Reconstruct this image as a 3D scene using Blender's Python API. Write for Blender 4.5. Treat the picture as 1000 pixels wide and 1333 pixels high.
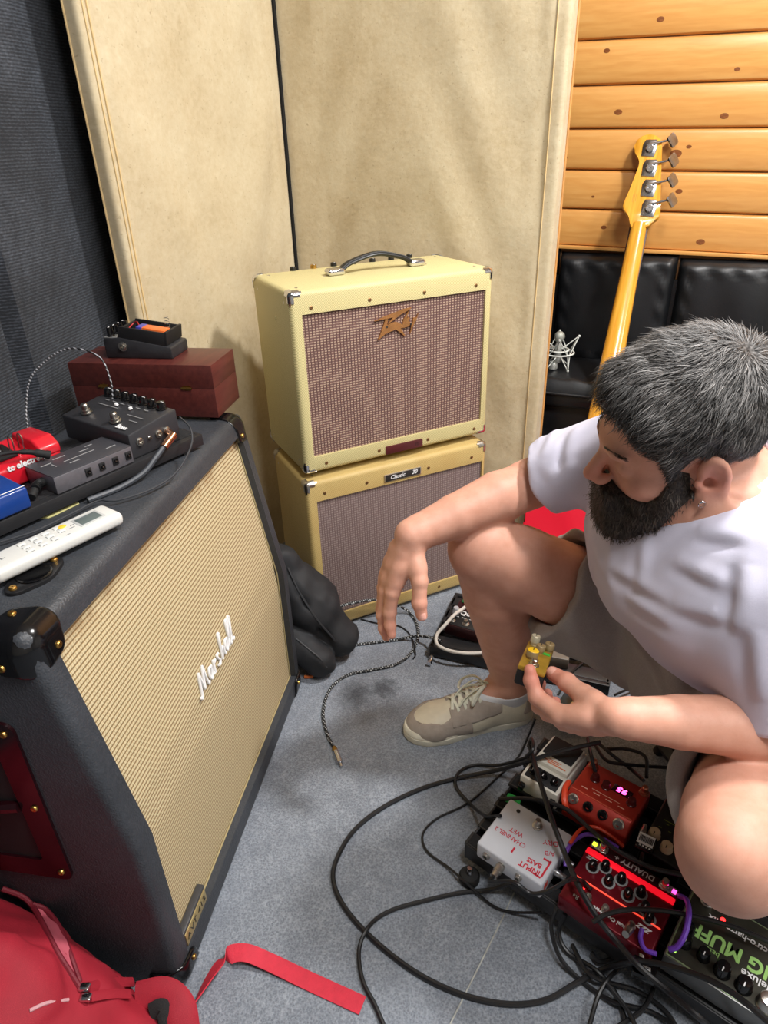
import bpy, bmesh, math, random
import numpy as np
from mathutils import Vector, Matrix, Euler

for _o in list(bpy.data.objects):
    bpy.data.objects.remove(_o, do_unlink=True)
scene = bpy.context.scene
COL = scene.collection
PI = math.pi
random.seed(7)
RNG = np.random.default_rng(7)

# ------------------------------------------------------------------ camera, light, exposure
FPX, PITCH, ROLL, CAMH = 878.86, 0.5051, -0.0331, 1.1266      # focal length in pixels of a 1000 x 1333 frame
_F = Vector((0, math.cos(PITCH), -math.sin(PITCH)))
_U0 = Vector((0, math.sin(PITCH), math.cos(PITCH)))
_R0 = Vector((1, 0, 0))
_R = _R0 * math.cos(ROLL) + _U0 * math.sin(ROLL)
_U = -_R0 * math.sin(ROLL) + _U0 * math.cos(ROLL)
_C = Vector((0, 0, CAMH))
cam_data = bpy.data.cameras.new('camera')
cam_data.sensor_fit = 'HORIZONTAL'
cam_data.sensor_width = 36.0
cam_data.lens = 36.0 * FPX / 1000.0
cam_data.clip_start = 0.02
cam = bpy.data.objects.new('camera', cam_data)
COL.objects.link(cam)
cam.matrix_world = Matrix(((_R.x, _U.x, -_F.x, 0), (_R.y, _U.y, -_F.y, 0), (_R.z, _U.z, -_F.z, CAMH), (0, 0, 0, 1)))
scene.camera = cam

world = bpy.data.worlds.new('world')
scene.world = world
world.use_nodes = True
world.node_tree.nodes['Background'].inputs[0].default_value = (0.75, 0.8, 0.9, 1)
world.node_tree.nodes['Background'].inputs[1].default_value = 0.15

def area_light(name, loc, target, size, power, color=(1, 1, 1)):
    d = bpy.data.lights.new(name, 'AREA')
    d.shape = 'DISK'
    d.size = size
    d.energy = power
    d.color = color
    o = bpy.data.objects.new(name, d)
    COL.objects.link(o)
    o.location = loc
    o.rotation_euler = (Vector(target) - Vector(loc)).to_track_quat('-Z', 'Y').to_euler()
    return o
area_light('overhead_light', (1.05, 1.00, 2.34), (0.4, 1.0, 0), 0.18, 32, (1.0, 0.98, 0.96))
area_light('overhead_light', (0.40, 0.10, 2.34), (0.2, 0.9, 0), 0.40, 17, (1.0, 0.99, 0.98))  # fill added above the camera side, out of view
area_light('overhead_light', (1.6, -0.3, 2.34), (0.6, 0.9, 0), 0.8, 26, (1.0, 0.99, 0.98))  # large soft fill, added to lift the shadows; no fixture behind it

scene.view_settings.view_transform = 'Standard'
scene.view_settings.look = 'None'
scene.view_settings.gamma = 1.0
scene.view_settings.use_curve_mapping = False
scene.view_settings.exposure = 0.55

# pixel helpers: a pixel gives a direction, the distance comes from what it touches
def ray(x, y): return _F + _R * ((x - 500) / FPX) + _U * ((666.5 - y) / FPX)
def atz(x, y, z):
    d = ray(x, y); return _C + d * ((z - CAMH) / d.z)
def att(x, y, t): return _C + ray(x, y) * t
def atplane(x, y, P0, n):
    d = ray(x, y); n = Vector(n); return _C + d * ((Vector(P0) - _C).dot(n) / d.dot(n))

# ------------------------------------------------------------------ materials
def srgb(r, g, b):
    def l(c):
        c /= 255.0
        return c / 12.92 if c <= 0.04045 else ((c + 0.055) / 1.055) ** 2.4
    return (l(r), l(g), l(b), 1.0)

class NT:
    """small node-tree writer"""
    def __init__(s, name):
        s.m = bpy.data.materials.new(name); s.m.use_nodes = True
        s.t = s.m.node_tree; s.t.nodes.clear()
        s.out = s.t.nodes.new('ShaderNodeOutputMaterial')
        s.b = s.t.nodes.new('ShaderNodeBsdfPrincipled')
        s.t.links.new(s.b.outputs[0], s.out.inputs[0])
        s._tc = None
    def set(s, sock, v):
        if hasattr(v, 'links') or isinstance(v, bpy.types.NodeSocket): s.t.links.new(v, sock)
        else: sock.default_value = v
    def P(s, **k):
        for a, v in k.items(): s.set(s.b.inputs[a.replace('_', ' ')], v)
        return s
    def tc(s, which='Object'):
        if s._tc is None: s._tc = s.t.nodes.new('ShaderNodeTexCoord')
        return s._tc.outputs[which]
    def attr(s, name, out='Fac'):
        n = s.t.nodes.new('ShaderNodeAttribute'); n.attribute_name = name; return n.outputs[out]
    def m_(s, op, a, b=0.0, c=0.0):
        n = s.t.nodes.new('ShaderNodeMath'); n.operation = op
        s.set(n.inputs[0], a); s.set(n.inputs[1], b); s.set(n.inputs[2], c)
        return n.outputs[0]
    def add(s, a, b): return s.m_('ADD', a, b)
    def mul(s, a, b): return s.m_('MULTIPLY', a, b)
    def xyz(s, vec=None):
        n = s.t.nodes.new('ShaderNodeSeparateXYZ'); s.set(n.inputs[0], vec or s.tc()); return n.outputs
    def scaled(s, sc, vec=None):
        n = s.t.nodes.new('ShaderNodeMapping'); s.set(n.inputs[0], vec or s.tc()); n.inputs['Scale'].default_value = sc; return n.outputs[0]
    def noise(s, scale, detail=3, vec=None, rough=0.55):
        n = s.t.nodes.new('ShaderNodeTexNoise'); s.set(n.inputs['Vector'], vec or s.tc())
        n.inputs['Scale'].default_value = scale; n.inputs['Detail'].default_value = detail; n.inputs['Roughness'].default_value = rough
        return n.outputs[0]
    def voro(s, scale, vec=None, feat='F1'):
        n = s.t.nodes.new('ShaderNodeTexVoronoi'); s.set(n.inputs['Vector'], vec or s.tc()); n.feature = feat
        n.inputs['Scale'].default_value = scale; return n.outputs[0]
    def ramp(s, fac, stops):
        n = s.t.nodes.new('ShaderNodeValToRGB'); s.set(n.inputs[0], fac)
        e = n.color_ramp.elements
        while len(e) < len(stops): e.new(0.5)
        for i, (p, c) in enumerate(stops): e[i].position = p; e[i].color = c
        return n.outputs[0]
    def mix(s, fac, a, b, mode='MIX'):
        n = s.t.nodes.new('ShaderNodeMix'); n.data_type = 'RGBA'; n.blend_type = mode
        s.set(n.inputs[0], fac); s.set(n.inputs[6], a); s.set(n.inputs[7], b); return n.outputs[2]
    def sstep(s, v, a, b):
        n = s.t.nodes.new('ShaderNodeMapRange'); n.interpolation_type = 'SMOOTHSTEP'
        s.set(n.inputs[0], v); n.inputs[1].default_value = a; n.inputs[2].default_value = b; return n.outputs[0]
    def bump(s, h, strength=0.3, dist=0.002):
        n = s.t.nodes.new('ShaderNodeBump'); n.inputs['Strength'].default_value = strength; n.inputs['Distance'].default_value = dist
        s.set(n.inputs['Height'], h); s.t.links.new(n.outputs[0], s.b.inputs['Normal']); return s

MATS = {}
def mat(name, base, rough=0.5, metal=0.0, var=0.0, vs=15.0, bump=0.0, bs=250.0, spec=0.5, emit=None, es=0.0, coat=0.0, trans=0.0, sheen=0.0):
    if name in MATS: return MATS[name]
    n = NT(name)
    base = srgb(*base)
    if var:
        lo = tuple(c * (1 - var) for c in base[:3]) + (1,); hi = tuple(min(1, c * (1 + var)) for c in base[:3]) + (1,)
        col = n.ramp(n.noise(vs, 4), [(0.3, lo), (0.7, hi)])
    else: col = base
    n.P(Base_Color=col, Roughness=rough, Metallic=metal, Specular_IOR_Level=spec, Coat_Weight=coat, Transmission_Weight=trans, Sheen_Weight=sheen)
    if emit: n.P(Emission_Color=srgb(*emit), Emission_Strength=es)
    if bump: n.bump(n.noise(bs, 3), bump, 0.001)
    MATS[name] = n.m
    return n.m

def reg(n):
    MATS[n.m.name] = n.m; return n.m

# ------------------------------------------------------------------ geometry helpers
def catmull(pts, n=8, closed=False):
    pts = [Vector(p) for p in pts]
    if len(pts) < 3:
        return pts
    out = []
    N = len(pts)
    rng = range(N) if closed else range(N - 1)
    for i in rng:
        p0 = pts[(i - 1) % N] if closed or i > 0 else pts[0] * 2 - pts[1]
        p1 = pts[i]; p2 = pts[(i + 1) % N]
        p3 = pts[(i + 2) % N] if closed or i + 2 < N else pts[-1] * 2 - pts[-2]
        for k in range(n):
            t = k / n
            out.append(0.5 * ((2 * p1) + (p2 - p0) * t + (2 * p0 - 5 * p1 + 4 * p2 - p3) * t * t + (3 * p1 - p0 - 3 * p2 + p3) * t ** 3))
    if not closed: out.append(pts[-1])
    return out

class G:
    def __init__(s): s.v = []; s.f = []
    def add(s, v, f, M=None):
        o = len(s.v)
        for p in v: s.v.append(tuple(M @ Vector(p)) if M is not None else tuple(p))
        for q in f: s.f.append([i + o for i in q])
        return s
    def bm(s, b, M=None):
        b.verts.index_update()
        s.add([v.co for v in b.verts], [[v.index for v in f.verts] for f in b.faces], M); b.free(); return s
    def box(s, c, d, bev=0.0, seg=2, M=None, rot=None):
        b = bmesh.new(); bmesh.ops.create_cube(b, size=1.0)
        for v in b.verts: v.co = Vector((v.co.x * d[0], v.co.y * d[1], v.co.z * d[2]))
        if bev: bmesh.ops.bevel(b, geom=b.edges[:], offset=min(bev, min(d) * 0.49), segments=seg, affect='EDGES', profile=0.5)
        T = Matrix.Translation(c)
        if rot is not None: T = T @ Euler(rot).to_matrix().to_4x4()
        return s.bm(b, (M @ T) if M is not None else T)
    def cyl(s, p0, p1, r0, r1=None, n=16, caps=True, M=None):
        r1 = r0 if r1 is None else r1
        p0 = Vector(p0); p1 = Vector(p1); ax = (p1 - p0).normalized()
        q = ax.to_track_quat('Z', 'Y').to_matrix(); a = q @ Vector((1, 0, 0)); b = q @ Vector((0, 1, 0))
        v = []; f = []
        for p, r in ((p0, r0), (p1, r1)):
            for i in range(n):
                t = 2 * PI * i / n; v.append(p + a * (math.cos(t) * r) + b * (math.sin(t) * r))
        for i in range(n): f.append([i, (i + 1) % n, n + (i + 1) % n, n + i])
        if caps: f.append(list(range(n))[::-1]); f.append(list(range(n, 2 * n)))
        return s.add(v, f, M)
    def lathe(s, prof, n=24, M=None, o=(0, 0, 0)):
        v = []; f = []; m = len(prof)
        for r, z in prof:
            for i in range(n):
                t = 2 * PI * i / n; v.append((o[0] + r * math.cos(t), o[1] + r * math.sin(t), o[2] + z))
        for k in range(m - 1):
            for i in range(n): f.append([k * n + i, k * n + (i + 1) % n, (k + 1) * n + (i + 1) % n, (k + 1) * n + i])
        if prof[0][0] > 1e-6: f.append(list(range(n))[::-1])
        if prof[-1][0] > 1e-6: f.append([(m - 1) * n + i for i in range(n)])
        return s.add(v, f, M)
    def tube(s, pts, r, n=8, sub=6, closed=False, M=None, flat=1.0, up=None):
        P = catmull(pts, sub, closed) if sub else [Vector(p) for p in pts]
        N = len(P); v = []; f = []
        T = [(P[(i + 1) % N] - P[i - 1]).normalized() if closed else (P[min(i + 1, N - 1)] - P[max(i - 1, 0)]).normalized() for i in range(N)]
        nrm = T[0].orthogonal().normalized() if up is None else Vector(up)
        for i in range(N):
            if up is not None: nrm = Vector(up)
            nrm = (nrm - T[i] * nrm.dot(T[i])).normalized()
            bn = T[i].cross(nrm)
            rr = r[min(int(i / max(1, N - 1) * (len(r) - 1) + 0.5), len(r) - 1)] if isinstance(r, (list, tuple)) else r
            for k in range(n):
                t = 2 * PI * (k + 0.5) / n
                v.append(P[i] + nrm * (math.cos(t) * rr * flat) + bn * (math.sin(t) * rr))
        for i in range(N if closed else N - 1):
            j = (i + 1) % N
            for k in range(n): f.append([i * n + k, i * n + (k + 1) % n, j * n + (k + 1) % n, j * n + k])
        if not closed: f.append(list(range(n))[::-1]); f.append([(N - 1) * n + k for k in range(n)])
        return s.add(v, f, M)
    def prism(s, poly, z0, z1, M=None, bev=0.0):
        n = len(poly)
        b = bmesh.new()
        lo = [b.verts.new((p[0], p[1], z0)) for p in poly]; hi = [b.verts.new((p[0], p[1], z1)) for p in poly]
        b.faces.new(lo[::-1]); top = b.faces.new(hi)
        for i in range(n): b.faces.new((lo[i], lo[(i + 1) % n], hi[(i + 1) % n], hi[i]))
        if bev: bmesh.ops.bevel(b, geom=list(top.edges), offset=bev, segments=2, affect='EDGES', profile=0.5)
        return s.bm(b, M)
    def grid(s, fn, nu, nv, M=None):
        v = [fn(i / nu, j / nv) for j in range(nv + 1) for i in range(nu + 1)]
        f = [[j * (nu + 1) + i, j * (nu + 1) + i + 1, (j + 1) * (nu + 1) + i + 1, (j + 1) * (nu + 1) + i] for j in range(nv) for i in range(nu)]
        return s.add(v, f, M)
    def mesh(s, name, ang=40):
        me = bpy.data.meshes.new(name); me.from_pydata(s.v, [], s.f); me.validate(); me.update()
        if ang:
            me.polygons.foreach_set('use_smooth', [True] * len(me.polygons))
            me.set_sharp_from_angle(angle=math.radians(ang))
        return me
    def obj(s, name, material, parent=None, M=None, ang=40, label=None):
        return link(name, s.mesh(name, ang), material, parent, M, label)

def link(name, me, material, parent=None, M=None, label=None):
    o = bpy.data.objects.new(name, me)
    if material is not None and len(me.materials) == 0: me.materials.append(material)
    COL.objects.link(o)
    if material is not None and me.materials[0] != material:
        o.material_slots[0].link = 'OBJECT'; o.material_slots[0].material = material
    if parent is not None: o.parent = parent
    if M is not None: o.matrix_local = M
    if label: o['label'] = label
    return o
def share(src, name=None, parent=None, M=None):
    o = src.copy(); COL.objects.link(o)
    o.parent = parent if parent is not None else src.parent
    if M is not None: o.matrix_local = M
    return o
def thing(name, label, cat, loc=(0, 0, 0), rz=0.0, group=None, M=None):
    o = bpy.data.objects.new(name, None); COL.objects.link(o)
    o.empty_display_size = 0.05
    if M is not None: o.matrix_world = M
    else: o.location = loc; o.rotation_euler = (0, 0, rz)
    return tag(o, label, cat, group)
def tag(o, label, cat, group=None):
    o['label'] = label; o['category'] = cat
    if group: o['group'] = group
    return o
def struct(o): o['kind'] = 'structure'; return o
def L(loc, rot=(0, 0, 0), sc=1.0):
    return Matrix.Translation(loc) @ Euler(rot).to_matrix().to_4x4() @ Matrix.Scale(sc, 4)
def frame(o, x, y):
    """matrix with origin o, x axis x, z axis x cross y"""
    x = Vector(x).normalized(); z = x.cross(Vector(y)).normalized(); y = z.cross(x)
    return Matrix(((x.x, y.x, z.x, o[0]), (x.y, y.y, z.y, o[1]), (x.z, y.z, z.z, o[2]), (0, 0, 0, 1)))
def text_mesh(txt, size, depth=0.0004, shear=0.0, align='CENTER', bold=0.0, space=1.0):
    cu = bpy.data.curves.new('lettering', 'FONT'); cu.body = txt; cu.size = size; cu.extrude = depth; cu.shear = shear
    cu.align_x = align; cu.align_y = 'CENTER'; cu.offset = bold; cu.space_character = space; cu.resolution_u = 3
    o = bpy.data.objects.new('lettering', cu); COL.objects.link(o)
    me = bpy.data.meshes.new_from_object(o.evaluated_get(bpy.context.evaluated_depsgraph_get()))
    bpy.data.objects.remove(o); bpy.data.curves.remove(cu)
    return me
def lettering(txt, size, material, parent, M, name='lettering', **k):
    me = text_mesh(txt, size, **k); me.materials.clear()
    return link(name, me, material, parent, M)

# ------------------------------------------------------------------ implicit surfaces (numpy) for soft and organic shapes
def smin(a, b, k):
    if k <= 0: return np.minimum(a, b)
    h = np.maximum(k - np.abs(a - b), 0) / k
    return np.minimum(a, b) - h * h * k * 0.25
def smax(a, b, k): return -smin(-a, -b, k)
def A3(p): return np.array(p, dtype=np.float32)
def rcone(p, a, b, r1, r2):
    a = A3(a); ba = A3(b) - a; pa = p - a
    t = np.clip((pa @ ba) / max(float(ba @ ba), 1e-9), 0, 1)
    q = pa - t[:, None] * ba
    return np.sqrt((q * q).sum(1)) - (r1 + (r2 - r1) * t)
def ellip(p, c, r, R=None):
    q = p - A3(c)
    if R is not None: q = q @ np.array(R, dtype=np.float32)      # columns of R are the axes
    r = A3(r); u = q / r; k0 = np.sqrt((u * u).sum(1)); w = u / r
    return k0 * (k0 - 1) / np.maximum(np.sqrt((w * w).sum(1)), 1e-6)
def rbox(p, c, h, r, R=None):
    q = p - A3(c)
    if R is not None: q = q @ np.array(R, dtype=np.float32)
    q = np.abs(q) - (A3(h) - r)
    return np.sqrt((np.maximum(q, 0) ** 2).sum(1)) + np.minimum(q.max(1), 0) - r
def plane_d(p, o, n):
    n = A3(n); n = n / np.linalg.norm(n); return (p - A3(o)) @ n
def polycone(p, pts, rs, k=0.02):
    d = None
    for i in range(len(pts) - 1):
        e = rcone(p, pts[i], pts[i + 1], rs[i], rs[i + 1])
        d = e if d is None else smin(d, e, k)
    return d
def feval(f, p, ch=400000):
    return np.concatenate([f(p[i:i + ch]) for i in range(0, len(p), ch)])
def sdf_mesh(f, lo, hi, h, slack=1.6, newton=2):
    lo = np.array(lo, np.float32); hi = np.array(hi, np.float32); B = 8
    n = np.ceil((hi - lo) / (h * B)).astype(int)
    bi = np.stack(np.meshgrid(*[np.arange(k) for k in n], indexing='ij'), -1).reshape(-1, 3)
    d = feval(f, (lo + (bi + 0.5) * (h * B)).astype(np.float32))
    bi = bi[np.abs(d) < h * B * 0.87 * slack + 2 * h]
    off = np.stack(np.meshgrid(*[np.arange(B + 1)] * 3, indexing='ij'), -1).reshape(-1, 3)
    gi = (bi[:, None, :] * B + off[None]).reshape(-1, 3)
    V = feval(f, (lo + gi * h).astype(np.float32)).reshape(-1, B + 1, B + 1, B + 1)
    S = V < 0
    cnt = sum(S[:, a:a + B, b:b + B, c:c + B].astype(np.int8) for a in (0, 1) for b in (0, 1) for c in (0, 1))
    cb, ci, cj, ck = np.nonzero((cnt > 0) & (cnt < 8))
    N = n * B + 2
    def cid(g): return ((g[:, 0] + 1) * (N[1] + 1) + g[:, 1] + 1) * (N[2] + 1) + g[:, 2] + 1
    cell = bi[cb] * B + np.stack([ci, cj, ck], 1)
    pos = np.zeros((len(cb), 3)); wt = np.zeros(len(cb))
    for ax in range(3):
        o1, o2 = [a for a in range(3) if a != ax]
        for u in (0, 1):
            for w in (0, 1):
                e0 = [0, 0, 0]; e0[o1] = u; e0[o2] = w; e1 = list(e0); e1[ax] = 1
                va = V[cb, ci + e0[0], cj + e0[1], ck + e0[2]]; vb = V[cb, ci + e1[0], cj + e1[1], ck + e1[2]]
                m = (va < 0) != (vb < 0)
                t = np.where(m, va / np.where(m, va - vb, 1), 0)
                q = np.tile(np.array(e0, float), (len(cb), 1)); q[:, ax] += t
                pos += q * m[:, None]; wt += m
    pos = lo + (cell + pos / wt[:, None]) * h
    ids = cid(cell); order = np.argsort(ids); sid = ids[order]; pos = pos[order]
    faces = []
    for ax in range(3):
        o1, o2 = [(1, 2), (2, 0), (0, 1)][ax]
        sl0 = [slice(0, B)] * 3; sl1 = [slice(0, B)] * 3; sl1[ax] = slice(1, B + 1)
        a = S[(slice(None),) + tuple(sl0)]; b = S[(slice(None),) + tuple(sl1)]
        eb, ei, ej, ek = np.nonzero(a != b)
        g = bi[eb] * B + np.stack([ei, ej, ek], 1)
        neg = a[eb, ei, ej, ek]
        quad = []
        for (du, dw) in ((0, 0), (1, 0), (1, 1), (0, 1)):
            c = g.copy(); c[:, o1] -= du; c[:, o2] -= dw
            k = cid(c); j = np.searchsorted(sid, k); j = np.clip(j, 0, len(sid) - 1)
            quad.append(np.where(sid[j] == k, j, -1))
        Q = np.stack(quad, 1); ok = (Q >= 0).all(1)
        Q = Q[ok]; ng = neg[ok]
        Q[~ng] = Q[~ng][:, ::-1]
        faces.append(Q)
    Fc = np.concatenate(faces)
    p = pos.astype(np.float32)
    e = h * 0.35
    for _ in range(newton):
        d0 = feval(f, p)
        g = np.stack([feval(f, p + A3([e if i == a else 0 for i in range(3)])) - feval(f, p - A3([e if i == a else 0 for i in range(3)])) for a in range(3)], 1) / (2 * e)
        gl = np.maximum((g * g).sum(1), 0.15)
        st = g * (d0 / gl)[:, None]
        ln = np.sqrt((st * st).sum(1)); st *= np.minimum(1, 0.7 * h / np.maximum(ln, 1e-9))[:, None]
        p = p - st
    return p, Fc
def np_mesh(name, p, F, smooth=True):
    me = bpy.data.meshes.new(name)
    me.vertices.add(len(p)); me.vertices.foreach_set('co', np.asarray(p, np.float32).ravel())
    k = F.shape[1]
    me.loops.add(F.size); me.loops.foreach_set('vertex_index', F.astype(np.int32).ravel())
    me.polygons.add(len(F)); me.polygons.foreach_set('loop_start', np.arange(0, F.size, k, dtype=np.int32))
    me.update(calc_edges=True); me.validate()
    if smooth: me.polygons.foreach_set('use_smooth', [True] * len(me.polygons))
    return me
def sdf_obj(name, f, lo, hi, h, material, parent=None, **k):
    p, F = sdf_mesh(f, lo, hi, h, **k)
    return link(name, np_mesh(name, p, F), material, parent)
def vnoise(p, s, seed=0.0):
    """cheap smooth pseudo-noise, -1..1"""
    x, y, z = p[:, 0] * s + seed, p[:, 1] * s + seed * 1.7, p[:, 2] * s - seed
    return (np.sin(x + 1.3 * np.sin(y * 0.9 + 0.5)) * np.cos(y * 1.1 + 0.7 * np.sin(z * 1.2)) + np.sin(z * 0.95 + 1.1 * np.sin(x * 1.15 + 2))) * 0.5

# ------------------------------------------------------------------ shared materials
black_plastic = mat('black_plastic', (22, 22, 24), 0.35, var=0.2, bump=0.05)
matte_black = mat('matte_black', (18, 18, 20), 0.6, var=0.25, bump=0.1)
gloss_black = mat('gloss_black', (12, 12, 14), 0.15)
chrome = mat('chrome', (215, 215, 218), 0.12, 1.0)
nickel = mat('nickel', (190, 186, 178), 0.28, 1.0, var=0.1)
brass = mat('brass', (190, 150, 80), 0.3, 1.0, var=0.15, vs=60)
old_brass = mat('old_brass', (150, 115, 75), 0.4, 0.8, var=0.3, vs=120)
rubber = mat('rubber', (14, 14, 15), 0.75, var=0.2)
white_paint = mat('white_paint', (235, 235, 235), 0.4)
ink_white = mat('ink_white', (225, 225, 225), 0.5)
grey_ink = mat('grey_ink', (150, 150, 150), 0.5)
red_ink = mat('red_ink', (200, 25, 45), 0.5)

def carpet_mat():
    n = NT('carpet')
    P = n.tc()
    fib = n.noise(420, 4, rough=0.7); fib2 = n.voro(260)
    cl = n.noise(22, 4); big = n.noise(3.5, 3)
    col = n.ramp(n.add(n.mul(fib, 0.75), n.mul(fib2, 0.35)), [(0.25, srgb(90, 95, 103)), (0.5, srgb(123, 129, 138)), (0.75, srgb(156, 162, 170))])
    col = n.mix(n.mul(n.sstep(cl, 0.35, 0.75), 0.35), col, srgb(92, 97, 106))
    col = n.mix(n.mul(n.sstep(big, 0.4, 0.75), 0.25), col, srgb(150, 158, 170))
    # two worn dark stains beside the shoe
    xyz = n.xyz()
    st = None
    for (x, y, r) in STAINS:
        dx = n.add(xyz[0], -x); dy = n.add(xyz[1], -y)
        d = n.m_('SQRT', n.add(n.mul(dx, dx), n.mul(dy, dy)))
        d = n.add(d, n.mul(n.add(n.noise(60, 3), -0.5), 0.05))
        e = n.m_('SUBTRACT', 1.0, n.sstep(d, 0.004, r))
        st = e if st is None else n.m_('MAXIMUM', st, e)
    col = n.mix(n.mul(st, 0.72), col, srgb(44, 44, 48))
    n.P(Base_Color=col, Roughness=0.95, Specular_IOR_Level=0.15, Sheen_Weight=0.1)
    n.bump(n.add(fib, n.mul(fib2, 0.6)), 0.55, 0.003)
    return reg(n)
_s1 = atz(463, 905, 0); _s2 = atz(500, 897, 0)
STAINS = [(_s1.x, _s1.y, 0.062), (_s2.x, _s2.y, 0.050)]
carpet = carpet_mat()

def fabric_dark():
    n = NT('dark_ribbed_fabric')
    x = n.xyz()
    rib = n.m_('SINE', n.add(n.mul(x[2], 1150), n.mul(n.noise(8, 2), 6)))
    thr = n.noise(1.0, 4, vec=n.scaled((150, 150, 330)), rough=0.7)
    big = n.noise(7, 4)
    f = n.add(n.mul(thr, 0.75), n.mul(rib, 0.10)); f = n.add(f, n.mul(n.add(big, -0.5), 0.5))
    col = n.ramp(f, [(0.25, srgb(36, 38, 42)), (0.5, srgb(66, 70, 77)), (0.72, srgb(104, 109, 118))])
    n.P(Base_Color=col, Roughness=0.95, Specular_IOR_Level=0.1, Sheen_Weight=0.15)
    n.bump(f, 0.5, 0.003)
    return reg(n)
dark_fabric = fabric_dark()

def suede_beige(name, a, b, cdark):
    n = NT(name)
    blot = n.noise(5, 6, rough=0.65); fine = n.noise(1.0, 5, vec=n.scaled((70, 70, 28)), rough=0.7)
    col = n.ramp(n.add(n.mul(blot, 0.6), n.mul(fine, 0.4)), [(0.33, srgb(*cdark)), (0.48, srgb(*a)), (0.66, srgb(*b))])
    pit = n.sstep(n.noise(1.0, 3, vec=n.scaled((130, 130, 60)), rough=0.6), 0.62, 0.75)
    col = n.mix(n.mul(pit, 0.4), col, srgb(122, 98, 66))
    n.P(Base_Color=col, Roughness=0.85, Specular_IOR_Level=0.2, Sheen_Weight=0.1)
    n.bump(n.add(n.noise(9, 4), n.mul(fine, 0.15)), 0.35, 0.012)
    return reg(n)
beige = suede_beige('beige_suede', (192, 176, 144), (203, 190, 160), (178, 160, 126))

def pine():
    n = NT('varnished_pine')
    v = n.scaled((3.0, 20, 42))
    gr = n.noise(1.6, 5, vec=v, rough=0.6)
    xyz = n.xyz()
    oi = n.t.nodes.new('ShaderNodeObjectInfo').outputs['Random']
    wob = n.noise(5, 3, vec=n.scaled((1.2, 1, 6)))
    w = n.m_('SINE', n.add(n.add(n.mul(xyz[2], 260), n.mul(wob, 22)), n.mul(oi, 50)))
    f = n.add(n.add(n.mul(gr, 0.45), 0.13), n.mul(w, 0.035))
    col = n.ramp(f, [(0.2, srgb(204, 140, 70)), (0.42, srgb(220, 162, 90)), (0.62, srgb(230, 182, 116))])
    col = n.mix(n.mul(oi, 0.25), col, srgb(208, 146, 76))
    n.P(Base_Color=col, Roughness=0.32, Specular_IOR_Level=0.5, Coat_Weight=0.15, Coat_Roughness=0.2)
    n.bump(gr, 0.08, 0.001)
    return reg(n)
pine_mat = pine()
knot_mat = mat('pine_knot', (128, 74, 36), 0.35, var=0.35, vs=180)
black_leather = mat('black_leather', (20, 21, 23), 0.42, var=0.2, bump=0.25, bs=160)

# ------------------------------------------------------------------ the room
FL = G().grid(lambda u, v: (-2.2 + 5.2 * u, -2.0 + 5.4 * v, 0), 4, 4).obj('floor', carpet)
struct(FL)
# pale seam where two carpet widths meet
pa = atz(668, 1165, 0); pb = atz(585, 1333, 0); dd = (pb - pa)
carpet_seam = mat('carpet_seam', (165, 165, 158), 0.9, var=0.3, vs=90, bump=0.4)
G().tube([pa - dd * 0.02 + Vector((0, 0, 0.0006)), pa + dd * 0.5 + Vector((0.002, 0, 0.0008)), pb + dd * 1.5], 0.0016, 5, 5, flat=0.5).obj('carpet_seam', carpet_seam, FL)

WL0 = Vector((-0.64, 1.44, 0)); WLd = Vector((0.174, 0.985, 0)).normalized(); WLn = Vector((WLd.y, -WLd.x, 0))
WB0 = Vector((0.75, 2.15, 0)); WBd = Vector((0.91, -0.41, 0)).normalized(); WBn = Vector((-0.41, -0.91, 0)).normalized()
ZC = 2.42
def slab(name, p, q, nrm, z0, z1, th, m, parent=None):
    """wall slab from p to q, its room face on the p-q line"""
    a, b = Vector(p), Vector(q); c = b - nrm * th; d = a - nrm * th
    v = [Vector((w.x, w.y, z)) for z in (z0, z1) for w in (a, b, c, d)]
    f = [[0, 1, 5, 4], [1, 2, 6, 5], [2, 3, 7, 6], [3, 0, 4, 7], [4, 5, 6, 7], [3, 2, 1, 0]]
    return G().add(v, f).obj(name, m, parent, ang=0)
plaster = mat('plaster', (214, 212, 206), 0.9, var=0.05)
wl_a = WL0 - WLd * 3.3; wl_b = WL0 + WLd * 1.45
wall_left = struct(slab('wall_left', wl_a, wl_b, WLn, 0, ZC, 0.08, dark_fabric))
# padded fabric panels hung on the left wall, side by side
seam_t = (atplane(25, 480, WL0 + WLn * 0.02, WLn) - WL0).dot(WLd)
for t0, t1, off in ((seam_t + 0.004, 1.215, 0.024), (seam_t - 1.2, seam_t - 0.004, 0.03), (seam_t - 2.4, seam_t - 1.208, 0.026)):
    def fn(u, v, t0=t0, t1=t1, off=off):
        e = min(u * (t1 - t0), (1 - u) * (t1 - t0)) ; r = 0.02
        k = 1 - max(0, 1 - e / r) ** 2
        w = WL0 + WLd * (t0 + (t1 - t0) * u) + WLn * (0.003 + off * k + 0.004 * math.sin(u * 9 + v * 5) * k)
        return (w.x, w.y, 0.02 + (ZC - 0.04) * v)
    G().grid(fn, 60, 30).obj('fabric_panel', dark_fabric, wall_left)
wb_a = WB0 - WBd * 1.75; wb_b = WB0 + WBd * 2.1
wall_back = struct(slab('wall_back', wb_a, wb_b, WBn, 0, ZC, 0.08, mat('board_backing', (120, 80, 40), 0.7)))
slab_r = struct(slab('wall_right', wb_b, Vector((2.66, -1.9, 0)), Vector((-1, 0, 0)), 0, ZC, 0.08, plaster))
struct(slab('wall_front', Vector((2.66, -1.9, 0)), Vector((-1.23, -1.9, 0)), Vector((0, 1, 0)), 0, ZC, 0.08, plaster))
ceil_m = mat('ceiling_white', (226, 224, 220), 0.9)
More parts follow.
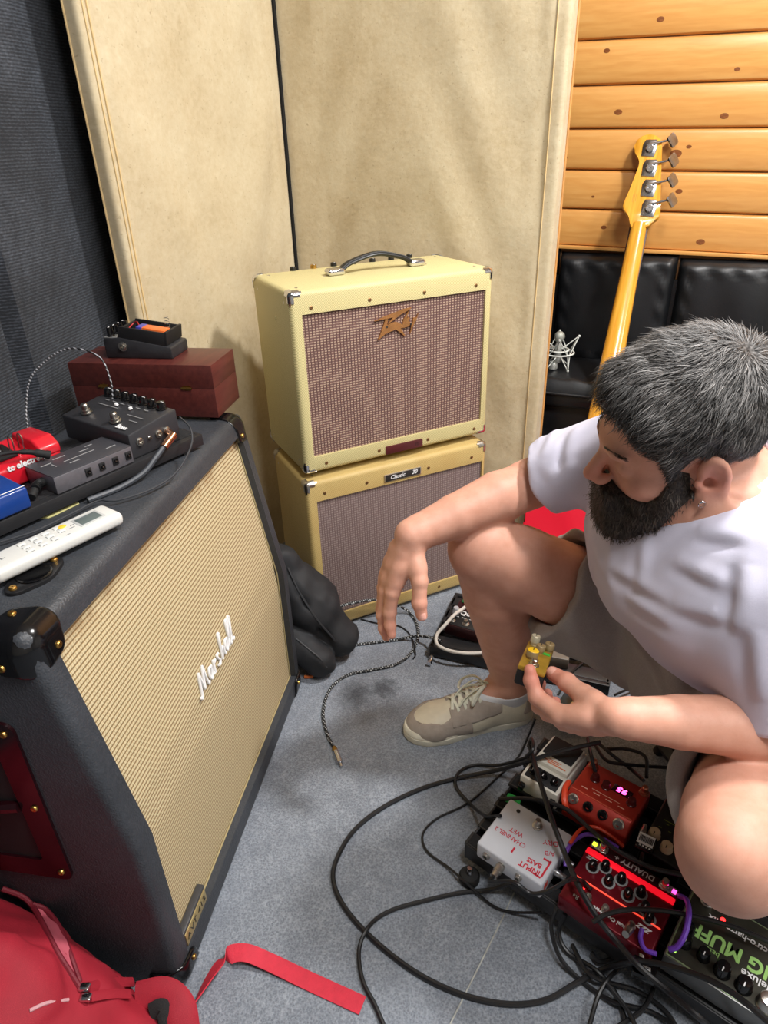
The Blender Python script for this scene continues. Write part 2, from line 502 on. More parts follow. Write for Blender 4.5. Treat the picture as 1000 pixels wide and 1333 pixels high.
struct(G().box((0.6, 0.6, ZC + 0.03), (5.2, 5.4, 0.06)).obj('ceiling', ceil_m, ang=0))

# varnished pine boards, each its own piece: bevelled edges leave a groove between two boards
PLH = 0.1045; TILT = -0.026
Mw = frame(WB0, WBd, Vector((0, 0, 1)))                # x along the wall, y up, z towards the room
if (Mw.to_3x3() @ Vector((0, 0, 1))).dot(WBn) < 0: raise RuntimeError('wall frame')
Mt = Mw @ Matrix.Rotation(TILT * 0.9, 4, 'Z')
knots = [(884, 249, 0.008), (838, 265, 0.011), (786, 296, 0.007), (912, 315, 0.010), (772, 256, 0.004), (880, 200, 0.013), (897, 191, 0.006), (735, 205, 0.007), (943, 151, 0.009), (805, 146, 0.009), (790, 66, 0.007), (960, 90, 0.006), (860, 25, 0.008)]
pl_me = None
zbot = 0.818
for k in range(15):
    y0 = zbot + k * PLH; hgt = PLH - 0.003
    b = G()
    prof = [(0, 0.002), (0.004, 0.0105), (0.010, 0.013), (hgt - 0.010, 0.013), (hgt - 0.004, 0.0105), (hgt, 0.002)]
    x0, x1 = -1.1, 2.05
    v = []; f = []
    for x in (x0, x1):
        for (yy, zz) in prof: v.append((x, yy, zz))
        v.append((x, hgt, -0.004)); v.append((x, 0, -0.004))
    m = len(prof) + 2
    for i in range(m): f.append([i, (i + 1) % m, m + (i + 1) % m, m + i][::-1])
    f.append(list(range(m))); f.append(list(range(m, 2 * m))[::-1])
    # object axes: x along the board, z up its width so that the grain follows it
    me = G().add([(p[0], -p[2], p[1]) for p in v], f).mesh('plank', 25) if pl_me is None else pl_me
    pl_me = me
    link('plank', me, pine_mat, wall_back, Mt @ Matrix.Translation((0, y0, 0)) @ Matrix.Rotation(-PI / 2, 4, 'X'))
Mk = Mt
for (x, y, r) in knots:
    p = Mk.inverted() @ atplane(x, y, WB0 + WBn * 0.0135, WBn)
    G().lathe([(r * 1.0, -0.0006), (r * 0.93, 0.0003), (0.0, 0.0005)], 14).obj('knot', knot_mat, wall_back, Mk @ Matrix.Translation((p.x, p.y, 0.0131)) @ Matrix.Diagonal((1.25, 0.8, 1, 1)))
tr = G().box((0.45, zbot - 0.004, 0.010), (3.0, 0.010, 0.022), 0.002).obj('trim_1', pine_mat, None, Mt)
struct(tr)

# ------------------------------------------------------------------ black padded sofa along the back wall
sofa = thing('sofa', 'black leather sofa with padded back along the pine wall', 'sofa', M=frame(WB0, WBd, (0, 0, 1)) @ Matrix.Rotation(0, 4, 'X'))
def cushion(w, h, t, puff, r=0.02):
    """a padded pad, w wide, h high, t thick, front at +z"""
    g = G()
    def fn(u, v):
        x = (u - 0.5) * w; y = (v - 0.5) * h
        ex = min(u, 1 - u) * w; ey = min(v, 1 - v) * h
        k = min(1, ex / r) if ex < r else 1; j = min(1, ey / r) if ey < r else 1
        k = math.sqrt(max(0, 1 - (1 - k) ** 2)); j = math.sqrt(max(0, 1 - (1 - j) ** 2))
        e = min(ex, ey)
        z = t * k * j + puff * (math.sin(PI * u) * math.sin(PI * v)) ** 0.6
        z += 0.003 * math.sin(x * 37 + y * 11) * math.sin(PI * u) + 0.004 * math.exp(-((e - 0.03) / 0.012) ** 2) * math.sin((x + y) * 90)
        return (x, y, z)
    return g.grid(fn, 40, 30)
s0 = (atplane(884, 340, WB0 + WBn * 0.05, WBn) - WB0).dot(WBd)
pw = 0.345
cme = cushion(pw - 0.004, 0.345, 0.05, 0.022).mesh('back_cushion', 60)
for i in range(-3, 4):
    cx_ = s0 + (i + 0.5) * pw; top_ = zbot - 0.012 + math.tan(TILT * 0.9) * (cx_ + pw / 2)      # each pad ends under the sloping pine trim
    link('back_cushion', cme, black_leather, sofa, L((cx_, (0.4645 + top_) / 2, 0.0)) @ Matrix.Diagonal((1, (top_ - 0.4645) / 0.345, 1, 1)))
sme = cushion(0.68, 0.27, 0.035, 0.012).mesh('seat_cushion', 60)
for i in range(-1, 2):
    link('seat_cushion', sme, black_leather, sofa, L((s0 + (i * 2 + 0.5) * 0.345 - 0.17, 0.462, 0.205), (-PI / 2, 0, 0)))
G().box((s0 + 0.17, 0.445, 0.17), (2.07, 0.05, 0.34), 0.012).obj('seat_frame', black_leather, sofa)
G().box((s0 + 0.17, 0.60, 0.012), (2.4, 0.27, 0.012)).obj('back_frame', black_leather, sofa)
G().tube([(s0 - 0.86, 0.462, 0.345), (s0 + 1.2, 0.462, 0.345)], 0.004, 8, 0).obj('piping', black_leather, sofa)
G().box((s0 + 0.17, 0.235, 0.16), (2.05, 0.37, 0.30), 0.015).obj('base', black_leather, sofa)
for x in (s0 - 0.7, s0 + 1.05):
    G().cyl((x, 0.0, 0.2), (x, 0.06, 0.2), 0.018, n=12).obj('foot', black_plastic, sofa)

# ------------------------------------------------------------------ beige upholstered screens behind the amplifiers
piping_mat = mat('beige_piping', (206, 178, 128), 0.7, var=0.15)
ora_mat = mat('tan_edge', (196, 140, 78), 0.6, var=0.2)
RP0 = Vector((0.163, 1.9, 0)); RPd = WBd.copy(); RPn = WBn.copy()
def on_rp(x, y): return atplane(x, y, RP0, RPn)
rcorner = on_rp(374, 200); redge = on_rp(729, 200)
lp_dir = Vector((-0.41, -0.91, 0)).normalized(); lp_n = Vector((0.91, -0.41, 0)).normalized()
def screen(name, label, a, b, nrm, th, H=2.3, seed=0.0, trims=(), flat0=0.01):
    a = Vector((a.x, a.y, 0)); b = Vector((b.x, b.y, 0)); d = (b - a); w = d.length; d.normalize()
    root = thing(name, label, 'screen', M=frame(Vector((a.x, a.y, 0)), d, (0, 0, 1)))
    M = root.matrix_world
    zs = 1 if (M.to_3x3() @ Vector((0, 0, 1))).dot(nrm) > 0 else -1
    r = 0.010
    def fn(u, v):
        # wraps round both vertical edges: u 0..1 over side, front, side
        s = u * (w + 2 * th)
        if s < th: x, z = 0.0, -th + s
        elif s > th + w: x, z = w, -(s - th - w)
        else: x, z = s - th, 0.0
        # rounded corner
        if x < r and z > -r: 
            q = Vector((x - r, z + r)); 
            if q.length > 1e-6 and x < r and z > -r: q = q.normalized() * r; x, z = q.x + r, q.y - r
        if x > w - r and z > -r:
            q = Vector((x - w + r, z + r))
            if q.length > 1e-6: q = q.normalized() * r; x, z = q.x + w - r, q.y - r
        y = v * H
        z += disp(x, y)
        return (x, y, z * 1.0 if zs > 0 else -z)
    def disp(x, y):
        z = 0.0
        inner = max(0, min(1, (x - flat0) / 0.08)) * max(0, min(1, (w - 0.01 - x) / 0.08))
        z += inner * (0.006 * math.sin(3.1 * y + 7 * x + seed) + 0.004 * math.sin(11 * x - 6 * y + seed * 2) + 0.003 * math.sin(17 * y + 5 * math.sin(9 * x + seed)))
        z += 0.004 * math.exp(-((x - w + 0.045) / 0.014) ** 2) * math.sin(y * 9 + seed) + (0.004 if flat0 < 0.05 else 0.0) * math.exp(-((x - 0.045) / 0.014) ** 2) * math.sin(y * 8 + seed)
        return z
    cover = G().grid(fn, 120, 160)
    cover.obj('cover', beige, root, ang=60)
    zb = -th * zs
    G().box((w / 2, H / 2, (-th * 0.5 - 0.009) * zs), (w - 0.012, H - 0.004, th - 0.022)).obj('core', mat('screen_core', (60, 52, 40), 0.9), root)
    for (x, z, rad, m_) in trims:
        G().tube([(x, 0.01 + H * k / 90, zs * (z + disp(x, 0.01 + H * k / 90))) for k in range(91)], rad, 6, 2).obj('seam', m_, root)
    return root
le = lambda x, y: atplane(x, y, rcorner, lp_n)
gap_shade_m = mat('gap_shade', (10, 10, 11), 0.95)  # near-black colour for the shade in the screens' corner gap
ledge = le(138, 200)
gap = 0.003
rscr = screen('upholstered_screen', 'wide beige suede screen standing behind the tweed amplifiers, beside the pine wall', rcorner - RPd * 0.036, redge, RPn, 0.075, seed=1.3, flat0=0.06,
       trims=(((redge - rcorner).length + 0.036 - 0.03, 0.0015, 0.0016, piping_mat), ((redge - rcorner).length + 0.036 - 0.002, -0.03, 0.0022, piping_mat), ((redge - rcorner).length + 0.036 + 0.001, -0.068, 0.004, ora_mat)))
screen('upholstered_screen', 'beige suede screen beside the dark ribbed wall, with a rolled stitched edge', ledge, rcorner + lp_dir * 0.006, lp_n, 0.034, seed=4.1,
       trims=((0.014, 0.0008, 0.0018, piping_mat), (0.024, 0.0010, 0.0022, piping_mat), (-0.001, -0.030, 0.002, piping_mat)))

G().box((0.036 + 0.0015, 1.15, 0.004), (0.0055, 2.3, 0.012)).obj('gap_shade_strip', gap_shade_m, rscr)  # shadow gap between the two screens, put in as a dark strip

# ------------------------------------------------------------------ amplifier materials
def tweed(name, a, b, wear):
    n = NT(name)
    x = n.xyz()
    s = n.add(n.add(x[0], n.mul(x[1], 1.0)), x[2])
    st = n.m_('SINE', n.mul(s, 2 * PI / 0.0036))
    cr = n.m_('SINE', n.mul(n.add(n.add(x[0], x[1]), n.mul(x[2], -1.0)), 2 * PI / 0.0018))
    f = n.add(n.add(n.mul(st, 0.38), 0.5), n.mul(cr, 0.12))
    col = n.mix(n.sstep(f, 0.15, 0.7), srgb(*a), srgb(*b))
    col = n.mix(n.mul(n.sstep(n.noise(7, 4), 0.45, 0.7), wear), col, srgb(168, 128, 62))
    n.P(Base_Color=col, Roughness=0.5, Specular_IOR_Level=0.35)
    n.bump(f, 0.25, 0.0008)
    return reg(n)
tweed_light = tweed('tweed_pale_yellow', (172, 157, 104), (226, 215, 160), 0.04)
tweed_gold = tweed('tweed_aged_gold', (164, 136, 80), (208, 184, 122), 0.30)

def weave(name, dark, mid, light, px, pz, fade=0.0):
    n = NT(name)
    x = n.xyz()
    row = n.m_('FLOOR', n.mul(x[2], 1 / pz))
    u = n.m_('FRACT', n.add(n.mul(x[0], 1 / px), n.mul(n.m_('MODULO', n.m_('ABSOLUTE', row), 2.0), 0.06)))
    v = n.m_('FRACT', n.mul(x[2], 1 / pz))
    du = n.m_('ABSOLUTE', n.add(u, -0.5)); dv = n.m_('ABSOLUTE', n.add(v, -0.5))
    dash = n.mul(n.m_('SUBTRACT', 1.0, n.sstep(du, 0.28, 0.36)), n.m_('SUBTRACT', 1.0, n.sstep(dv, 0.10, 0.26)))
    gap = n.sstep(du, 0.36, 0.46)
    col = n.mix(gap, srgb(*mid), srgb(*dark))
    col = n.mix(n.mul(dash, 0.8), col, srgb(*light))
    col = n.mix(n.mul(n.noise(9, 3), fade), col, srgb(*mid))
    n.P(Base_Color=col, Roughness=0.8, Specular_IOR_Level=0.2)
    n.bump(n.add(dash, n.mul(gap, -1.0)), 0.4, 0.0012)
    return reg(n)
grille_brown = weave('brown_woven_grille', (84, 60, 56), (116, 89, 84), (196, 170, 146), 0.0078, 0.0056)
grille_grey = weave('faded_brown_grille', (98, 80, 78), (124, 106, 104), (166, 150, 140), 0.0066, 0.0062, 0.3)

def framed_box(W, D, H, l, r, b, t, rec, bev, seg=3):
    """box with x 0..W, y 0 (front)..D, z 0..H and a recessed opening in the front"""
    bm_ = bmesh.new()
    nv = bm_.verts.new
    o = [nv((0, 0, 0)), nv((W, 0, 0)), nv((W, 0, H)), nv((0, 0, H))]
    k = [nv((0, D, 0)), nv((W, D, 0)), nv((W, D, H)), nv((0, D, H))]
    i = [nv((l, 0, b)), nv((W - r, 0, b)), nv((W - r, 0, H - t)), nv((l, 0, H - t))]
    j = [nv((l, rec, b)), nv((W - r, rec, b)), nv((W - r, rec, H - t)), nv((l, rec, H - t))]
    F = bm_.faces.new
    for a in range(4):
        c = (a + 1) % 4
        F((o[a], o[c], i[c], i[a])); F((i[a], i[c], j[c], j[a])); F((o[c], o[a], k[a], k[c]))
    F(j); F(k[::-1])
    bm_.normal_update()
    outer = set(o + k)
    ed = [e for e in bm_.edges if e.verts[0] in outer and e.verts[1] in outer]
    bmesh.ops.bevel(bm_, geom=ed, offset=bev, segments=seg, affect='EDGES', profile=0.5)
    bmesh.ops.recalc_face_normals(bm_, faces=bm_.faces)
    return bm_

def corner_cap(L_, rad, off, trim):
    """metal or plastic corner cover, the box corner at the origin and the box in +x +y +z"""
    b = bmesh.new(); bmesh.ops.create_cube(b, size=1.0)
    for v in b.verts: v.co = (v.co + Vector((0.5, 0.5, 0.5))) * L_ * 2 - Vector((off, off, off))
    bmesh.ops.bevel(b, geom=b.edges[:], offset=rad + off, segments=5, affect='EDGES', profile=0.5)
    for _ in range(2):
        big = [e for e in b.edges if e.calc_length() > L_ * 0.13]
        bmesh.ops.subdivide_edges(b, edges=big, cuts=3, use_grid_fill=True)
    dead = []
    for f in b.faces:
        c = f.calc_center_median()
        if max(c) > L_ * 1.5 or not trim(c + Vector((off, off, off))): dead.append(f)
    bmesh.ops.delete(b, geom=dead, context='FACES')
    bmesh.ops.solidify(b, geom=b.faces[:], thickness=off * 0.9)
    return b

def screw_head(r, h=0.0015):
    return G().lathe([(r, 0), (r, h * 0.5), (r * 0.75, h), (r * 0.25, h), (r * 0.2, h * 0.55), (0, h * 0.5)], 12)
SC_ME = screw_head(0.0042).mesh('screw', 50)
SC2_ME = screw_head(0.0048, 0.003).mesh('screw', 50)
def FRONT(x, z, y=0.0): return L((x, y, z), (PI / 2, 0, 0))          # local z points to -y (front)

def amp(name, label, P, yaw, W, H, D, op, tw, gr, feet=0.006, metal=chrome):
    root = thing(name, label, 'guitar amp' if 'combo' in name else 'speaker cabinet', P, yaw)
    l, r, b, t = op
    G().bm(framed_box(W, D, H - feet, l, r, b - feet, t, 0.007, 0.011), L((0, 0, feet))).obj('shell', tw, root, ang=45)
    gw, gh = W - l - r, H - b - t
    gx, gz = l, b
    def fn(u, v):
        return (gx + u * gw, 0.0052 - 0.0012 * math.sin(PI * u) * math.sin(PI * v), gz + v * gh)
    G().grid(fn, 24, 24).obj('grille_cloth', gr, root)
    cap = None
    for cx in (0, 1):
        for cy in (0, 1):
            for cz in (0, 1):
                S = Matrix.Translation((cx * W, cy * D, feet if cz == 0 else H)) @ Matrix.Diagonal((1 - 2 * cx, 1 - 2 * cy, 1 - 2 * cz, 1))
                cb = corner_cap(0.030, 0.010, 0.0016, lambda c: (c.x < 0.011) + (c.y < 0.011) + (c.z < 0.011) >= 2 and max(c) < 0.026 or sum(1 for q in c if q < 0.006) >= 2 and max(c) < 0.03)
                if cx ^ cy ^ cz: bmesh.ops.reverse_faces(cb, faces=cb.faces)
                g = G().bm(cb, S)
                o = g.obj('corner_protector', metal, root, ang=50)
                if cy == 0 and cz == 1 or cx == 0:
                    link('screw', SC_ME, metal, o, L((0.001 if cx == 0 else W - 0.001, (0.036 if cy == 0 else D - 0.036), (H - 0.026 if cz else feet + 0.026)), (0, -PI / 2 if cx == 0 else PI / 2, 0), 0.8))
                if cz == 1:
                    link('screw', SC_ME, metal, o, L(((0.03 if cx == 0 else W - 0.03), (0.036 if cy == 0 else D - 0.036), H - 0.0003), (0, 0, 0), 0.9))
    for x in (0.05, W - 0.05):
        for y in (0.04, D - 0.04):
            G().cyl((x, y, -0.001), (x, y, feet + 0.003), 0.014, 0.016, 16).obj('rubber_foot', rubber, root)
    return root

bronze = mat('bronze_logo', (184, 130, 78), 0.35, 0.6, var=0.15, vs=40)
plate_red = mat('dark_red_plate', (92, 40, 42), 0.3, 0.2, var=0.2)
amp_up = amp('combo_amp', 'pale yellow tweed combo amplifier with black handle, on top of another tweed cabinet', (-0.1782, 1.405, 0.4466), 0.4547, 0.500, 0.4146, 0.250, (0.025, 0.020, 0.046, 0.048), tweed_light, grille_brown)
R = amp_up
for x in (0.046, 0.181, 0.316, 0.452):
    link('screw', SC_ME, old_brass, R, FRONT(x, 0.379))
for x in (0.054, 0.191, 0.326, 0.462):
    link('screw', SC_ME, old_brass, R, FRONT(x, 0.025))
# jagged bronze maker's emblem: sharp lightning-like letters
def maker_emblem(parent, m):
    """outline traced on the plane of the grille, in pixels of the photograph"""
    polys = [[(105, 352), (310, 262), (620, 140), (752, 108), (700, 155), (560, 235), (430, 335), (335, 400), (425, 285), (300, 312)],
             [(298, 312), (342, 318), (318, 420), (400, 385), (470, 362), (445, 450), (475, 490), (290, 575), (165, 685), (215, 560)],
             [(470, 362), (525, 372), (560, 470), (640, 600), (625, 605), (475, 490), (445, 450)],
             [(525, 372), (590, 410), (610, 320), (712, 150), (655, 320), (640, 420), (600, 465), (560, 470)],
             [(640, 420), (650, 320), (700, 275), (720, 300), (690, 330), (720, 360), (735, 395), (700, 440), (590, 470)],
             [(780, 290), (830, 290), (868, 205), (830, 330), (770, 450), (722, 580), (745, 430), (735, 395), (770, 380)]]
    A = Matrix.Translation((-0.1782, 1.405, 0.4466)) @ Matrix.Rotation(0.4547, 4, 'Z')
    n = A.to_3x3() @ Vector((0, -1, 0)); Ai = A.inverted()
    root_ = None
    for p in polys:
        q = [Ai @ atplane(480 + u * 0.075, 392 + v * 0.075, A @ Vector((0, -0.001, 0)), n) for u, v in p]
        g = G().prism([(c.x, c.z) for c in q][::-1], 0, 0.004)
        o = g.obj('emblem_stroke' if root_ else 'maker_emblem', m, root_ or parent, L((0, 0.0035, 0), (PI / 2, 0, 0)) if root_ is None else None, ang=20)
        root_ = root_ or o
    for x, z in ((504, 426), (535, 422)):
        c = Ai @ atplane(x, z, A @ Vector((0, -0.001, 0)), n)
        link('screw', SC_ME, matte_black, root_, L((c.x, c.z, 0.0035), (0, 0, 0), 0.6))
maker_emblem(R, bronze)
pl = G().box((0, 0, 0.0012), (0.102, 0.021, 0.003), 0.001).obj('badge', plate_red, R, FRONT(0.259, 0.0215))
lettering('30', 0.013, mat('faded_ink', (60, 28, 28), 0.5), pl, L((0.033, 0, 0.0028)), shear=0.15)
# strap handle on top
H_ = 0.4146
hd = G()
pts = [(0.172, 0.128, H_ + 0.010), (0.200, 0.128, H_ + 0.024), (0.262, 0.128, H_ + 0.036), (0.324, 0.128, H_ + 0.024), (0.352, 0.128, H_ + 0.010)]
hd = G().tube(pts, 0.0125, 14, 8, flat=0.45, up=(0, 0, 1)).obj('handle', black_leather, R)
G().tube([(p[0], 0.1275 - 0.0095, p[2] + 0.0045) for p in pts], 0.0013, 6, 8).obj('shine_line', mat('handle_shine', (70, 72, 76), 0.4), hd)  # sheen along the strap's edge, modelled as a paler tube
for x, sg in ((0.158, 1), (0.366, -1)):
    G().box((x, 0.128, H_ + 0.0075), (0.042, 0.030, 0.015), 0.0065, 3).obj('handle_cap', chrome, R)
    link('screw', SC_ME, chrome, R, L((x - sg * 0.026, 0.128, H_ - 0.0002), (0, 0, 0), 0.9))
for k in range(7):
    x = 0.10 + 0.052 * k
    kb = G().lathe([(0.008, 0), (0.0075, 0.011), (0.006, 0.0125), (0, 0.0125)], 14).obj('knob', black_plastic if k != 1 else brass, R, L((x, 0.243, H_ - 0.004), (0, 0, 0)))
    G().box((0, -0.004, 0.0128), (0.0012, 0.007, 0.001)).obj('pointer', ink_white, kb)
G().cyl((0.0, 0.10, 0.345), (-0.0015, 0.10, 0.345), 0.005, n=12).obj('scuff_rivet', tweed_light, R)

amp_lo = amp('extension_cabinet', 'aged golden tweed speaker cabinet on the carpet, under the combo amplifier', (-0.1788, 1.3883, 0.0), 0.4436, 0.497, 0.4377, 0.236, (0.025, 0.012, 0.047, 0.052), tweed_gold, grille_grey, feet=0.008, metal=nickel)
R = amp_lo
for x in (0.046, 0.155, 0.325, 0.452):
    link('screw', SC_ME, old_brass, R, FRONT(x, 0.404))
for x in (0.05, 0.19, 0.36, 0.45):
    link('screw', SC_ME, old_brass, R, FRONT(x, 0.030))
pl = G().box((0, 0, 0.0015), (0.102, 0.0205, 0.003), 0.0035).obj('name_plate', mat('plate_silver', (196, 188, 170), 0.3, 0.8), R, FRONT(0.252, 0.4035))
G().box((0, 0, 0.0031), (0.096, 0.0165, 0.0008), 0.0002).obj('plate_field', mat('plate_black', (46, 42, 40), 0.35), pl)
lettering('Classic', 0.0145, ink_white, pl, L((-0.016, 0.0005, 0.0036)), shear=0.35, bold=0.0002)
lettering('30', 0.0145, ink_white, pl, L((0.031, 0.0005, 0.0036)), shear=0.3, bold=0.0004)

# ------------------------------------------------------------------ big black slant-front speaker cabinet
def vinyl(name, base):
    n = NT(name)
    peb = n.voro(420, feat='SMOOTH_F1'); ns = n.noise(160, 3); big = n.noise(6, 4)
    col = n.ramp(n.add(n.mul(big, 0.7), n.mul(ns, 0.3)), [(0.35, srgb(*[c * 0.85 for c in base])), (0.65, srgb(*[c * 1.15 for c in base]))])
    sc = n.sstep(n.noise(1.0, 2, vec=n.scaled((14, 14, 14))), 0.72, 0.78)
    col = n.mix(n.mul(sc, 0.15), col, srgb(120, 120, 122))
    n.P(Base_Color=col, Roughness=0.5, Specular_IOR_Level=0.45)
    n.bump(n.add(n.mul(peb, 1.0), n.mul(ns, 0.5)), 0.45, 0.0012)
    return reg(n)
vinyl_m = vinyl('black_vinyl', (53, 56, 61))
def marshall_cloth():
    n = NT('cream_basket_grille')
    x = n.xyz()
    v = n.m_('FRACT', n.mul(x[2], 1 / 0.0066)); dv = n.m_('ABSOLUTE', n.add(v, -0.5))
    u = n.m_('FRACT', n.mul(x[0], 1 / 0.0046)); du = n.m_('ABSOLUTE', n.add(u, -0.5))
    gl = n.sstep(dv, 0.26, 0.42); gc = n.sstep(du, 0.34, 0.48)
    col = n.mix(gl, srgb(206, 191, 155), srgb(136, 112, 78))
    col = n.mix(n.mul(gc, 0.55), col, srgb(150, 128, 92))
    col = n.mix(n.mul(n.noise(5, 4), 0.25), col, srgb(176, 156, 114))
    edge = n.sstep(x[2], 0.60, 0.645)
    st = n.mul(edge, n.sstep(n.noise(26, 3), 0.40, 0.6))
    col = n.mix(n.mul(st, 0.55), col, srgb(124, 84, 46))
    n.P(Base_Color=col, Roughness=0.85, Specular_IOR_Level=0.15)
    n.bump(n.add(n.mul(gl, -1.0), n.mul(gc, -0.5)), 0.5, 0.0015)
    return reg(n)
cream_cloth = marshall_cloth()
mW, mHb, mHt, msl, mD = 0.672, 0.3365, 0.683, 0.0552, 0.36
cab = thing('slant_speaker_cabinet', 'large black vinyl speaker cabinet with slanted cream grille', 'speaker cabinet', (-0.325, 0.5451, 0), 1.3959)
b = bmesh.new()
prof = [(0, 0.004), (0, mHb), (msl, mHt), (mD, mHt), (mD, 0.004)]
lo = [b.verts.new((0, y, z)) for y, z in prof]; hi = [b.verts.new((mW, y, z)) for y, z in prof]
b.faces.new(lo[::-1]); b.faces.new(hi)
ff = []
for i in range(5):
    f = b.faces.new((lo[i], lo[(i + 1) % 5], hi[(i + 1) % 5], hi[i]))
    if i < 2: ff.append(f)
bmesh.ops.recalc_face_normals(b, faces=b.faces)
co0 = [v.co.copy() for v in lo + hi]
bmesh.ops.inset_region(b, faces=ff, thickness=0.034, depth=0.0, use_even_offset=True)
for v in b.verts:
    if abs(v.co.z - 0.038) < 0.002 and abs(v.co.y) < 0.001: v.co.z = 0.056      # deeper bottom rail
bmesh.ops.inset_region(b, faces=[f for f in ff if f.is_valid], thickness=0.0005, depth=-0.019, use_even_offset=True)
def is_out(v): return any((v.co - c).length < 1e-5 for c in co0)
ed = [e for e in b.edges if is_out(e.verts[0]) and is_out(e.verts[1]) and abs(e.verts[0].co.z - mHb) + abs(e.verts[1].co.z - mHb) > 1e-4]
bmesh.ops.bevel(b, geom=ed, offset=0.016, segments=5, affect='EDGES', profile=0.5, clamp_overlap=False)
bmesh.ops.recalc_face_normals(b, faces=b.faces)
print('cab bevel', len(ed), len(b.verts))
G().bm(b).obj('shell', vinyl_m, cab, ang=50)
g0 = 0.034
def gfn(u, v):
    x = g0 + u * (mW - 2 * g0); z = 0.057 + v * (mHt - 0.034 - 0.057)
    y = 0.015 + (max(0, z - mHb) * msl / (mHt - mHb)) + 0.003 * math.exp(-((z - mHb) / 0.02) ** 2)
    return (x, y, z)
G().grid(gfn, 30, 60).obj('grille_cloth', cream_cloth, cab, ang=60)
pz = [(0.056), mHb, mHt - 0.035]
def fy(z): return max(0, z - mHb) * msl / (mHt - mHb)
gold_pipe = mat('gold_piping', (158, 144, 104), 0.6)
G().tube([(mW - g0 - 0.001, fy(z) + 0.0135, z) for z in pz], 0.0015, 6, 0).obj('piping', gold_pipe, cab)
G().tube([(g0, 0.0135, 0.0575), (mW - g0, 0.0135, 0.0575)], 0.0015, 6, 0).obj('piping', gold_pipe, cab)
# corner protectors: domed caps that follow the rounded corner
def cap_sdf(p):
    d = rbox(p, (0.10, 0.10, 0.10), (0.1055, 0.1055, 0.1055), 0.030)
    lob = np.sqrt((p * p).sum(1)) - 0.056
    for q in ((0.036, 0.036, 0.0), (0.036, 0.0, 0.036), (0.0, 0.036, 0.036)): lob = smin(lob, np.sqrt(((p - A3(q)) ** 2).sum(1)) - 0.013, 0.012)
    return smax(d, lob, 0.0025)
cap_p, cap_F = sdf_mesh(cap_sdf, (-0.012, -0.012, -0.012), (0.07, 0.07, 0.07), 0.0022)
slope = math.atan2(msl, mHt - mHb)
for cx in (0, 1):
    for (cy, cz, y, z) in ((0, 1, msl, mHt), (0, 0, 0.0, 0.004), (1, 1, mD, mHt), (1, 0, mD, 0.004)):
        Rm = Matrix.Rotation(-slope * 0.5, 4, 'X') if (cy, cz) == (0, 1) else Matrix.Identity(4)
        S = Matrix.Translation((cx * mW, y, z)) @ Rm @ Matrix.Diagonal((1 - 2 * cx, 1 - 2 * cy, 1 - 2 * cz, 1))
        Sn = np.array(S, np.float32); pp = cap_p @ Sn[:3, :3].T + Sn[:3, 3]
        o = link('corner_protector', np_mesh('corner_protector', pp, cap_F[:, ::-1] if (cx + cy + cz) % 2 else cap_F), gloss_black, cab)
        sx = 1 - 2 * cx; sy = 1 - 2 * cy; sz = 1 - 2 * cz
        for q, ro in (((0.036, 0.036, -0.0050), (PI if cz == 0 else 0, 0, 0)), ((-0.0050, 0.036, 0.036), (0, -PI / 2 * sx, 0)), ((0.036, -0.0050, 0.036), (PI / 2 * sy, 0, 0))):
            p = Matrix.Translation((cx * mW, y, z)) @ Rm @ Vector((q[0] * sx, q[1] * sy, q[2] * sz))
            link('screw', SC2_ME, brass, o, L(p, ro))
# raised white script name on the slanted part
def script_logo(parent, M, hgt, m):
    s = hgt
    strokes = [
        [(0.05, 0.05), (0.0, 0.0), (0.1, -0.05), (0.22, 0.3), (0.42, 1.0), (0.46, 0.45), (0.5, 0.12), (0.72, 0.75), (0.86, 1.02), (0.84, 0.5), (0.86, 0.05), (0.98, 0.12)],
        [(1.42, 0.5), (1.25, 0.52), (1.12, 0.25), (1.2, 0.02), (1.36, 0.2), (1.46, 0.52), (1.42, 0.1), (1.52, 0.05)],
        [(1.6, 0.0), (1.72, 0.55), (1.76, 0.42), (1.92, 0.5)],
        [(2.3, 0.5), (2.14, 0.5), (2.16, 0.32), (2.28, 0.15), (2.16, 0.0), (2.02, 0.06)],
        [(2.5, 0.0), (2.68, 0.7), (2.86, 1.12), (2.74, 1.15), (2.62, 0.5), (2.56, 0.1), (2.72, 0.48), (2.84, 0.4), (2.82, 0.05), (2.92, 0.06)],
        [(3.3, 0.5), (3.14, 0.52), (3.02, 0.25), (3.1, 0.02), (3.24, 0.2), (3.34, 0.52), (3.3, 0.1), (3.4, 0.05)],
        [(3.44, 0.1), (3.62, 0.6), (3.82, 1.12), (3.68, 1.15), (3.54, 0.4), (3.56, 0.03), (3.68, 0.08)],
        [(3.72, 0.1), (3.9, 0.6), (4.1, 1.12), (3.96, 1.15), (3.82, 0.4), (3.84, 0.03), (3.98, 0.1)],
    ]
    root_ = None
    for st in strokes:
        g = G().tube([(a * s, c * s, 0.002) for a, c in st], 0.0024, 6, 6, up=(0, 0, 1), flat=1.0)
        o = g.obj('letter' if root_ else 'name_logo', m, root_ or parent, M if root_ is None else None, ang=60)
        root_ = root_ or o
zl = 0.362
Mlog = Matrix.Translation((0.250, fy(zl) + 0.0145, zl)) @ Matrix.Rotation(PI / 2 - slope, 4, 'X')
script_logo(cab, Mlog, 0.0375, white_paint)
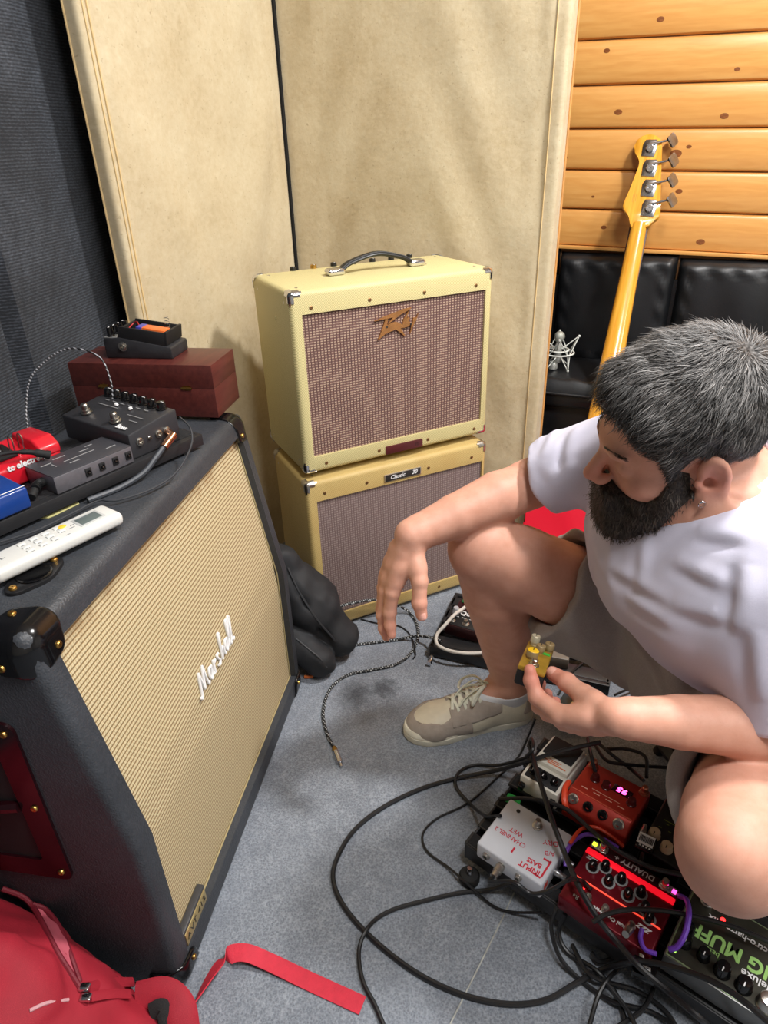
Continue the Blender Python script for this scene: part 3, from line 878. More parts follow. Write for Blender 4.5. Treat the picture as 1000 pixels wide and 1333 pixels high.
# model plate at the near bottom of the grille
bd = G().box((0.076, 0.008, 0.077), (0.080, 0.012, 0.036), 0.002).obj('model_plate', mat('plate_edge', (60, 60, 62), 0.4), cab)
G().box((0.076, 0.0017, 0.0755), (0.074, 0.002, 0.027), 0.0005).obj('plate_field', mat('plate_gold', (176, 156, 104), 0.35, 0.5), bd)
lettering('AVT 412', 0.016, mat('plate_ink', (40, 36, 30), 0.5), bd, L((0.076, 0.0004, 0.0755), (PI / 2, 0, 0)), space=1.15)
# shallow dish plate for a castor on the top
cst = G()
ring = [(0.030, 0.0), (0.029, 0.004), (0.024, 0.0062), (0.021, 0.0058), (0.017, 0.0018), (0.0, 0.0014)]
outl = []
for k in range(40):
    a = 2 * PI * k / 40
    r = 0.026 + 0.013 * abs(math.cos(a)) ** 6
    outl.append((r * math.cos(a) * 1.05, r * math.sin(a) * 0.92))
pd = G().prism(outl, 0, 0.005, bev=0.002).obj('castor_dish', black_plastic, cab, L((0.108, 0.112, mHt - 0.0005), (0, 0, -0.20)))
G().lathe([(0.0205, 0.0035), (0.0205, 0.0065), (0.0185, 0.0072), (0.016, 0.0052), (0, 0.0052)], 28).obj('dish_ring', gloss_black, pd)
for sx in (-1, 1):
    link('screw', SC2_ME, brass, pd, L((sx * 0.0315, 0, 0.005)))
# recessed side handle with a glossy frame
hy0, hy1, hz0, hz1 = 0.108, 0.268, 0.268, 0.556
Mh = Matrix(((0, 0, -1, 0), (1, 0, 0, 0), (0, 1, 0, 0), (0, 0, 0, 1)))            # local x -> y, y -> z, z -> -x (outwards)
gl = mat('oxblood_gloss', (34, 8, 13), 0.15)
def rr(x0, x1, y0, y1, r, n=5):
    o = []
    for cx, cy, a0 in ((x1 - r, y1 - r, 0), (x0 + r, y1 - r, PI / 2), (x0 + r, y0 + r, PI), (x1 - r, y0 + r, 1.5 * PI)):
        for k in range(n + 1): o.append((cx + r * math.cos(a0 + k * PI / 2 / n), cy + r * math.sin(a0 + k * PI / 2 / n)))
    return o
def ring_prism(g, out, inn, z0, z1, M):
    n = len(out); v = [(p[0], p[1], z) for z in (z0, z1) for q in (out, inn) for p in q]
    f = []
    for i in range(n):
        j = (i + 1) % n
        f.append([2 * n + i, 2 * n + j, 3 * n + j, 3 * n + i]); f.append([i, j, 2 * n + j, 2 * n + i][::1]); f.append([n + j, n + i, 3 * n + i, 3 * n + j])
    return g.add(v, f, M)
hp = ring_prism(G(), rr(hy0, hy1, hz0, hz1, 0.014), rr(hy0 + 0.034, hy1 - 0.034, hz0 + 0.036, hz1 - 0.036, 0.008), 0.0, 0.004, Mh).obj('side_handle', gl, cab, ang=30)
G().prism(rr(hy0 + 0.03, hy1 - 0.03, hz0 + 0.03, hz1 - 0.03, 0.01), 0.0004, 0.0008, M=Mh).obj('handle_recess', matte_black, hp)
G().tube([(-0.002, hy0 + 0.036, 0.41), (-0.006, 0.19, 0.405), (-0.002, hy1 - 0.036, 0.41)], 0.008, 8, 6).obj('grip_bar', gl, hp)
for y in (hy0 + 0.014, hy1 - 0.014):
    for z in (hz0 + 0.016, 0.412, hz1 - 0.016):
        link('screw', SC2_ME, brass, hp, L((-0.0038, y, z), (0, -PI / 2, 0)))
for x in (0.06, mW - 0.06):
    for y in (0.05, mD - 0.05):
        G().cyl((x, y, -0.001), (x, y, 0.006), 0.018, n=16).obj('rubber_foot', rubber, cab)

# ------------------------------------------------------------------ the seated man
PB = Vector((0.55, 0.88, 0.0))
man = thing('person', 'bearded man in white t-shirt and grey shorts, sitting and holding a small gold pedal', 'person', PB)
def mchild(o, parent=None):
    o.parent = parent or man
    if parent is None: o.matrix_parent_inverse = Matrix.Translation(-PB)
    return o
V3 = lambda v: np.array([v[0], v[1], v[2]], np.float32)
T_ = lambda x, y, t: V3(att(x, y, t))
HO = A3((0.388, 0.808, 0.774))
HR = np.array([(-0.959, 0.067, -0.275), (0.008, -0.965, -0.263), (-0.283, -0.255, 0.925)], np.float32).T   # columns: forward, left, up
HR[:, 0] /= np.linalg.norm(HR[:, 0]); HR[:, 1] -= HR[:, 0] * (HR[:, 0] @ HR[:, 1]); HR[:, 1] /= np.linalg.norm(HR[:, 1]); HR[:, 2] = np.cross(HR[:, 0], HR[:, 1])
def H2W(q): return HO + HR @ A3(q)
NECK = A3((0.492, 0.805, 0.672))
SL = 0.292
heel = atz(697, 935, 0.0); toe = atz(527, 962, 0.0)
fd = (toe - heel).normalized(); lf = Vector((0, 0, 1)).cross(fd)
shoe_o = toe - fd * SL - lf * 0.014
M_shoe = Matrix(((fd.x, lf.x, 0, shoe_o.x), (fd.y, lf.y, 0, shoe_o.y), (0, 0, 1, 0), (0, 0, 0, 1)))
RS, LS = A3((0.425, 0.975, 0.705)), T_(1015, 790, 0.82)
LST = A3((0.505, 0.650, 0.625))
RE, RW = T_(690, 630, 1.19), T_(536, 697, 1.12)
LE, LW = T_(1030, 950, 0.85), T_(806, 934, 0.85)
RH, RK, RA = A3((0.60, 0.975, 0.27)), T_(634, 716, 1.20), V3(M_shoe @ Vector((0.056, 0.0, 0.105)))
LH, LK, LA = A3((0.66, 0.80, 0.265)), T_(957, 1103, 0.79), A3((0.75, 0.69, 0.13))

def head_sdf(q):
    d = ellip(q, (-0.010, 0, 0.052), (0.098, 0.076, 0.084))
    d = smin(d, ellip(q, (0.040, 0, -0.028), (0.052, 0.058, 0.085)), 0.04)
    for s in (-1, 1):
        d = smin(d, rcone(q, (0.008, 0.052 * s, -0.055), (0.070, 0.016 * s, -0.098), 0.022, 0.020), 0.03)
        d = smin(d, ellip(q, (0.062, 0.043 * s, -0.020), (0.022, 0.020, 0.017)), 0.02)
    d = smin(d, ellip(q, (0.080, 0, -0.096), (0.020, 0.026, 0.022)), 0.02)
    d = smin(d, rcone(q, (0.087, -0.028, 0.027), (0.087, 0.028, 0.027), 0.0105, 0.0105), 0.016)
    for s in (-1, 1):
        d = smax(d, -ellip(q, (0.101, 0.032 * s, 0.008), (0.018, 0.017, 0.013)), 0.014)
    for s in (-1, 1):
        d = smin(d, ellip(q, (0.0765, 0.032 * s, 0.007), (0.0135, 0.0145, 0.0125)), 0.004)
        d = smax(d, -rcone(q, (0.0905, 0.020 * s, -0.0005), (0.088, 0.044 * s, -0.0015), 0.0012, 0.0012), 0.003)
    d = smin(d, rcone(q, (0.090, 0, 0.018), (0.1165, 0, -0.020), 0.0075, 0.0105), 0.010)
    for s in (-1, 1):
        d = smin(d, ellip(q, (0.105, 0.0115 * s, -0.0265), (0.0115, 0.0075, 0.0075)), 0.007)
        d = smax(d, -ellip(q, (0.108, 0.006 * s, -0.0345), (0.006, 0.003, 0.004)), 0.003)
    d = smin(d, rcone(q, (0.092, -0.018, -0.060), (0.092, 0.018, -0.060), 0.0085, 0.0085), 0.008)
    d = smax(d, -rcone(q, (0.103, -0.020, -0.060), (0.103, 0.020, -0.060), 0.002, 0.002), 0.003)
    # ears: rim, lobe, hollow
    for s in (-1, 1):
        c, k = math.cos(0.42), math.sin(0.42)
        Re = np.array([[c, -k * s * -1, 0], [k * s * -1, c, 0], [0, 0, 1]], np.float32)
        e = ellip(q, (-0.012, 0.083 * s, 0.004), (0.0195, 0.0075, 0.032), Re)
        e = smin(e, ellip(q, (-0.001, 0.079 * s, -0.026), (0.0095, 0.006, 0.012)), 0.008)
        e = smax(e, -ellip(q, (-0.010, 0.0915 * s, 0.006), (0.0125, 0.0075, 0.0225), Re), 0.004)
        e = smax(e, -ellip(q, (-0.006, 0.084 * s, -0.006), (0.007, 0.009, 0.008)), 0.004)
        e = smin(e, ellip(q, (0.006, 0.079 * s, -0.007), (0.004, 0.005, 0.006)), 0.004)
        d = smin(d, e, 0.005)
    return d
def scalp_sdf(q):
    return smin(ellip(q, (-0.010, 0, 0.052), (0.098, 0.076, 0.084)), ellip(q, (0.040, 0, -0.028), (0.052, 0.058, 0.085)), 0.04)

# finger chains: (points, radii)
R_FINGERS = [
    ([T_(540, 718, 1.118), T_(546.5, 757, 1.108), T_(546, 785, 1.112), T_(549, 801, 1.118)], [0.0165, 0.0130, 0.0118, 0.0098]),
    ([T_(527, 720, 1.120), T_(511, 771, 1.135), T_(507.5, 797, 1.150), T_(508, 814, 1.156), T_(510, 826, 1.158)], [0.018, 0.0122, 0.0108, 0.0094, 0.0078]),
    ([T_(521, 718, 1.132), T_(503, 769, 1.157), T_(498.5, 801, 1.175), T_(500, 818, 1.180), T_(503, 829, 1.182)], [0.018, 0.0120, 0.0108, 0.0094, 0.0078]),
    ([T_(518, 716, 1.145), T_(500, 765, 1.180), T_(497, 794, 1.196), T_(499, 810, 1.202), T_(502, 820, 1.204)], [0.017, 0.0115, 0.0102, 0.0088, 0.0075]),
    ([T_(519, 712, 1.155), T_(500.5, 757, 1.196), T_(498.5, 778, 1.208), T_(500, 791, 1.212), T_(502, 799, 1.214)], [0.016, 0.0105, 0.0090, 0.0078, 0.0068])]
L_FINGERS = [
    ([T_(790, 925, 0.862), T_(760, 905, 0.898), T_(741, 889, 0.922), T_(727.5, 879.5, 0.945)], [0.0140, 0.0135, 0.0122, 0.0102]),
    ([T_(790, 935, 0.860), T_(730, 931, 0.900), T_(699, 907, 0.928), T_(691.5, 886, 0.948), T_(690, 872, 0.958)], [0.0125, 0.0130, 0.0110, 0.0095, 0.0080]),
    ([T_(792, 938, 0.866), T_(735, 938, 0.922), T_(703, 919, 0.958), T_(699, 901, 0.975), T_(704, 890, 0.984)], [0.0120, 0.0130, 0.0110, 0.0095, 0.0080]),
    ([T_(794, 940, 0.872), T_(744, 942, 0.942), T_(713, 929, 0.978), T_(707, 913, 0.992), T_(713, 903, 1.000)], [0.016, 0.0120, 0.0102, 0.0088, 0.0075]),
    ([T_(797, 940, 0.876), T_(755, 943, 0.955), T_(728, 936, 0.982), T_(722, 922, 0.994), T_(724, 913, 1.000)], [0.017, 0.0108, 0.0092, 0.0080, 0.0070])]
# the gold pedal in the left hand: its frame comes from the four corners of its face
gM = frame(att(699, 854, 0.975), att(727, 840, 0.985) - att(694, 834, 0.985), att(710, 837, 1.02) - att(692, 872, 0.935)) @ Matrix.Rotation(-0.33, 4, 'Z')
_gMi = np.array(gM.inverted(), np.float32)
def gold_sdf(P): return float(rbox((np.asarray(P, np.float32) @ _gMi[:3, :3].T + _gMi[:3, 3])[None], (0, 0, -0.0155), (0.0195, 0.043, 0.0155), 0.002)[0])
def grip(P, r, press=0.0015):
    """slide a finger joint towards the viewer until the finger lies against the pedal"""
    P = np.array(P, np.float32); d = V3(_C) - P; d /= np.linalg.norm(d)
    for _ in range(80):
        if gold_sdf(P) >= r - press: break
        P = P + d * 0.0007
    return P
def push(P, r, press=0.0015):
    P = np.array(P, np.float32)
    for _ in range(40):
        s_ = gold_sdf(P)
        if s_ >= r - press: break
        g = np.array([gold_sdf(P + A3([0.0005 * (k == j) for k in range(3)])) - gold_sdf(P - A3([0.0005 * (k == j) for k in range(3)])) for j in range(3)]); g /= max(np.linalg.norm(g), 1e-9)
        P = P + g * min(0.002, r - press - s_ + 0.0003)
    return P
for _k, _fn in ((0, push), (1, grip), (2, push), (3, push), (4, push)):
    _pts, _rs = L_FINGERS[_k]
    for _i in range(2, len(_pts)): _pts[_i] = _fn(_pts[_i], _rs[_i])
    if _k == 0:                                         # close the thumb on the pedal's side
        for _i in (2, 3):
            P_ = _pts[_i]; g = np.array([gold_sdf(P_ + A3([0.0005 * (k == j) for k in range(3)])) - gold_sdf(P_ - A3([0.0005 * (k == j) for k in range(3)])) for j in range(3)]); g /= np.linalg.norm(g)
            _pts[_i] = (P_ - g * ((gold_sdf(_pts[3]) - (_rs[3] - 0.0012)) if _i == 3 else 0.003)).astype(np.float32)
    print('grip', _k, [round(gold_sdf(q) * 1000, 1) for q in _pts], [round(gold_sdf((a + b) / 2) * 1000, 1) for a, b in zip(_pts[:-1], _pts[1:])], _rs)
def hand_sdf(p, F, wrist):
    d = None
    for pts, rs in F:
        e = polycone(p, pts, rs, 0.004)
        for i in range(1, len(pts) - 1):                         # slightly fuller joints
            e = smin(e, np.sqrt(((p - pts[i]) ** 2).sum(1)) - rs[i] * 1.03, 0.004)
        d = e if d is None else smin(d, e, 0.006)
    # palm: webs between the knuckle rays
    for i in range(1, 4):
        for a in (0.35, 0.7):
            m0 = F[i][0][0] * (1 - a) + F[i][0][1] * a; m1 = F[i + 1][0][0] * (1 - a) + F[i + 1][0][1] * a
            d = smin(d, rcone(p, m0, m1, 0.0125, 0.012), 0.012)
    m0 = F[0][0][0] * 0.45 + F[0][0][1] * 0.55; m1 = F[1][0][0] * 0.55 + F[1][0][1] * 0.45
    d = smin(d, rcone(p, m0, m1, 0.012, 0.012), 0.014)
    return d
def lerp(a, b, t): return a * (1 - t) + b * t
def body_sdf(p):
    q = (p - HO) @ HR
    d = np.full(len(p), 1.0, np.float32)
    m = (q * q).sum(1) < 0.20 ** 2
    if m.any(): d[m] = head_sdf(q[m])
    far = ~m
    d[far] = np.sqrt((q[far] ** 2).sum(1)) - 0.135
    d = smin(d, rcone(p, H2W((-0.022, 0, -0.03)), NECK, 0.056, 0.060), 0.03)
    d = smin(d, rcone(p, H2W((-0.012, 0.052, -0.035)), lerp(NECK, LS, 0.25) + A3((-0.05, 0, -0.02)), 0.013, 0.013), 0.025)
    # trunk
    b = rcone(p, lerp(RS, LST, 0.18), lerp(RS, LST, 0.82), 0.082, 0.082)
    b = smin(b, rcone(p, lerp(RS, LST, 0.3) + A3((0, 0, -0.09)), lerp(RS, LST, 0.7) + A3((0, 0, -0.09)), 0.115, 0.115), 0.06)
    b = smin(b, rcone(p, (0.51, 0.825, 0.52), (0.600, 0.888, 0.30), 0.108, 0.108), 0.06)
    b = smin(b, rcone(p, RH, LH, 0.10, 0.10), 0.06)
    d = smin(d, b, 0.05)
    # arms
    for S, E, W, bulge in ((RS, RE, RW, 1.0), (LS, LE, LW, 0.9)):
        a = polycone(p, [S, lerp(S, E, 0.5), E], [0.053, 0.051, 0.043], 0.005)
        fr_ = [0.039, 0.044, 0.036, 0.0280, 0.0270] if bulge == 1.0 else [0.036, 0.037, 0.031, 0.0240, 0.0220]
        fa = polycone(p, [E, lerp(E, W, 0.28), lerp(E, W, 0.65), lerp(E, W, 0.94), W], [r_ + 0.002 for r_ in fr_], 0.004)
        d = smin(d, smin(a, fa, 0.012), 0.02)
    for Fg, Wr in ((R_FINGERS, RW), (L_FINGERS, LW)):
        cen = lerp(Wr, Fg[2][0][2], 0.55); r2 = ((p - cen) ** 2).sum(1)
        m = r2 < 0.17 ** 2
        hd_ = np.sqrt(r2) - 0.09
        if m.any(): hd_[m] = hand_sdf(p[m], Fg, Wr)
        d = smin(d, hd_, 0.012)
    # legs
    back = A3((0.045, 0.0, 0.0))
    leg = polycone(p, [RH, lerp(RH, RK, 0.5), lerp(RH, RK, 0.86), RK], [0.094, 0.083, 0.070, 0.063], 0.008)
    leg = smin(leg, np.sqrt(((p - (RK + A3((-0.012, -0.004, 0.012)))) ** 2).sum(1)) - 0.053, 0.025)
    sh = polycone(p, [RK, lerp(RK, RA, 0.3), lerp(RK, RA, 0.72), RA], [0.062, 0.059, 0.046, 0.0385], 0.006)
    sh = smin(sh, rcone(p, lerp(RK, RA, 0.18) + back * 0.55, lerp(RK, RA, 0.52) + back * 0.6, 0.046, 0.038), 0.03)
    sh = smin(sh, np.sqrt(((p - (RA + A3((-0.012, -0.028, 0.008)))) ** 2).sum(1)) - 0.0135, 0.015)
    leg = smin(leg, sh, 0.012)
    leg = smin(leg, rcone(p, RA, RA + A3((-0.10, -0.018, -0.055)), 0.036, 0.022), 0.02)
    d = smin(d, leg, 0.012)
    leg = polycone(p, [LH, lerp(LH, LK, 0.5), lerp(LH, LK, 0.86), LK], [0.094, 0.086, 0.073, 0.065], 0.008)
    sh = polycone(p, [LK + A3((0.0, -0.004, -0.014)), lerp(LK, LA, 0.3), lerp(LK, LA, 0.72), LA], [0.061, 0.056, 0.044, 0.038], 0.006)
    leg = smin(leg, ellip(p, LK + A3((-0.020, -0.014, 0.020)), (0.042, 0.042, 0.040)), 0.02)
    leg = smin(leg, sh, 0.012)
    leg = smin(leg, rcone(p, LA, LA + A3((-0.05, -0.02, -0.07)), 0.036, 0.024), 0.02)
    return smin(d, leg, 0.012)

def skin_mat():
    n = NT('skin')
    a = n.attr('flush')
    mott = n.noise(55, 4); fine = n.noise(420, 3)
    col = n.ramp(mott, [(0.3, srgb(205, 150, 127)), (0.7, srgb(214, 161, 139))])
    col = n.mix(n.mul(a, 0.75), col, srgb(212, 112, 98))
    col = n.mix(n.mul(n.sstep(fine, 0.55, 0.75), 0.12), col, srgb(160, 100, 80))
    n.P(Base_Color=col, Roughness=0.52, Specular_IOR_Level=0.4, Subsurface_Weight=0.18, Subsurface_Radius=(0.012, 0.005, 0.003), Subsurface_Scale=0.5)
    n.bump(n.add(n.mul(fine, 0.6), n.mul(n.noise(260, 3), 0.4)), 0.10, 0.0008)
    return reg(n)
skin = skin_mat()
bp, bF = sdf_mesh(body_sdf, (-0.05, 0.40, 0.02), (0.86, 1.22, 0.98), 0.0034)
bme = np_mesh('body', bp, bF)
fl = np.zeros(len(bp), np.float32)
for F, amt in ((R_FINGERS, 0.35), (L_FINGERS, 0.75)):
    for pts, rs in F:
        dd_ = np.sqrt(((bp - pts[-1]) ** 2).sum(1)); fl = np.maximum(fl, amt * np.clip(1 - dd_ / 0.05, 0, 1))
qh = (bp - HO) @ HR
for c, r, amt in (((0.115, 0, -0.02), 0.035, 0.5), ((-0.008, 0.088, 0.0), 0.035, 0.6), ((0.07, 0.045, -0.015), 0.03, 0.3)):
    dd_ = np.sqrt(((qh - A3(c)) ** 2).sum(1)); fl = np.maximum(fl, amt * np.clip(1 - dd_ / r, 0, 1))
at_ = bme.attributes.new('flush', 'FLOAT', 'POINT'); at_.data.foreach_set('value', fl)
mchild(link('body', bme, skin))
# thumb nails
nail_m = mat('finger_nail', (226, 168, 152), 0.25, spec=0.6)
def nail(P, D, N, w, l_):
    D = Vector(D).normalized(); N = Vector(N); N = (N - D * N.dot(D)).normalized(); S = D.cross(N)
    g = G().grid(lambda u, v: tuple(Vector(P) + D * ((v - 0.5) * l_) + S * (math.sin((u - 0.5) * 2.0) * w * 0.6) + N * (math.cos((u - 0.5) * 2.0) * w * 0.55 - 0.0012 * (abs(v - 0.5) * 2) ** 3)), 8, 8)
    mchild(g.obj('finger_nail', nail_m, ang=80))
toc = lambda P: Vector(_C) - Vector(P)
p3, p2 = R_FINGERS[0][0][3], R_FINGERS[0][0][2]
nail(Vector(p3) - Vector(p3 - p2) * 0.02 + toc(p3).normalized() * 0.0042 + Vector((0.001, 0, 0)), p3 - p2, toc(p3), 0.0125, 0.014)
p3, p2 = L_FINGERS[0][0][3], L_FINGERS[0][0][2]
nail(Vector(p3) + toc(p3).normalized() * 0.0040 + Vector((0, 0, 0.0022)), p3 - p2, toc(p3) + Vector((0, 0, 0.5)), 0.0125, 0.014)

# ------------------------------------------------------------------ clothes
def cloth(name, base, var, bs, sheen=0.1):
    n = NT(name)
    w = n.noise(1.0, 3, vec=n.scaled((bs, bs, bs)), rough=0.7); big = n.noise(9, 3)
    lo = tuple(c * (1 - var) for c in srgb(*base)[:3]) + (1,); hi = tuple(min(1, c * (1 + var)) for c in srgb(*base)[:3]) + (1,)
    n.P(Base_Color=n.ramp(n.add(n.mul(w, 0.6), n.mul(big, 0.4)), [(0.35, lo), (0.65, hi)]), Roughness=0.9, Specular_IOR_Level=0.15, Sheen_Weight=sheen)
    n.bump(w, 0.2, 0.0008)
    return reg(n)
shirt_m = cloth('white_jersey', (203, 201, 218), 0.03, 700)
shorts_m = cloth('grey_marl', (160, 153, 147), 0.13, 420)
def folds(p, d, f, ph, amp, seed):
    d = A3(d); d = d / np.linalg.norm(d)
    return amp * np.sin((p @ d) * f + ph + 1.6 * vnoise(p, 11, seed)) * (0.55 + 0.45 * vnoise(p, 8, seed + 3))
def ridge(p, a, b, w, h):
    a = A3(a); ba = A3(b) - a; pa = p - a
    t = np.clip((pa @ ba) / float(ba @ ba), 0, 1); q = pa - t[:, None] * ba
    return h * np.sin(np.pi * np.clip(t, 0.02, 0.98)) ** 0.7 * np.exp(-((q * q).sum(1)) / (w * w))
RSE = lerp(RS, RE, 0.86); LSE = lerp(LS, LE, 0.86)
rs_dir = (RE - RS) / np.linalg.norm(RE - RS); ls_dir = (LE - LS) / np.linalg.norm(LE - LS)
FOLD_PX = [[(787, 733), (875, 785), (969, 812)], [(802, 691), (792, 754)], [(875, 728), (969, 770)], [(974, 733), (964, 832)], [(726, 540), (706, 600)], [(752, 556), (738, 618)], [(812, 775), (880, 815)], [(840, 700), (835, 770)], [(905, 690), (985, 700)], [(985, 815), (988, 915)], [(768, 690), (800, 770)], [(700, 560), (722, 630)], [(930, 640), (990, 655)]]
FOLDS3 = []
def shirt_sdf(p):
    d = rcone(p, lerp(RS, LST, 0.12), lerp(RS, LST, 0.88), 0.090, 0.090)
    d = smin(d, rcone(p, lerp(RS, LST, 0.28) + A3((-0.01, 0, -0.09)), lerp(RS, LST, 0.72) + A3((-0.01, 0, -0.09)), 0.125, 0.125), 0.06)
    d = smin(d, rcone(p, (0.475, 0.83, 0.52), (0.570, 0.885, 0.40), 0.136, 0.140), 0.07)
    d = smin(d, rcone(p, (0.60, 0.98, 0.34), (0.64, 0.80, 0.34), 0.125, 0.125), 0.06)
    d = smin(d, rcone(p, lerp(NECK, HO, 0.1) + A3((0.015, 0, 0)), lerp(RS, LST, 0.5), 0.070, 0.08), 0.05)
    # sleeves, wider towards the hem
    for S, E, k0, k1, k in ((RS, RSE, 0.068, 0.068, rs_dir), (LS, LSE, 0.070, 0.068, ls_dir)):
        d = smin(d, rcone(p, S, E + k * 0.05, k0, k1), 0.035)
    d = d + folds(p, (0.2, 0.3, 1.0), 62, 0.3, 0.007, 1.0) * np.clip((0.60 - p[:, 2]) / 0.2, 0, 1)
    d = d + folds(p, (0.3, 1.0, -0.25), 50, 1.3, 0.006, 2.4)
    d = d - ridge(p, (0.36, 0.99, 0.55), (0.47, 0.90, 0.42), 0.016, 0.012) + ridge(p, (0.39, 0.97, 0.50), (0.50, 0.86, 0.39), 0.012, 0.010)
    d = d - ridge(p, (0.36, 0.90, 0.56), (0.42, 0.80, 0.42), 0.016, 0.010) - ridge(p, (0.42, 0.66, 0.50), (0.45, 0.80, 0.36), 0.018, 0.014)
    d = d + ridge(p, (0.43, 0.63, 0.56), (0.47, 0.72, 0.42), 0.013, 0.012) - ridge(p, (0.44, 0.60, 0.60), (0.43, 0.72, 0.50), 0.014, 0.009)
    d = d - ridge(p, lerp(RS, RE, 0.25) + A3((-0.03, -0.05, 0)), lerp(RS, RE, 0.62) + A3((-0.01, -0.06, -0.03)), 0.012, 0.009) + ridge(p, lerp(RS, RE, 0.22) + A3((-0.05, -0.03, 0.01)), lerp(RS, RE, 0.62) + A3((-0.04, -0.04, 0.02)), 0.010, 0.008)
    d = d + folds(p, (0.6, 0.5, 0.6), 150, 0.9, 0.0022, 4.0) * np.clip(1.2 - np.sqrt(((p - A3((0.40, 0.95, 0.56))) ** 2).sum(1)) / 0.12, 0, 1)
    d = d + folds(p, (0.2, 0.4, 1.0), 120, 0.0, 0.0030, 6.0) * np.clip((0.52 - p[:, 2]) / 0.10, 0, 1) + folds(p, (0.1, 1.0, 0.1), 130, 0.5, 0.0018, 8.0)
    for a, b_, up_, g_ in FOLDS3:
        d = d - ridge(p, a, b_, 0.012, g_) + ridge(p, a + up_, b_ + up_, 0.010, g_ * 0.8)
    # cut off: hem, sleeve ends, neck
    hem = -plane_d(p, (0.42, 0.84, 0.440), (0.60, 0.10, 1.0)) + 0.004 * np.sin(p[:, 1] * 60)
    d = smax(d, hem, 0.008)
    for E, k, rad in ((RSE, rs_dir, 0.055), (LSE, ls_dir, 0.056)):
        near = np.sqrt(((p - E) ** 2).sum(1)) - 0.115
        cut = plane_d(p, E, k) + 0.003 * np.sin(p[:, 2] * 90)
        d = np.where(near < 0, smax(d, cut, 0.006), d)
        inner = rcone(p, E - k * 0.03, E + k * 0.2, rad, rad + 0.004)
        d = np.where(near < 0, smax(d, -inner, 0.004), d)
    nk = rcone(p, H2W((-0.02, 0, -0.05)), NECK + A3((0.02, 0, -0.035)), 0.085, 0.068)
    d = smax(d, -nk, 0.008)
    return d
def px_hit(f, x, y, t0, t1, n=500):
    ts = np.linspace(t0, t1, n); q = np.stack([V3(att(x, y, t)) for t in ts]).astype(np.float32); s_ = f(q)
    k = np.nonzero(s_ < 0)[0]; return q[k[0]] if len(k) else q[int(np.argmin(s_))]
_f3 = []
for ln in FOLD_PX:
    hp_ = [px_hit(shirt_sdf, x, y, 0.6, 1.4) for x, y in ln]
    for a, b_ in zip(hp_[:-1], hp_[1:]):
        dr = (b_ - a) / max(np.linalg.norm(b_ - a), 1e-6); vw = V3(_C) - a; vw /= np.linalg.norm(vw)
        _f3.append((a, b_, np.cross(dr, vw) * 0.016, 0.011 if ln[0][0] in (974, 985) else 0.0055))
FOLDS3 = _f3
shirt = mchild(sdf_obj('t_shirt', shirt_sdf, (0.22, 0.45, 0.22), (0.88, 1.17, 0.86), 0.0042, shirt_m, slack=1.9))
# collar band round the neck opening: rides on the edge of the cut
nk_c = lerp(NECK + A3((0.02, 0, -0.035)), H2W((-0.02, 0, -0.05)), 0.30)
nk_ax = H2W((-0.02, 0, -0.05)) - (NECK + A3((0.02, 0, -0.035))); nk_ax = nk_ax / np.linalg.norm(nk_ax)
nk_x = np.cross(nk_ax, A3((0, 1, 0))); nk_x /= np.linalg.norm(nk_x); nk_y = np.cross(nk_ax, nk_x)
cpts = []
for k in range(48):
    a = 2 * PI * k / 48
    dirn = nk_x * math.cos(a) + nk_y * math.sin(a)
    hs = np.linspace(-0.10, 0.10, 81)
    rr_ = 0.0775
    P_ = nk_c + nk_ax * hs[:, None] + dirn * (rr_ + 0.011)
    s_ = shirt_sdf(P_.astype(np.float32))
    ins = np.nonzero(s_ < 0)[0]
    h_ = hs[ins[-1]] if len(ins) else 0.0
    B0_ = NECK + A3((0.02, 0, -0.035)); B1_ = H2W((-0.02, 0, -0.05)); c_ = nk_c + nk_ax * h_
    s_k = float(np.clip(((c_ - B0_) @ nk_ax) / np.linalg.norm(B1_ - B0_), 0, 1))
    cpts.append(nk_c + nk_ax * (h_ - 0.001) + dirn * (0.068 + 0.017 * s_k + 0.0035))
cp = np.array(cpts)
for _ in range(3): cp = (np.roll(cp, 1, 0) + cp * 2 + np.roll(cp, -1, 0)) / 4
mchild(G().tube([Vector(c) for c in cp], 0.0065, 10, 2, closed=True).obj('collar', shirt_m), shirt)

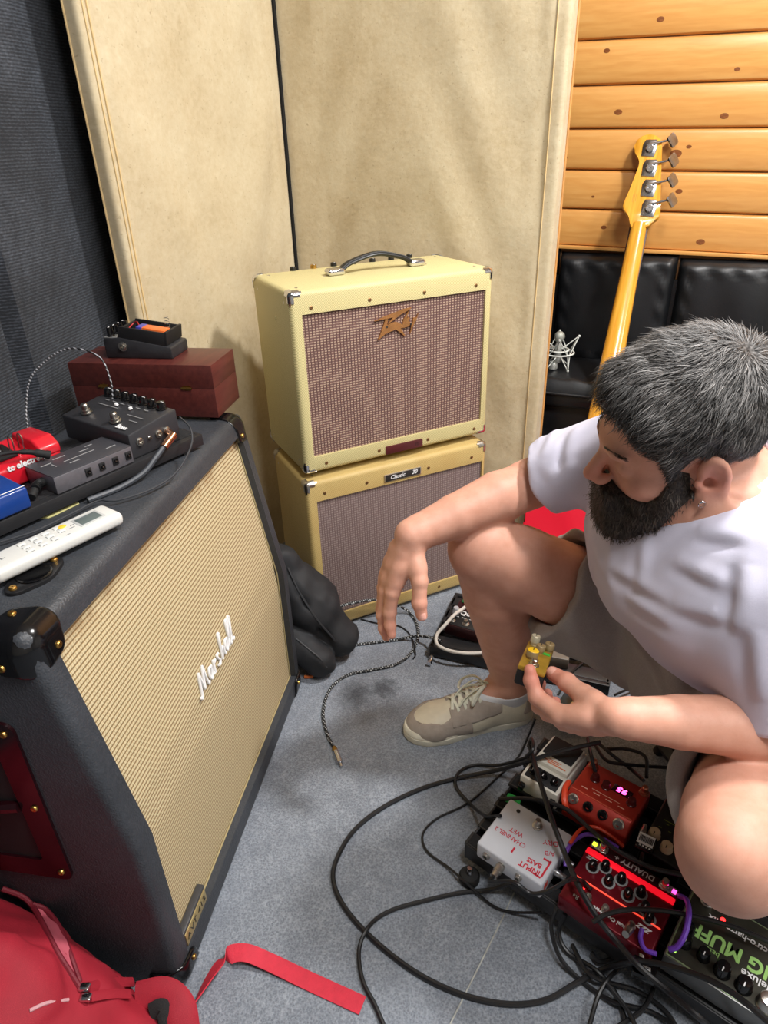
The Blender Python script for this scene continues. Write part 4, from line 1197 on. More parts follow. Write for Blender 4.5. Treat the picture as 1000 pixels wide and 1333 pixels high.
r_th = (RK - RH) / np.linalg.norm(RK - RH); l_th = (LK - LH) / np.linalg.norm(LK - LH)
RHEM = lerp(RH, RK, 0.70); LHEM = lerp(LH, LK, 0.77)
SFOLD_PX = [[(757, 715), (800, 800), (862, 890)], [(745, 760), (790, 828)], [(800, 765), (885, 850)], [(862, 850), (898, 955)], [(722, 690), (742, 800)], [(880, 845), (960, 880)], [(840, 850), (880, 940)], [(780, 760), (830, 830)]]
SFOLDS = []
def shorts_sdf(p):
    d = rcone(p, RH, LH, 0.118, 0.118)
    d = smin(d, rcone(p, (0.60, 0.95, 0.33), (0.63, 0.83, 0.33), 0.125, 0.125), 0.05)
    d = smin(d, rcone(p, (0.560, 0.870, 0.40), (0.59, 0.885, 0.29), 0.150, 0.150), 0.05)
    d = smin(d, rcone(p, (0.48, 0.865, 0.315), (0.53, 0.735, 0.325), 0.07, 0.075), 0.06)
    d = smax(d, plane_d(p, (0.50, 0.86, 0.445), (0.55, 0.08, 1.0)), 0.01)                  # waistband, below the shirt hem line at the back
    leg = rcone(p, RH, RHEM + r_th * 0.06, 0.108, 0.100)
    leg = smin(leg, rcone(p, lerp(RH, RK, 0.35) + A3((0, -0.02, -0.05)), RHEM + A3((0.0, -0.01, -0.045)), 0.07, 0.058), 0.05)
    leg = smax(leg, plane_d(p, RHEM, r_th) + 0.006 * np.sin(p[:, 1] * 50 + p[:, 2] * 30), 0.006)
    leg = smax(leg, -rcone(p, lerp(RH, RK, 0.56), RK, 0.083, 0.086), 0.006)
    d2 = rcone(p, LH, LHEM + l_th * 0.06, 0.112, 0.104)
    d2 = smax(d2, plane_d(p, LHEM, l_th), 0.006)
    d2 = smax(d2, -rcone(p, lerp(LH, LK, 0.64), LK, 0.086, 0.090), 0.006)
    d = smin(d, leg, 0.03); d = smin(d, d2, 0.05)
    d = d + folds(p, (0.55, -0.75, 0.2), 75, 0.4, 0.0045, 5.0) + folds(p, (0.2, 1.0, 0.7), 60, 2.0, 0.004, 7.0)
    for a, b_, up_, g_ in SFOLDS:
        d = d - ridge(p, a, b_, 0.011, g_) + ridge(p, a + up_, b_ + up_, 0.009, g_ * 0.8)
    d = d - ridge(p, (0.42, 0.93, 0.36), (0.55, 0.80, 0.30), 0.012, 0.013) + ridge(p, (0.40, 0.90, 0.36), (0.55, 0.76, 0.32), 0.012, 0.012) - ridge(p, (0.42, 0.86, 0.34), (0.54, 0.70, 0.36), 0.012, 0.011)
    d = d - ridge(p, (0.45, 0.72, 0.42), (0.58, 0.76, 0.36), 0.013, 0.011) + ridge(p, (0.44, 0.75, 0.40), (0.58, 0.80, 0.36), 0.010, 0.010)
    return d
_f3 = []
for ln in SFOLD_PX:
    hp_ = [px_hit(shorts_sdf, x, y, 0.6, 1.5) for x, y in ln]
    for a, b_ in zip(hp_[:-1], hp_[1:]):
        dr = (b_ - a) / max(np.linalg.norm(b_ - a), 1e-6); vw = V3(_C) - a; vw /= np.linalg.norm(vw)
        _f3.append((a, b_, np.cross(dr, vw) * 0.015, 0.008))
SFOLDS = _f3
mchild(sdf_obj('shorts', shorts_sdf, (0.24, 0.52, 0.10), (0.84, 1.15, 0.60), 0.0042, shorts_m, slack=1.9))

# ------------------------------------------------------------------ hair and beard: a short cap plus strands
def hairline(x):
    return np.interp(x, [-0.12, -0.085, -0.06, -0.035, -0.018, 0.004, 0.022, 0.034, 0.046, 0.062, 0.080, 0.095, 0.12], [-0.050, -0.052, -0.040, 0.000, 0.034, 0.034, 0.012, -0.010, 0.030, 0.050, 0.072, 0.082, 0.085])
def hair_depth(q): return q[:, 2] - hairline(q[:, 0])
def hair_cap(q):
    th = 0.003 + 0.008 * np.clip(hair_depth(q) / 0.05, 0, 1) + 0.010 * np.clip((q[:, 0] - 0.03) / 0.05, 0, 1) * np.clip(hair_depth(q) / 0.02, 0, 1) + 0.000 * np.clip((q[:, 2] - 0.07) / 0.05, 0, 1)
    d = scalp_sdf(q) - th
    d = d + 0.0016 * vnoise(q, 140, 1.0) + 0.0012 * vnoise(q, 70, 2.0)
    return smax(d, -hair_depth(q), 0.004)
def beard_line(x):
    return np.interp(x, [-0.01, 0.010, 0.022, 0.034, 0.048, 0.062, 0.078, 0.090, 0.12], [-0.030, 0.002, 0.012, -0.006, -0.030, -0.043, -0.042, -0.036, -0.036])
def beard_cap(q):
    k = beard_line(q[:, 0]) - q[:, 2]
    th = 0.002 + 0.009 * np.clip(k / 0.03, 0, 1) * np.clip((q[:, 0] - 0.0) / 0.05, 0.25, 1.1)
    d = smin(head_sdf(q), ellip(q, (0.082, 0, -0.108), (0.020, 0.032, 0.020)), 0.03) - th
    d = smin(d, rcone(q, (0.104, -0.024, -0.047), (0.104, 0.024, -0.047), 0.0085, 0.0085), 0.012)
    d = d + 0.0018 * vnoise(q, 120, 5.0)
    d = smax(d, -k, 0.004)
    d = smax(d, -(q[:, 0] - np.interp(np.abs(q[:, 1]), [0, 0.03, 0.06, 0.08], [0.005, 0.0, 0.004, 0.010])), 0.006)
    return smax(d, -(q[:, 2] + 0.122), 0.004)
def strand_mat(name):
    n = NT(name)
    c = n.attr('tone', 'Color')
    n.P(Base_Color=c, Roughness=0.45, Specular_IOR_Level=0.35)
    return reg(n)
hair_m = strand_mat('hair_strands')
def strands(name, cap, N, length, flow, tone, width, lo, hi, h, seed, lift=0.05, jit_=0.16):
    rg = np.random.default_rng(seed)
    p, F = sdf_mesh(cap, lo, hi, h)
    tri = np.concatenate([F[:, [0, 1, 2]], F[:, [0, 2, 3]]])
    a, b, c = p[tri[:, 0]], p[tri[:, 1]], p[tri[:, 2]]
    ar = np.linalg.norm(np.cross(b - a, c - a), axis=1)
    cen = (a + b + c) / 3
    sc = scalp_sdf(cen.astype(np.float32)); ar = ar * (sc > 0.0015)
    idx = rg.choice(len(tri), N, p=ar / ar.sum())
    u = rg.random((N, 2)); m = u.sum(1) > 1; u[m] = 1 - u[m]
    P = a[idx] + (b - a)[idx] * u[:, :1] + (c - a)[idx] * u[:, 1:]
    e = 0.0015
    P = P.astype(np.float32)
    nr = np.stack([feval(cap, P + A3([e * (k == j) for k in range(3)])) - feval(cap, P - A3([e * (k == j) for k in range(3)])) for j in range(3)], 1)
    nr /= np.maximum(np.linalg.norm(nr, axis=1)[:, None], 1e-9)
    dv = flow(P, rg)
    dv = dv - nr * (dv * nr).sum(1)[:, None]; dv /= np.maximum(np.linalg.norm(dv, axis=1)[:, None], 1e-6)
    ln = length(P) * rg.uniform(0.65, 1.2, N)
    jit = rg.normal(0, jit_, (N, 3)); dv = dv + jit; dv /= np.linalg.norm(dv, axis=1)[:, None]
    sd = np.cross(dv, nr); sd /= np.maximum(np.linalg.norm(sd, axis=1)[:, None], 1e-6)
    w = width * rg.uniform(0.7, 1.3, N)[:, None]
    ks = [(0.0, -0.001, 1.0), (0.4, lift, 0.9), (0.75, lift * 1.1, 0.6), (1.0, lift * 0.5, 0.08)]
    curl = rg.normal(0, 0.12, N)[:, None]
    rows = []
    for t, up, ww in ks:
        base = P + dv * (ln * t)[:, None] + nr * (np.where(t == 0, -0.002, up * ln + 0.0006))[:, None] + sd * (ln[:, None] * curl * t * t)
        rows += [base - sd * w * ww, base + nr * w * ww * 0.8, base + sd * w * ww]
    Vv = np.stack(rows, 1)                                            # N, 12, 3
    ff = []
    for k in range(3):
        for j in range(2): ff.append([k * 3 + j, k * 3 + j + 1, (k + 1) * 3 + j + 1, (k + 1) * 3 + j])
    ff = np.array(ff)
    Fs = (ff[None] + (np.arange(N) * 12)[:, None, None]).reshape(-1, 4)
    tn = tone(P, rg)
    allp = np.concatenate([p, Vv.reshape(-1, 3)]); allF = np.concatenate([F, Fs + len(p)])
    col = np.concatenate([tone(p.astype(np.float32), rg) * 0.55, np.repeat(tn, 12, 0)])
    Wp = HO + allp @ HR.T
    me = np_mesh(name, Wp, allF)
    ca = me.color_attributes.new('tone', 'FLOAT_COLOR', 'POINT')
    ca.data.foreach_set('color', np.concatenate([col, np.ones((len(col), 1))], 1).astype(np.float32).ravel())
    return mchild(link(name, me, hair_m))
def hflow(P, rg):
    # crown whorl at the back of the head, hair falls forward and to the sides
    w = A3((-0.065, 0.01, 0.12))
    d = P - w; d = d / np.maximum(np.linalg.norm(d, axis=1)[:, None], 1e-6)
    d[:, 0] += 0.25 + 0.35 * np.sin(P[:, 1] * 60 + P[:, 0] * 45)
    d[:, 1] += 0.40 * np.sin(P[:, 0] * 70 + P[:, 2] * 30)
    d[:, 2] += 0.25 * np.sin(P[:, 1] * 90)
    return d
def htone(P, rg):
    g = np.clip(rg.normal(0.085, 0.075, len(P)), 0.018, 0.36) * np.clip(0.75 + 0.35 * (P[:, 2] - 0.03) / 0.08, 0.5, 1.15)
    g = g * np.where((P[:, 0] > 0.05), 0.6, 1.0) * (1 + 0.35 * vnoise(P, 75, 9.0))
    return np.stack([g * 1.03, g * 0.97, g * 0.93], 1)
strands('hair', hair_cap, 17000, lambda P: 0.011 + 0.014 * np.clip((P[:, 2] - 0.02) / 0.08, 0, 1), hflow, htone, 0.00042, (-0.13, -0.12, -0.08), (0.13, 0.12, 0.19), 0.003, 3)
def bflow(P, rg):
    d = np.zeros_like(P); d[:, 2] = -1; d[:, 0] = 0.15; d[:, 1] = 0.3 * np.sign(P[:, 1]); return d
def btone(P, rg):
    g = np.clip(rg.normal(0.045, 0.03, len(P)), 0.01, 0.2)
    g = g * np.where(P[:, 0] < 0.04, 1.5, 1.0)
    return np.stack([g * 1.15, g * 0.95, g * 0.80], 1)
strands('beard', beard_cap, 6000, lambda P: 0.007 + 0.007 * np.clip((P[:, 0] - 0.01) / 0.06, 0, 1), bflow, btone, 0.0004, (-0.04, -0.11, -0.17), (0.15, 0.11, 0.04), 0.003, 4, lift=0.12, jit_=0.28)
# eyebrows
def brow(s):
    g = G(); rg = random.Random(5 + s)
    for k in range(130):
        t = rg.random(); y = (0.012 + 0.034 * t) * s; z = 0.030 + 0.004 * math.sin(t * 2.6) + rg.uniform(-0.0035, 0.0035); x = 0.0985 - 0.018 * t * t
        a = H2W((x, y, z)); b_ = H2W((x - 0.001 - 0.002 * t, y + 0.007 * s, z + 0.002))
        g.cyl(Vector(a), Vector(b_), 0.0004, 0.00012, 4, False)
    mchild(g.obj('eyebrow', mat('eyebrow_hair', (58, 46, 40), 0.5)))
brow(1); brow(-1)
# earring in the left lobe
mchild(G().tube([H2W((0.004 + 0.004 * math.cos(t), 0.0900 + 0.0020 * math.sin(t), -0.033 + 0.0065 * math.sin(t))) for t in np.linspace(0, 2 * PI, 14)[:-1]], 0.0013, 8, 3, closed=True).obj('earring', chrome))

# ------------------------------------------------------------------ shoes and sock
sole_m = mat('cream_sole', (222, 217, 198), 0.6, var=0.08, vs=40)
cream_m = mat('cream_leather', (206, 198, 176), 0.55, var=0.08, vs=30, bump=0.15, bs=300)
taupe_m = mat('taupe_suede', (158, 147, 136), 0.85, var=0.12, vs=60, bump=0.3, bs=500)
lace_m = mat('pale_lace', (212, 212, 194), 0.8, var=0.08, vs=200, bump=0.3, bs=900)
sock_m = mat('white_sock', (226, 228, 232), 0.9, bump=0.5, bs=700)
def sole_half(x):
    """half widths (left, right) of the sole outline at x from the heel"""
    t = x / SL
    w = np.interp(t, [0, 0.03, 0.08, 0.2, 0.38, 0.55, 0.72, 0.85, 0.94, 0.985, 1.0], [0.004, 0.020, 0.030, 0.036, 0.036, 0.042, 0.049, 0.044, 0.031, 0.015, 0.003])
    c = np.interp(t, [0, 0.4, 0.75, 1.0], [0, -0.002, 0.002, 0.006])
    return c, w
def make_shoe(M, name, full=True):
    """local frame: x heel to toe, y the inner side, z up, base on the ground"""
    Mi = np.array(M.inverted(), np.float32)
    def upper_l(q):
        d = rcone(q, (0.042, 0, 0.056), (0.10, 0, 0.058), 0.036, 0.037)
        d = smin(d, rcone(q, (0.036, 0, 0.028), (0.12, 0, 0.03), 0.035, 0.037), 0.02)
        d = smin(d, rcone(q, (0.11, 0, 0.062), (0.215, 0.003, 0.034), 0.034, 0.026), 0.03)
        for s in (-1, 1): d = smin(d, rcone(q, (0.15, 0.012 * s, 0.034), (0.225, 0.022 * s, 0.024), 0.030, 0.024), 0.03)
        d = smin(d, ellip(q, (0.235, 0.004, 0.028), (0.050, 0.042, 0.028)), 0.02)
        d = smax(d, -(q[:, 2] - 0.018), 0.003)
        op = rcone(q, (0.052, 0, 0.070), (0.045, 0, 0.16), 0.030, 0.040)
        op = smin(op, rcone(q, (0.075, 0, 0.085), (0.085, 0, 0.15), 0.028, 0.042), 0.02)
        top = q[:, 2] - (0.074 + 0.20 * np.clip(q[:, 0] - 0.05, 0, 0.09) + 0.16 * np.clip(0.03 - q[:, 0], 0, 0.05))
        d = smax(d, top, 0.006)
        return smax(d, -op, 0.005)
    def wrap(fn): return lambda p: fn(p @ Mi[:3, :3].T + Mi[:3, 3])
    c = np.array([[M @ Vector((x, y, z)) for x in (-0.02, 0.31) for y in (-0.07, 0.07) for z in (-0.01, 0.14)]]).reshape(-1, 3)
    lo, hi = c.min(0), c.max(0)
    up = sdf_obj(name, wrap(upper_l), lo, hi, 0.003, cream_m)
    mchild(up)
    def region(fn, off, nm, m_):
        o = sdf_obj(nm, wrap(lambda q: smax(upper_l(q) - off, fn(q), 0.001)), lo, hi, 0.0026, m_); mchild(o, up)
    # toe guard wrapping the front, eyestay, heel counter
    region(lambda q: np.maximum(np.maximum(0.150 - q[:, 0] + 0.10 * (q[:, 2] - 0.02), np.minimum(q[:, 2] - 0.031, -(((q[:, 0] - 0.228) / 0.040) ** 2 + ((q[:, 1] - 0.004) / 0.030) ** 2 - 1) * 0.02)), -(((q[:, 0] - 0.218) / 0.038) ** 2 + ((q[:, 1] - 0.004) / 0.034) ** 2 - 1) * 0.02), 0.0016, 'toe_guard', taupe_m)
    region(lambda q: np.maximum(np.maximum(0.085 - q[:, 0] - 0.15 * (q[:, 2] - 0.08), q[:, 0] - 0.196), np.maximum(np.interp(q[:, 0], [0.08, 0.12, 0.19], [0.066, 0.056, 0.042]).astype(np.float32) - q[:, 2], 0.011 - np.abs(q[:, 1] - 0.002))), 0.0018, 'eyestay', taupe_m)
    region(lambda q: np.maximum(q[:, 0] - 0.030 - 0.35 * (0.07 - q[:, 2]), 0.045 - q[:, 2]), 0.0016, 'heel_tab', taupe_m)
    # sole: two stacked rims
    xs = SL * 0.5 * (1 - np.cos(np.linspace(0, PI, 40)))
    def outl(k):
        l_ = [(x, sole_half(x)[0] + sole_half(x)[1] * k) for x in xs]; r_ = [(x, sole_half(x)[0] - sole_half(x)[1] * k) for x in xs[::-1]]
        return [((x - SL / 2) * (1 + (k - 1) * 0.35) + SL / 2, y) for x, y in (r_ + l_)]
    g = G()
    prof = [(0.0, 0.955), (0.005, 1.0), (0.017, 1.012), (0.0184, 0.985), (0.0198, 0.985), (0.0212, 1.014), (0.031, 0.995), (0.034, 0.95)]
    rings = [outl(k) for _, k in prof]; n_ = len(rings[0])
    v = [(x, y, z) for (z, k), rg_ in zip(prof, rings) for x, y in rg_]
    f = [[i * n_ + j, i * n_ + (j + 1) % n_, (i + 1) * n_ + (j + 1) % n_, (i + 1) * n_ + j] for i in range(len(prof) - 1) for j in range(n_)]
    f.append(list(range(n_))[::-1]); f.append([(len(prof) - 1) * n_ + j for j in range(n_)])
    mchild(G().add(v, f, M).obj('sole', sole_m, ang=35), up)
    if full:
        # tongue and laces
        def topz(x, y):
            zz = np.linspace(0.13, 0.02, 120); q = np.stack([np.full(120, x), np.full(120, y), zz], 1).astype(np.float32)
            s_ = upper_l(q); k = np.nonzero(s_ < 0)[0]; return float(zz[k[0]]) if len(k) else 0.07
        mchild(G().grid(lambda u, v_: tuple(M @ Vector((0.098 - 0.02 * v_ + 0.004 * math.cos((u - .5) * 3), (u - 0.5) * 0.052, 0.075 + 0.040 * v_ - 0.012 * abs(u - 0.5)))), 8, 6).obj('tongue', cream_m), up)
        rows = np.linspace(0.112, 0.190, 6)
        for i, x in enumerate(rows):
            for s in (-1, 1):
                x2 = x - 0.012
                P0 = (x, 0.020 * s, topz(x, 0.020 * s) + 0.003); P1 = (x2, -0.022 * s, topz(x2, -0.022 * s) + 0.003)
                mid = ((x + x2) / 2, 0, topz((x + x2) / 2, 0) + 0.007)
                mchild(G().tube([M @ Vector(P0), M @ Vector(mid), M @ Vector(P1), M @ Vector((x2 - 0.001, -0.027 * s, topz(x2, -0.027 * s)))], 0.0036, 8, 5, flat=0.5, up=(0, 0, 1)).obj('lace', lace_m), up)
        kn = Vector((0.112, 0.0, 0.105))
        for pts in ([(0, 0, 0), (0.018, -0.02, 0.012), (0.042, -0.034, -0.004), (0.052, -0.022, -0.018), (0.030, -0.008, 0.000), (0.002, 0, 0.004)],
                    [(0, 0, 0.002), (0.014, 0.018, 0.012), (0.034, 0.030, 0.000), (0.038, 0.036, -0.014), (0.018, 0.018, -0.002), (0, 0, 0.004)],
                    [(0, 0, 0), (0.02, 0.012, 0.008), (0.046, 0.014, -0.010), (0.062, 0.020, -0.028)],
                    [(0, 0, 0), (0.022, -0.010, 0.010), (0.050, -0.012, -0.010), (0.070, -0.004, -0.030)],
                    [(-0.012, 0.01, 0.0), (0, 0.0, 0.010), (0.010, -0.01, 0.004), (0.0, -0.006, -0.006), (-0.010, 0.006, -0.004)]):
            mchild(G().tube([M @ (kn + Vector(q)) for q in pts], 0.0036, 8, 6, flat=0.6).obj('lace', lace_m), up)
    return up
make_shoe(M_shoe, 'shoe')
fd2 = Vector((0.12, -0.99, 0)).normalized()
up2 = Matrix.Rotation(0.75, 4, Vector((0, 0, 1)).cross(fd2))
ballp = Vector((LA[0], LA[1], 0)) + fd2 * 0.10
B2 = Matrix(((fd2.x, -fd2.y, 0, 0), (fd2.y, fd2.x, 0, 0), (0, 0, 1, 0), (0, 0, 0, 1)))
M2 = Matrix.Translation((ballp.x, ballp.y, 0.035)) @ up2 @ B2 @ Matrix.Translation((-0.21, 0, -0.03))
make_shoe(M2, 'shoe', False)
def sock_sdf(p):
    q = p @ np.array(M_shoe.inverted(), np.float32)[:3, :3].T + np.array(M_shoe.inverted(), np.float32)[:3, 3]
    d = smin(body_leg(p) - 0.0028, ellip(q, (0.052, 0, 0.066), (0.037, 0.033, 0.040)), 0.02)
    d = smax(d, q[:, 2] - (0.100 + 0.10 * np.clip(0.05 - q[:, 0], -0.03, 0.06)), 0.003)
    return smax(d, 0.05 - q[:, 2], 0.002)
def body_leg(p):
    return smin(rcone(p, lerp(RK, RA, 0.72), RA, 0.040, 0.0365), rcone(p, RA, RA + A3((-0.10, -0.018, -0.055)), 0.036, 0.022), 0.02)
mchild(sdf_obj('sock', sock_sdf, RA - 0.09, RA + 0.09, 0.003, sock_m))

# ------------------------------------------------------------------ shared builders for pedals
_kn = {}
def knob_mesh(r, h, kind='plain'):
    k = (round(r, 5), round(h, 5), kind)
    if k not in _kn:
        if kind == 'flute':
            n = 28; g = G(); v = []; f = []
            prof = [(1.12, 0), (1.12, 0.12), (0.98, 0.2), (0.9, 0.9), (0.8, 1.0), (0.0, 1.0)]
            for (a, z) in prof:
                for i in range(n):
                    t = 2 * PI * i / n; rr_ = r * a * (1.0 - (0.07 if i % 2 and 0.15 < z < 0.95 else 0)); v.append((rr_ * math.cos(t), rr_ * math.sin(t), z * h))
            for j in range(len(prof) - 1):
                for i in range(n): f.append([j * n + i, j * n + (i + 1) % n, (j + 1) * n + (i + 1) % n, (j + 1) * n + i])
            g.add(v, f); _kn[k] = g.mesh('knob', 35)
        elif kind == 'dome':
            _kn[k] = G().lathe([(r * 1.1, 0), (r * 1.1, h * 0.15), (r, h * 0.25), (r * 0.95, h * 0.85), (r * 0.8, h), (0, h * 1.05)], 20).mesh('knob', 35)
        elif kind == 'switch':
            _kn[k] = G().lathe([(r * 1.55, 0), (r * 1.55, h * 0.12), (r * 1.25, h * 0.16), (r * 1.25, h * 0.38), (r, h * 0.42), (r, h * 0.85), (r * 0.75, h), (0, h)], 16).mesh('footswitch', 30)
        elif kind == 'jack':
            _kn[k] = G().lathe([(r, 0), (r, h * 0.35), (r * 0.8, h * 0.45), (r * 0.8, h), (r * 0.5, h), (r * 0.48, h * 0.2), (0, h * 0.2)], 18).mesh('jack', 30)
        else:
            _kn[k] = G().lathe([(r, 0), (r * 0.95, h * 0.9), (r * 0.85, h), (0, h)], 18).mesh('knob', 35)
    return _kn[k]
def knob(parent, M, r, h, m, kind='plain', pointer=None, name='knob'):
    o = link(name, knob_mesh(r, h, kind).copy() if False else knob_mesh(r, h, kind), None, parent, M)
    if len(o.data.materials) == 0: o.data.materials.append(m)
    elif o.data.materials[0] != m:
        o.material_slots[0].link = 'OBJECT'; o.material_slots[0].material = m
    if pointer:
        G().box((0, r * 0.45, h * 1.01), (r * 0.16, r * 0.8, h * 0.05)).obj('pointer', pointer, o)
    return o
def wedge(prof, x0, x1, bev=0.003, seg=2):
    """closed (y, z) side profile swept from x0 to x1, edges rounded"""
    b = bmesh.new(); n = len(prof)
    lo = [b.verts.new((x0, y, z)) for y, z in prof]; hi = [b.verts.new((x1, y, z)) for y, z in prof]
    b.faces.new(lo); b.faces.new(hi[::-1])
    for i in range(n): b.faces.new((lo[(i + 1) % n], lo[i], hi[i], hi[(i + 1) % n]))
    bmesh.ops.recalc_face_normals(b, faces=b.faces)
    if bev: bmesh.ops.bevel(b, geom=b.edges[:], offset=bev, segments=seg, affect='EDGES', profile=0.5)
    return G().bm(b)
def flat(parent, M, w, h, m, name='label', t=0.0004):
    return G().box((0, 0, t / 2), (w, h, t)).obj(name, m, parent, M, ang=0)
def marks(parent, M, items, m, name='printed_mark'):
    """small printed dashes and lines standing for lettering too small to read: x, y, w, h"""
    g = G()
    for x, y, w, h in items: g.box((x, y, 0.0002), (w, h, 0.0004))
    return g.obj(name, m, parent, M, ang=0)

# ------------------------------------------------------------------ on top of the black cabinet
CABM = Matrix.Translation((-0.325, 0.5451, 0)) @ Matrix.Rotation(1.3959, 4, 'Z')
ZT = mHt
def cabL(lx, ly, z=ZT): return CABM @ Vector((lx, ly, z))
# mahogany box
mahog = NT('mahogany')
_g = mahog.noise(2.0, 4, vec=mahog.scaled((60, 6, 60)), rough=0.6)
mahog.P(Base_Color=mahog.ramp(_g, [(0.3, srgb(70, 30, 27)), (0.7, srgb(92, 42, 37))]), Roughness=0.38, Specular_IOR_Level=0.45)
mahog.bump(_g, 0.06, 0.001); reg(mahog)
bw, bd_, bh = 0.275, 0.110, 0.097
bx_c = (0.614 + bd_ / 2, 0.078 + bw / 2)
box = thing('wooden_box', 'reddish brown wooden box with two brass hinges on the black cabinet', 'box', M=CABM @ L((bx_c[0], bx_c[1], ZT + 0.0076), (0, 0, PI / 2)))     # rests on the two far corner caps
# local: x along the length (towards the wall), y towards the camera = +y? rotated so that -lx is +y
G().box((0, 0, 0.027), (bw, bd_, 0.054), 0.0008).obj('body', mahog.m, box)
G().box((0, 0, 0.0755), (bw, bd_, 0.043), 0.0008).obj('lid', mahog.m, box)
for x in (-0.5 * bw + 0.052, 0.5 * bw - 0.062):
    hg = G().cyl((x - 0.010, bd_ / 2 + 0.0015, 0.0545), (x + 0.010, bd_ / 2 + 0.0015, 0.0545), 0.0022, n=10).obj('hinge', brass, box)
    for k in (-1, 1):
        G().prism([(-0.009, 0), (0.009, 0), (0.0065, 0.004), (0.002, 0.0035), (0, 0.005), (-0.002, 0.0035), (-0.0065, 0.004)], 0, 0.0008, M=L((x, bd_ / 2 + 0.0003, 0.0545), (-PI / 2 if k < 0 else PI / 2, 0, 0 if k > 0 else 0)) @ Matrix.Diagonal((1, 1 if k > 0 else 1, -1 if k > 0 else 1, 1))).obj('hinge_leaf', brass, hg)
# worn black pedal with its battery tray open, on the box
zb = ZT + bh + 0.0076
pedal_black = mat('worn_black_enamel', (40, 40, 43), 0.45, var=0.3, vs=50, bump=0.15, bs=200)
op = thing('effects_pedal', 'scuffed black effects pedal with open battery tray, on the wooden box', 'pedal', M=CABM @ L((0.682, 0.228, zb), (0, 0, PI / 2)))
# local x: +x towards the wall (rear, knobs), y: +y towards the camera
wedge([(-0.065, 0.0), (0.065, 0.0), (0.065, 0.036), (0.040, 0.0375), (0.034, 0.0385), (-0.065, 0.021)], -0.035, 0.035, 0.003).obj('body', pedal_black, op, Matrix.Rotation(-PI / 2, 4, 'Z'))
# swap: profile runs along y, so turn it onto x
tr_ = G()
for (c, d) in (((-0.012, 0.031, 0.039), (0.088, 0.004, 0.026)), ((-0.012, -0.031, 0.039), (0.088, 0.004, 0.026)), ((-0.056, 0, 0.036), (0.005, 0.066, 0.024)), ((0.032, 0, 0.043), (0.005, 0.066, 0.022))):
    tr_.box(c, d, 0.001, rot=(0, -0.13, 0))
tr_.obj('battery_tray', matte_black, op)
bt = G().box((-0.026, 0.006, 0.042), (0.046, 0.025, 0.016), 0.002, rot=(0, -0.13, 0)).obj('battery', mat('battery_orange', (226, 110, 50), 0.35), op)
G().box((0.0, 0.006, 0.0455), (0.012, 0.0252, 0.0162), 0.001, rot=(0, -0.13, 0)).obj('battery_band', mat('battery_violet', (70, 70, 160), 0.35), bt)
G().tube([(0.005, 0.004, 0.052), (0.016, -0.01, 0.056), (0.026, -0.014, 0.052), (0.028, 0.005, 0.046)], 0.0012, 6, 6).obj('wire', mat('red_wire', (170, 30, 30), 0.5), op)
hel = [(-0.040 - 0.0 * t + 0.0045 * math.cos(t * 2 * PI), -0.016 + 0.0045 * math.sin(t * 2 * PI), 0.040 + 0.0055 * t) for t in np.linspace(0, 4.5, 55)]
G().tube(hel, 0.0005, 5, 0).obj('spring', chrome, op)
G().cyl((0.028, 0.036, 0.022), (0.028, 0.0345, 0.022), 0.0085, n=20).obj('jack_washer', nickel, op)
knob(op, L((0.028, 0.0345, 0.022), (-PI / 2, 0, 0)), 0.0065, 0.006, nickel, 'jack', name='jack')
G().box((0.050, 0, 0.0375), (0.026, 0.066, 0.002), 0.0005).obj('control_plate', mat('silver_plate', (170, 170, 168), 0.4, 0.5), op)
for i, y in enumerate((-0.026, -0.0085, 0.0085, 0.026)):
    knob(op, L((0.052, y, 0.038)), 0.0062, 0.017, gloss_black, 'flute', ink_white)

# small pedal board, tilted across the cabinet top
Qb = (0.497, 0.060); ang_b = math.atan2(0.430, -0.903)
BM = CABM @ Matrix.Translation((Qb[0], Qb[1], 0)) @ Matrix.Rotation(ang_b, 4, 'Z')    # x = along the board, towards the camera; -y = to the wall
def SB(a, b_, z=0.708): return Vector((a, -b_, z))
board_m = mat('powder_black', (34, 34, 36), 0.45, var=0.15, bump=0.15, bs=400)
velcro = mat('loop_velcro', (24, 24, 26), 0.95, var=0.4, vs=300, bump=0.8, bs=600)
sb = thing('mini_pedalboard', 'narrow black metal pedalboard lying across the black cabinet top', 'pedalboard', M=BM @ Matrix.Translation((0, 0, ZT)))
zt = 0.708 - ZT
G().box((0.22, -0.075, zt - 0.002), (0.44, 0.15, 0.004), 0.001).obj('deck', board_m, sb)
G().box((0.22, 0.0, zt - 0.0095), (0.44, 0.003, 0.019), 0.001).obj('front_lip', board_m, sb)
G().box((0.22, -0.15, zt - 0.0095), (0.44, 0.003, 0.019), 0.001).obj('back_lip', board_m, sb)
for yy in (-0.035, -0.115):
    G().box((0.22, yy, zt + 0.0006), (0.43, 0.05, 0.0014)).obj('velcro_strip', velcro, sb)
for a in (0.03, 0.41):
    for yy in (-0.012, -0.138):
        G().box((a, yy, (zt - 0.004) / 2), (0.022, 0.02, zt - 0.004), 0.001).obj('foot', board_m, sb)
def on_sb(name, label, cat, a, b_, rz=0.0, z=0.7094, group=None):
    return thing(name, label, cat, M=BM @ Matrix.Translation((a, -b_, z)) @ Matrix.Rotation(rz, 4, 'Z'), group=group)
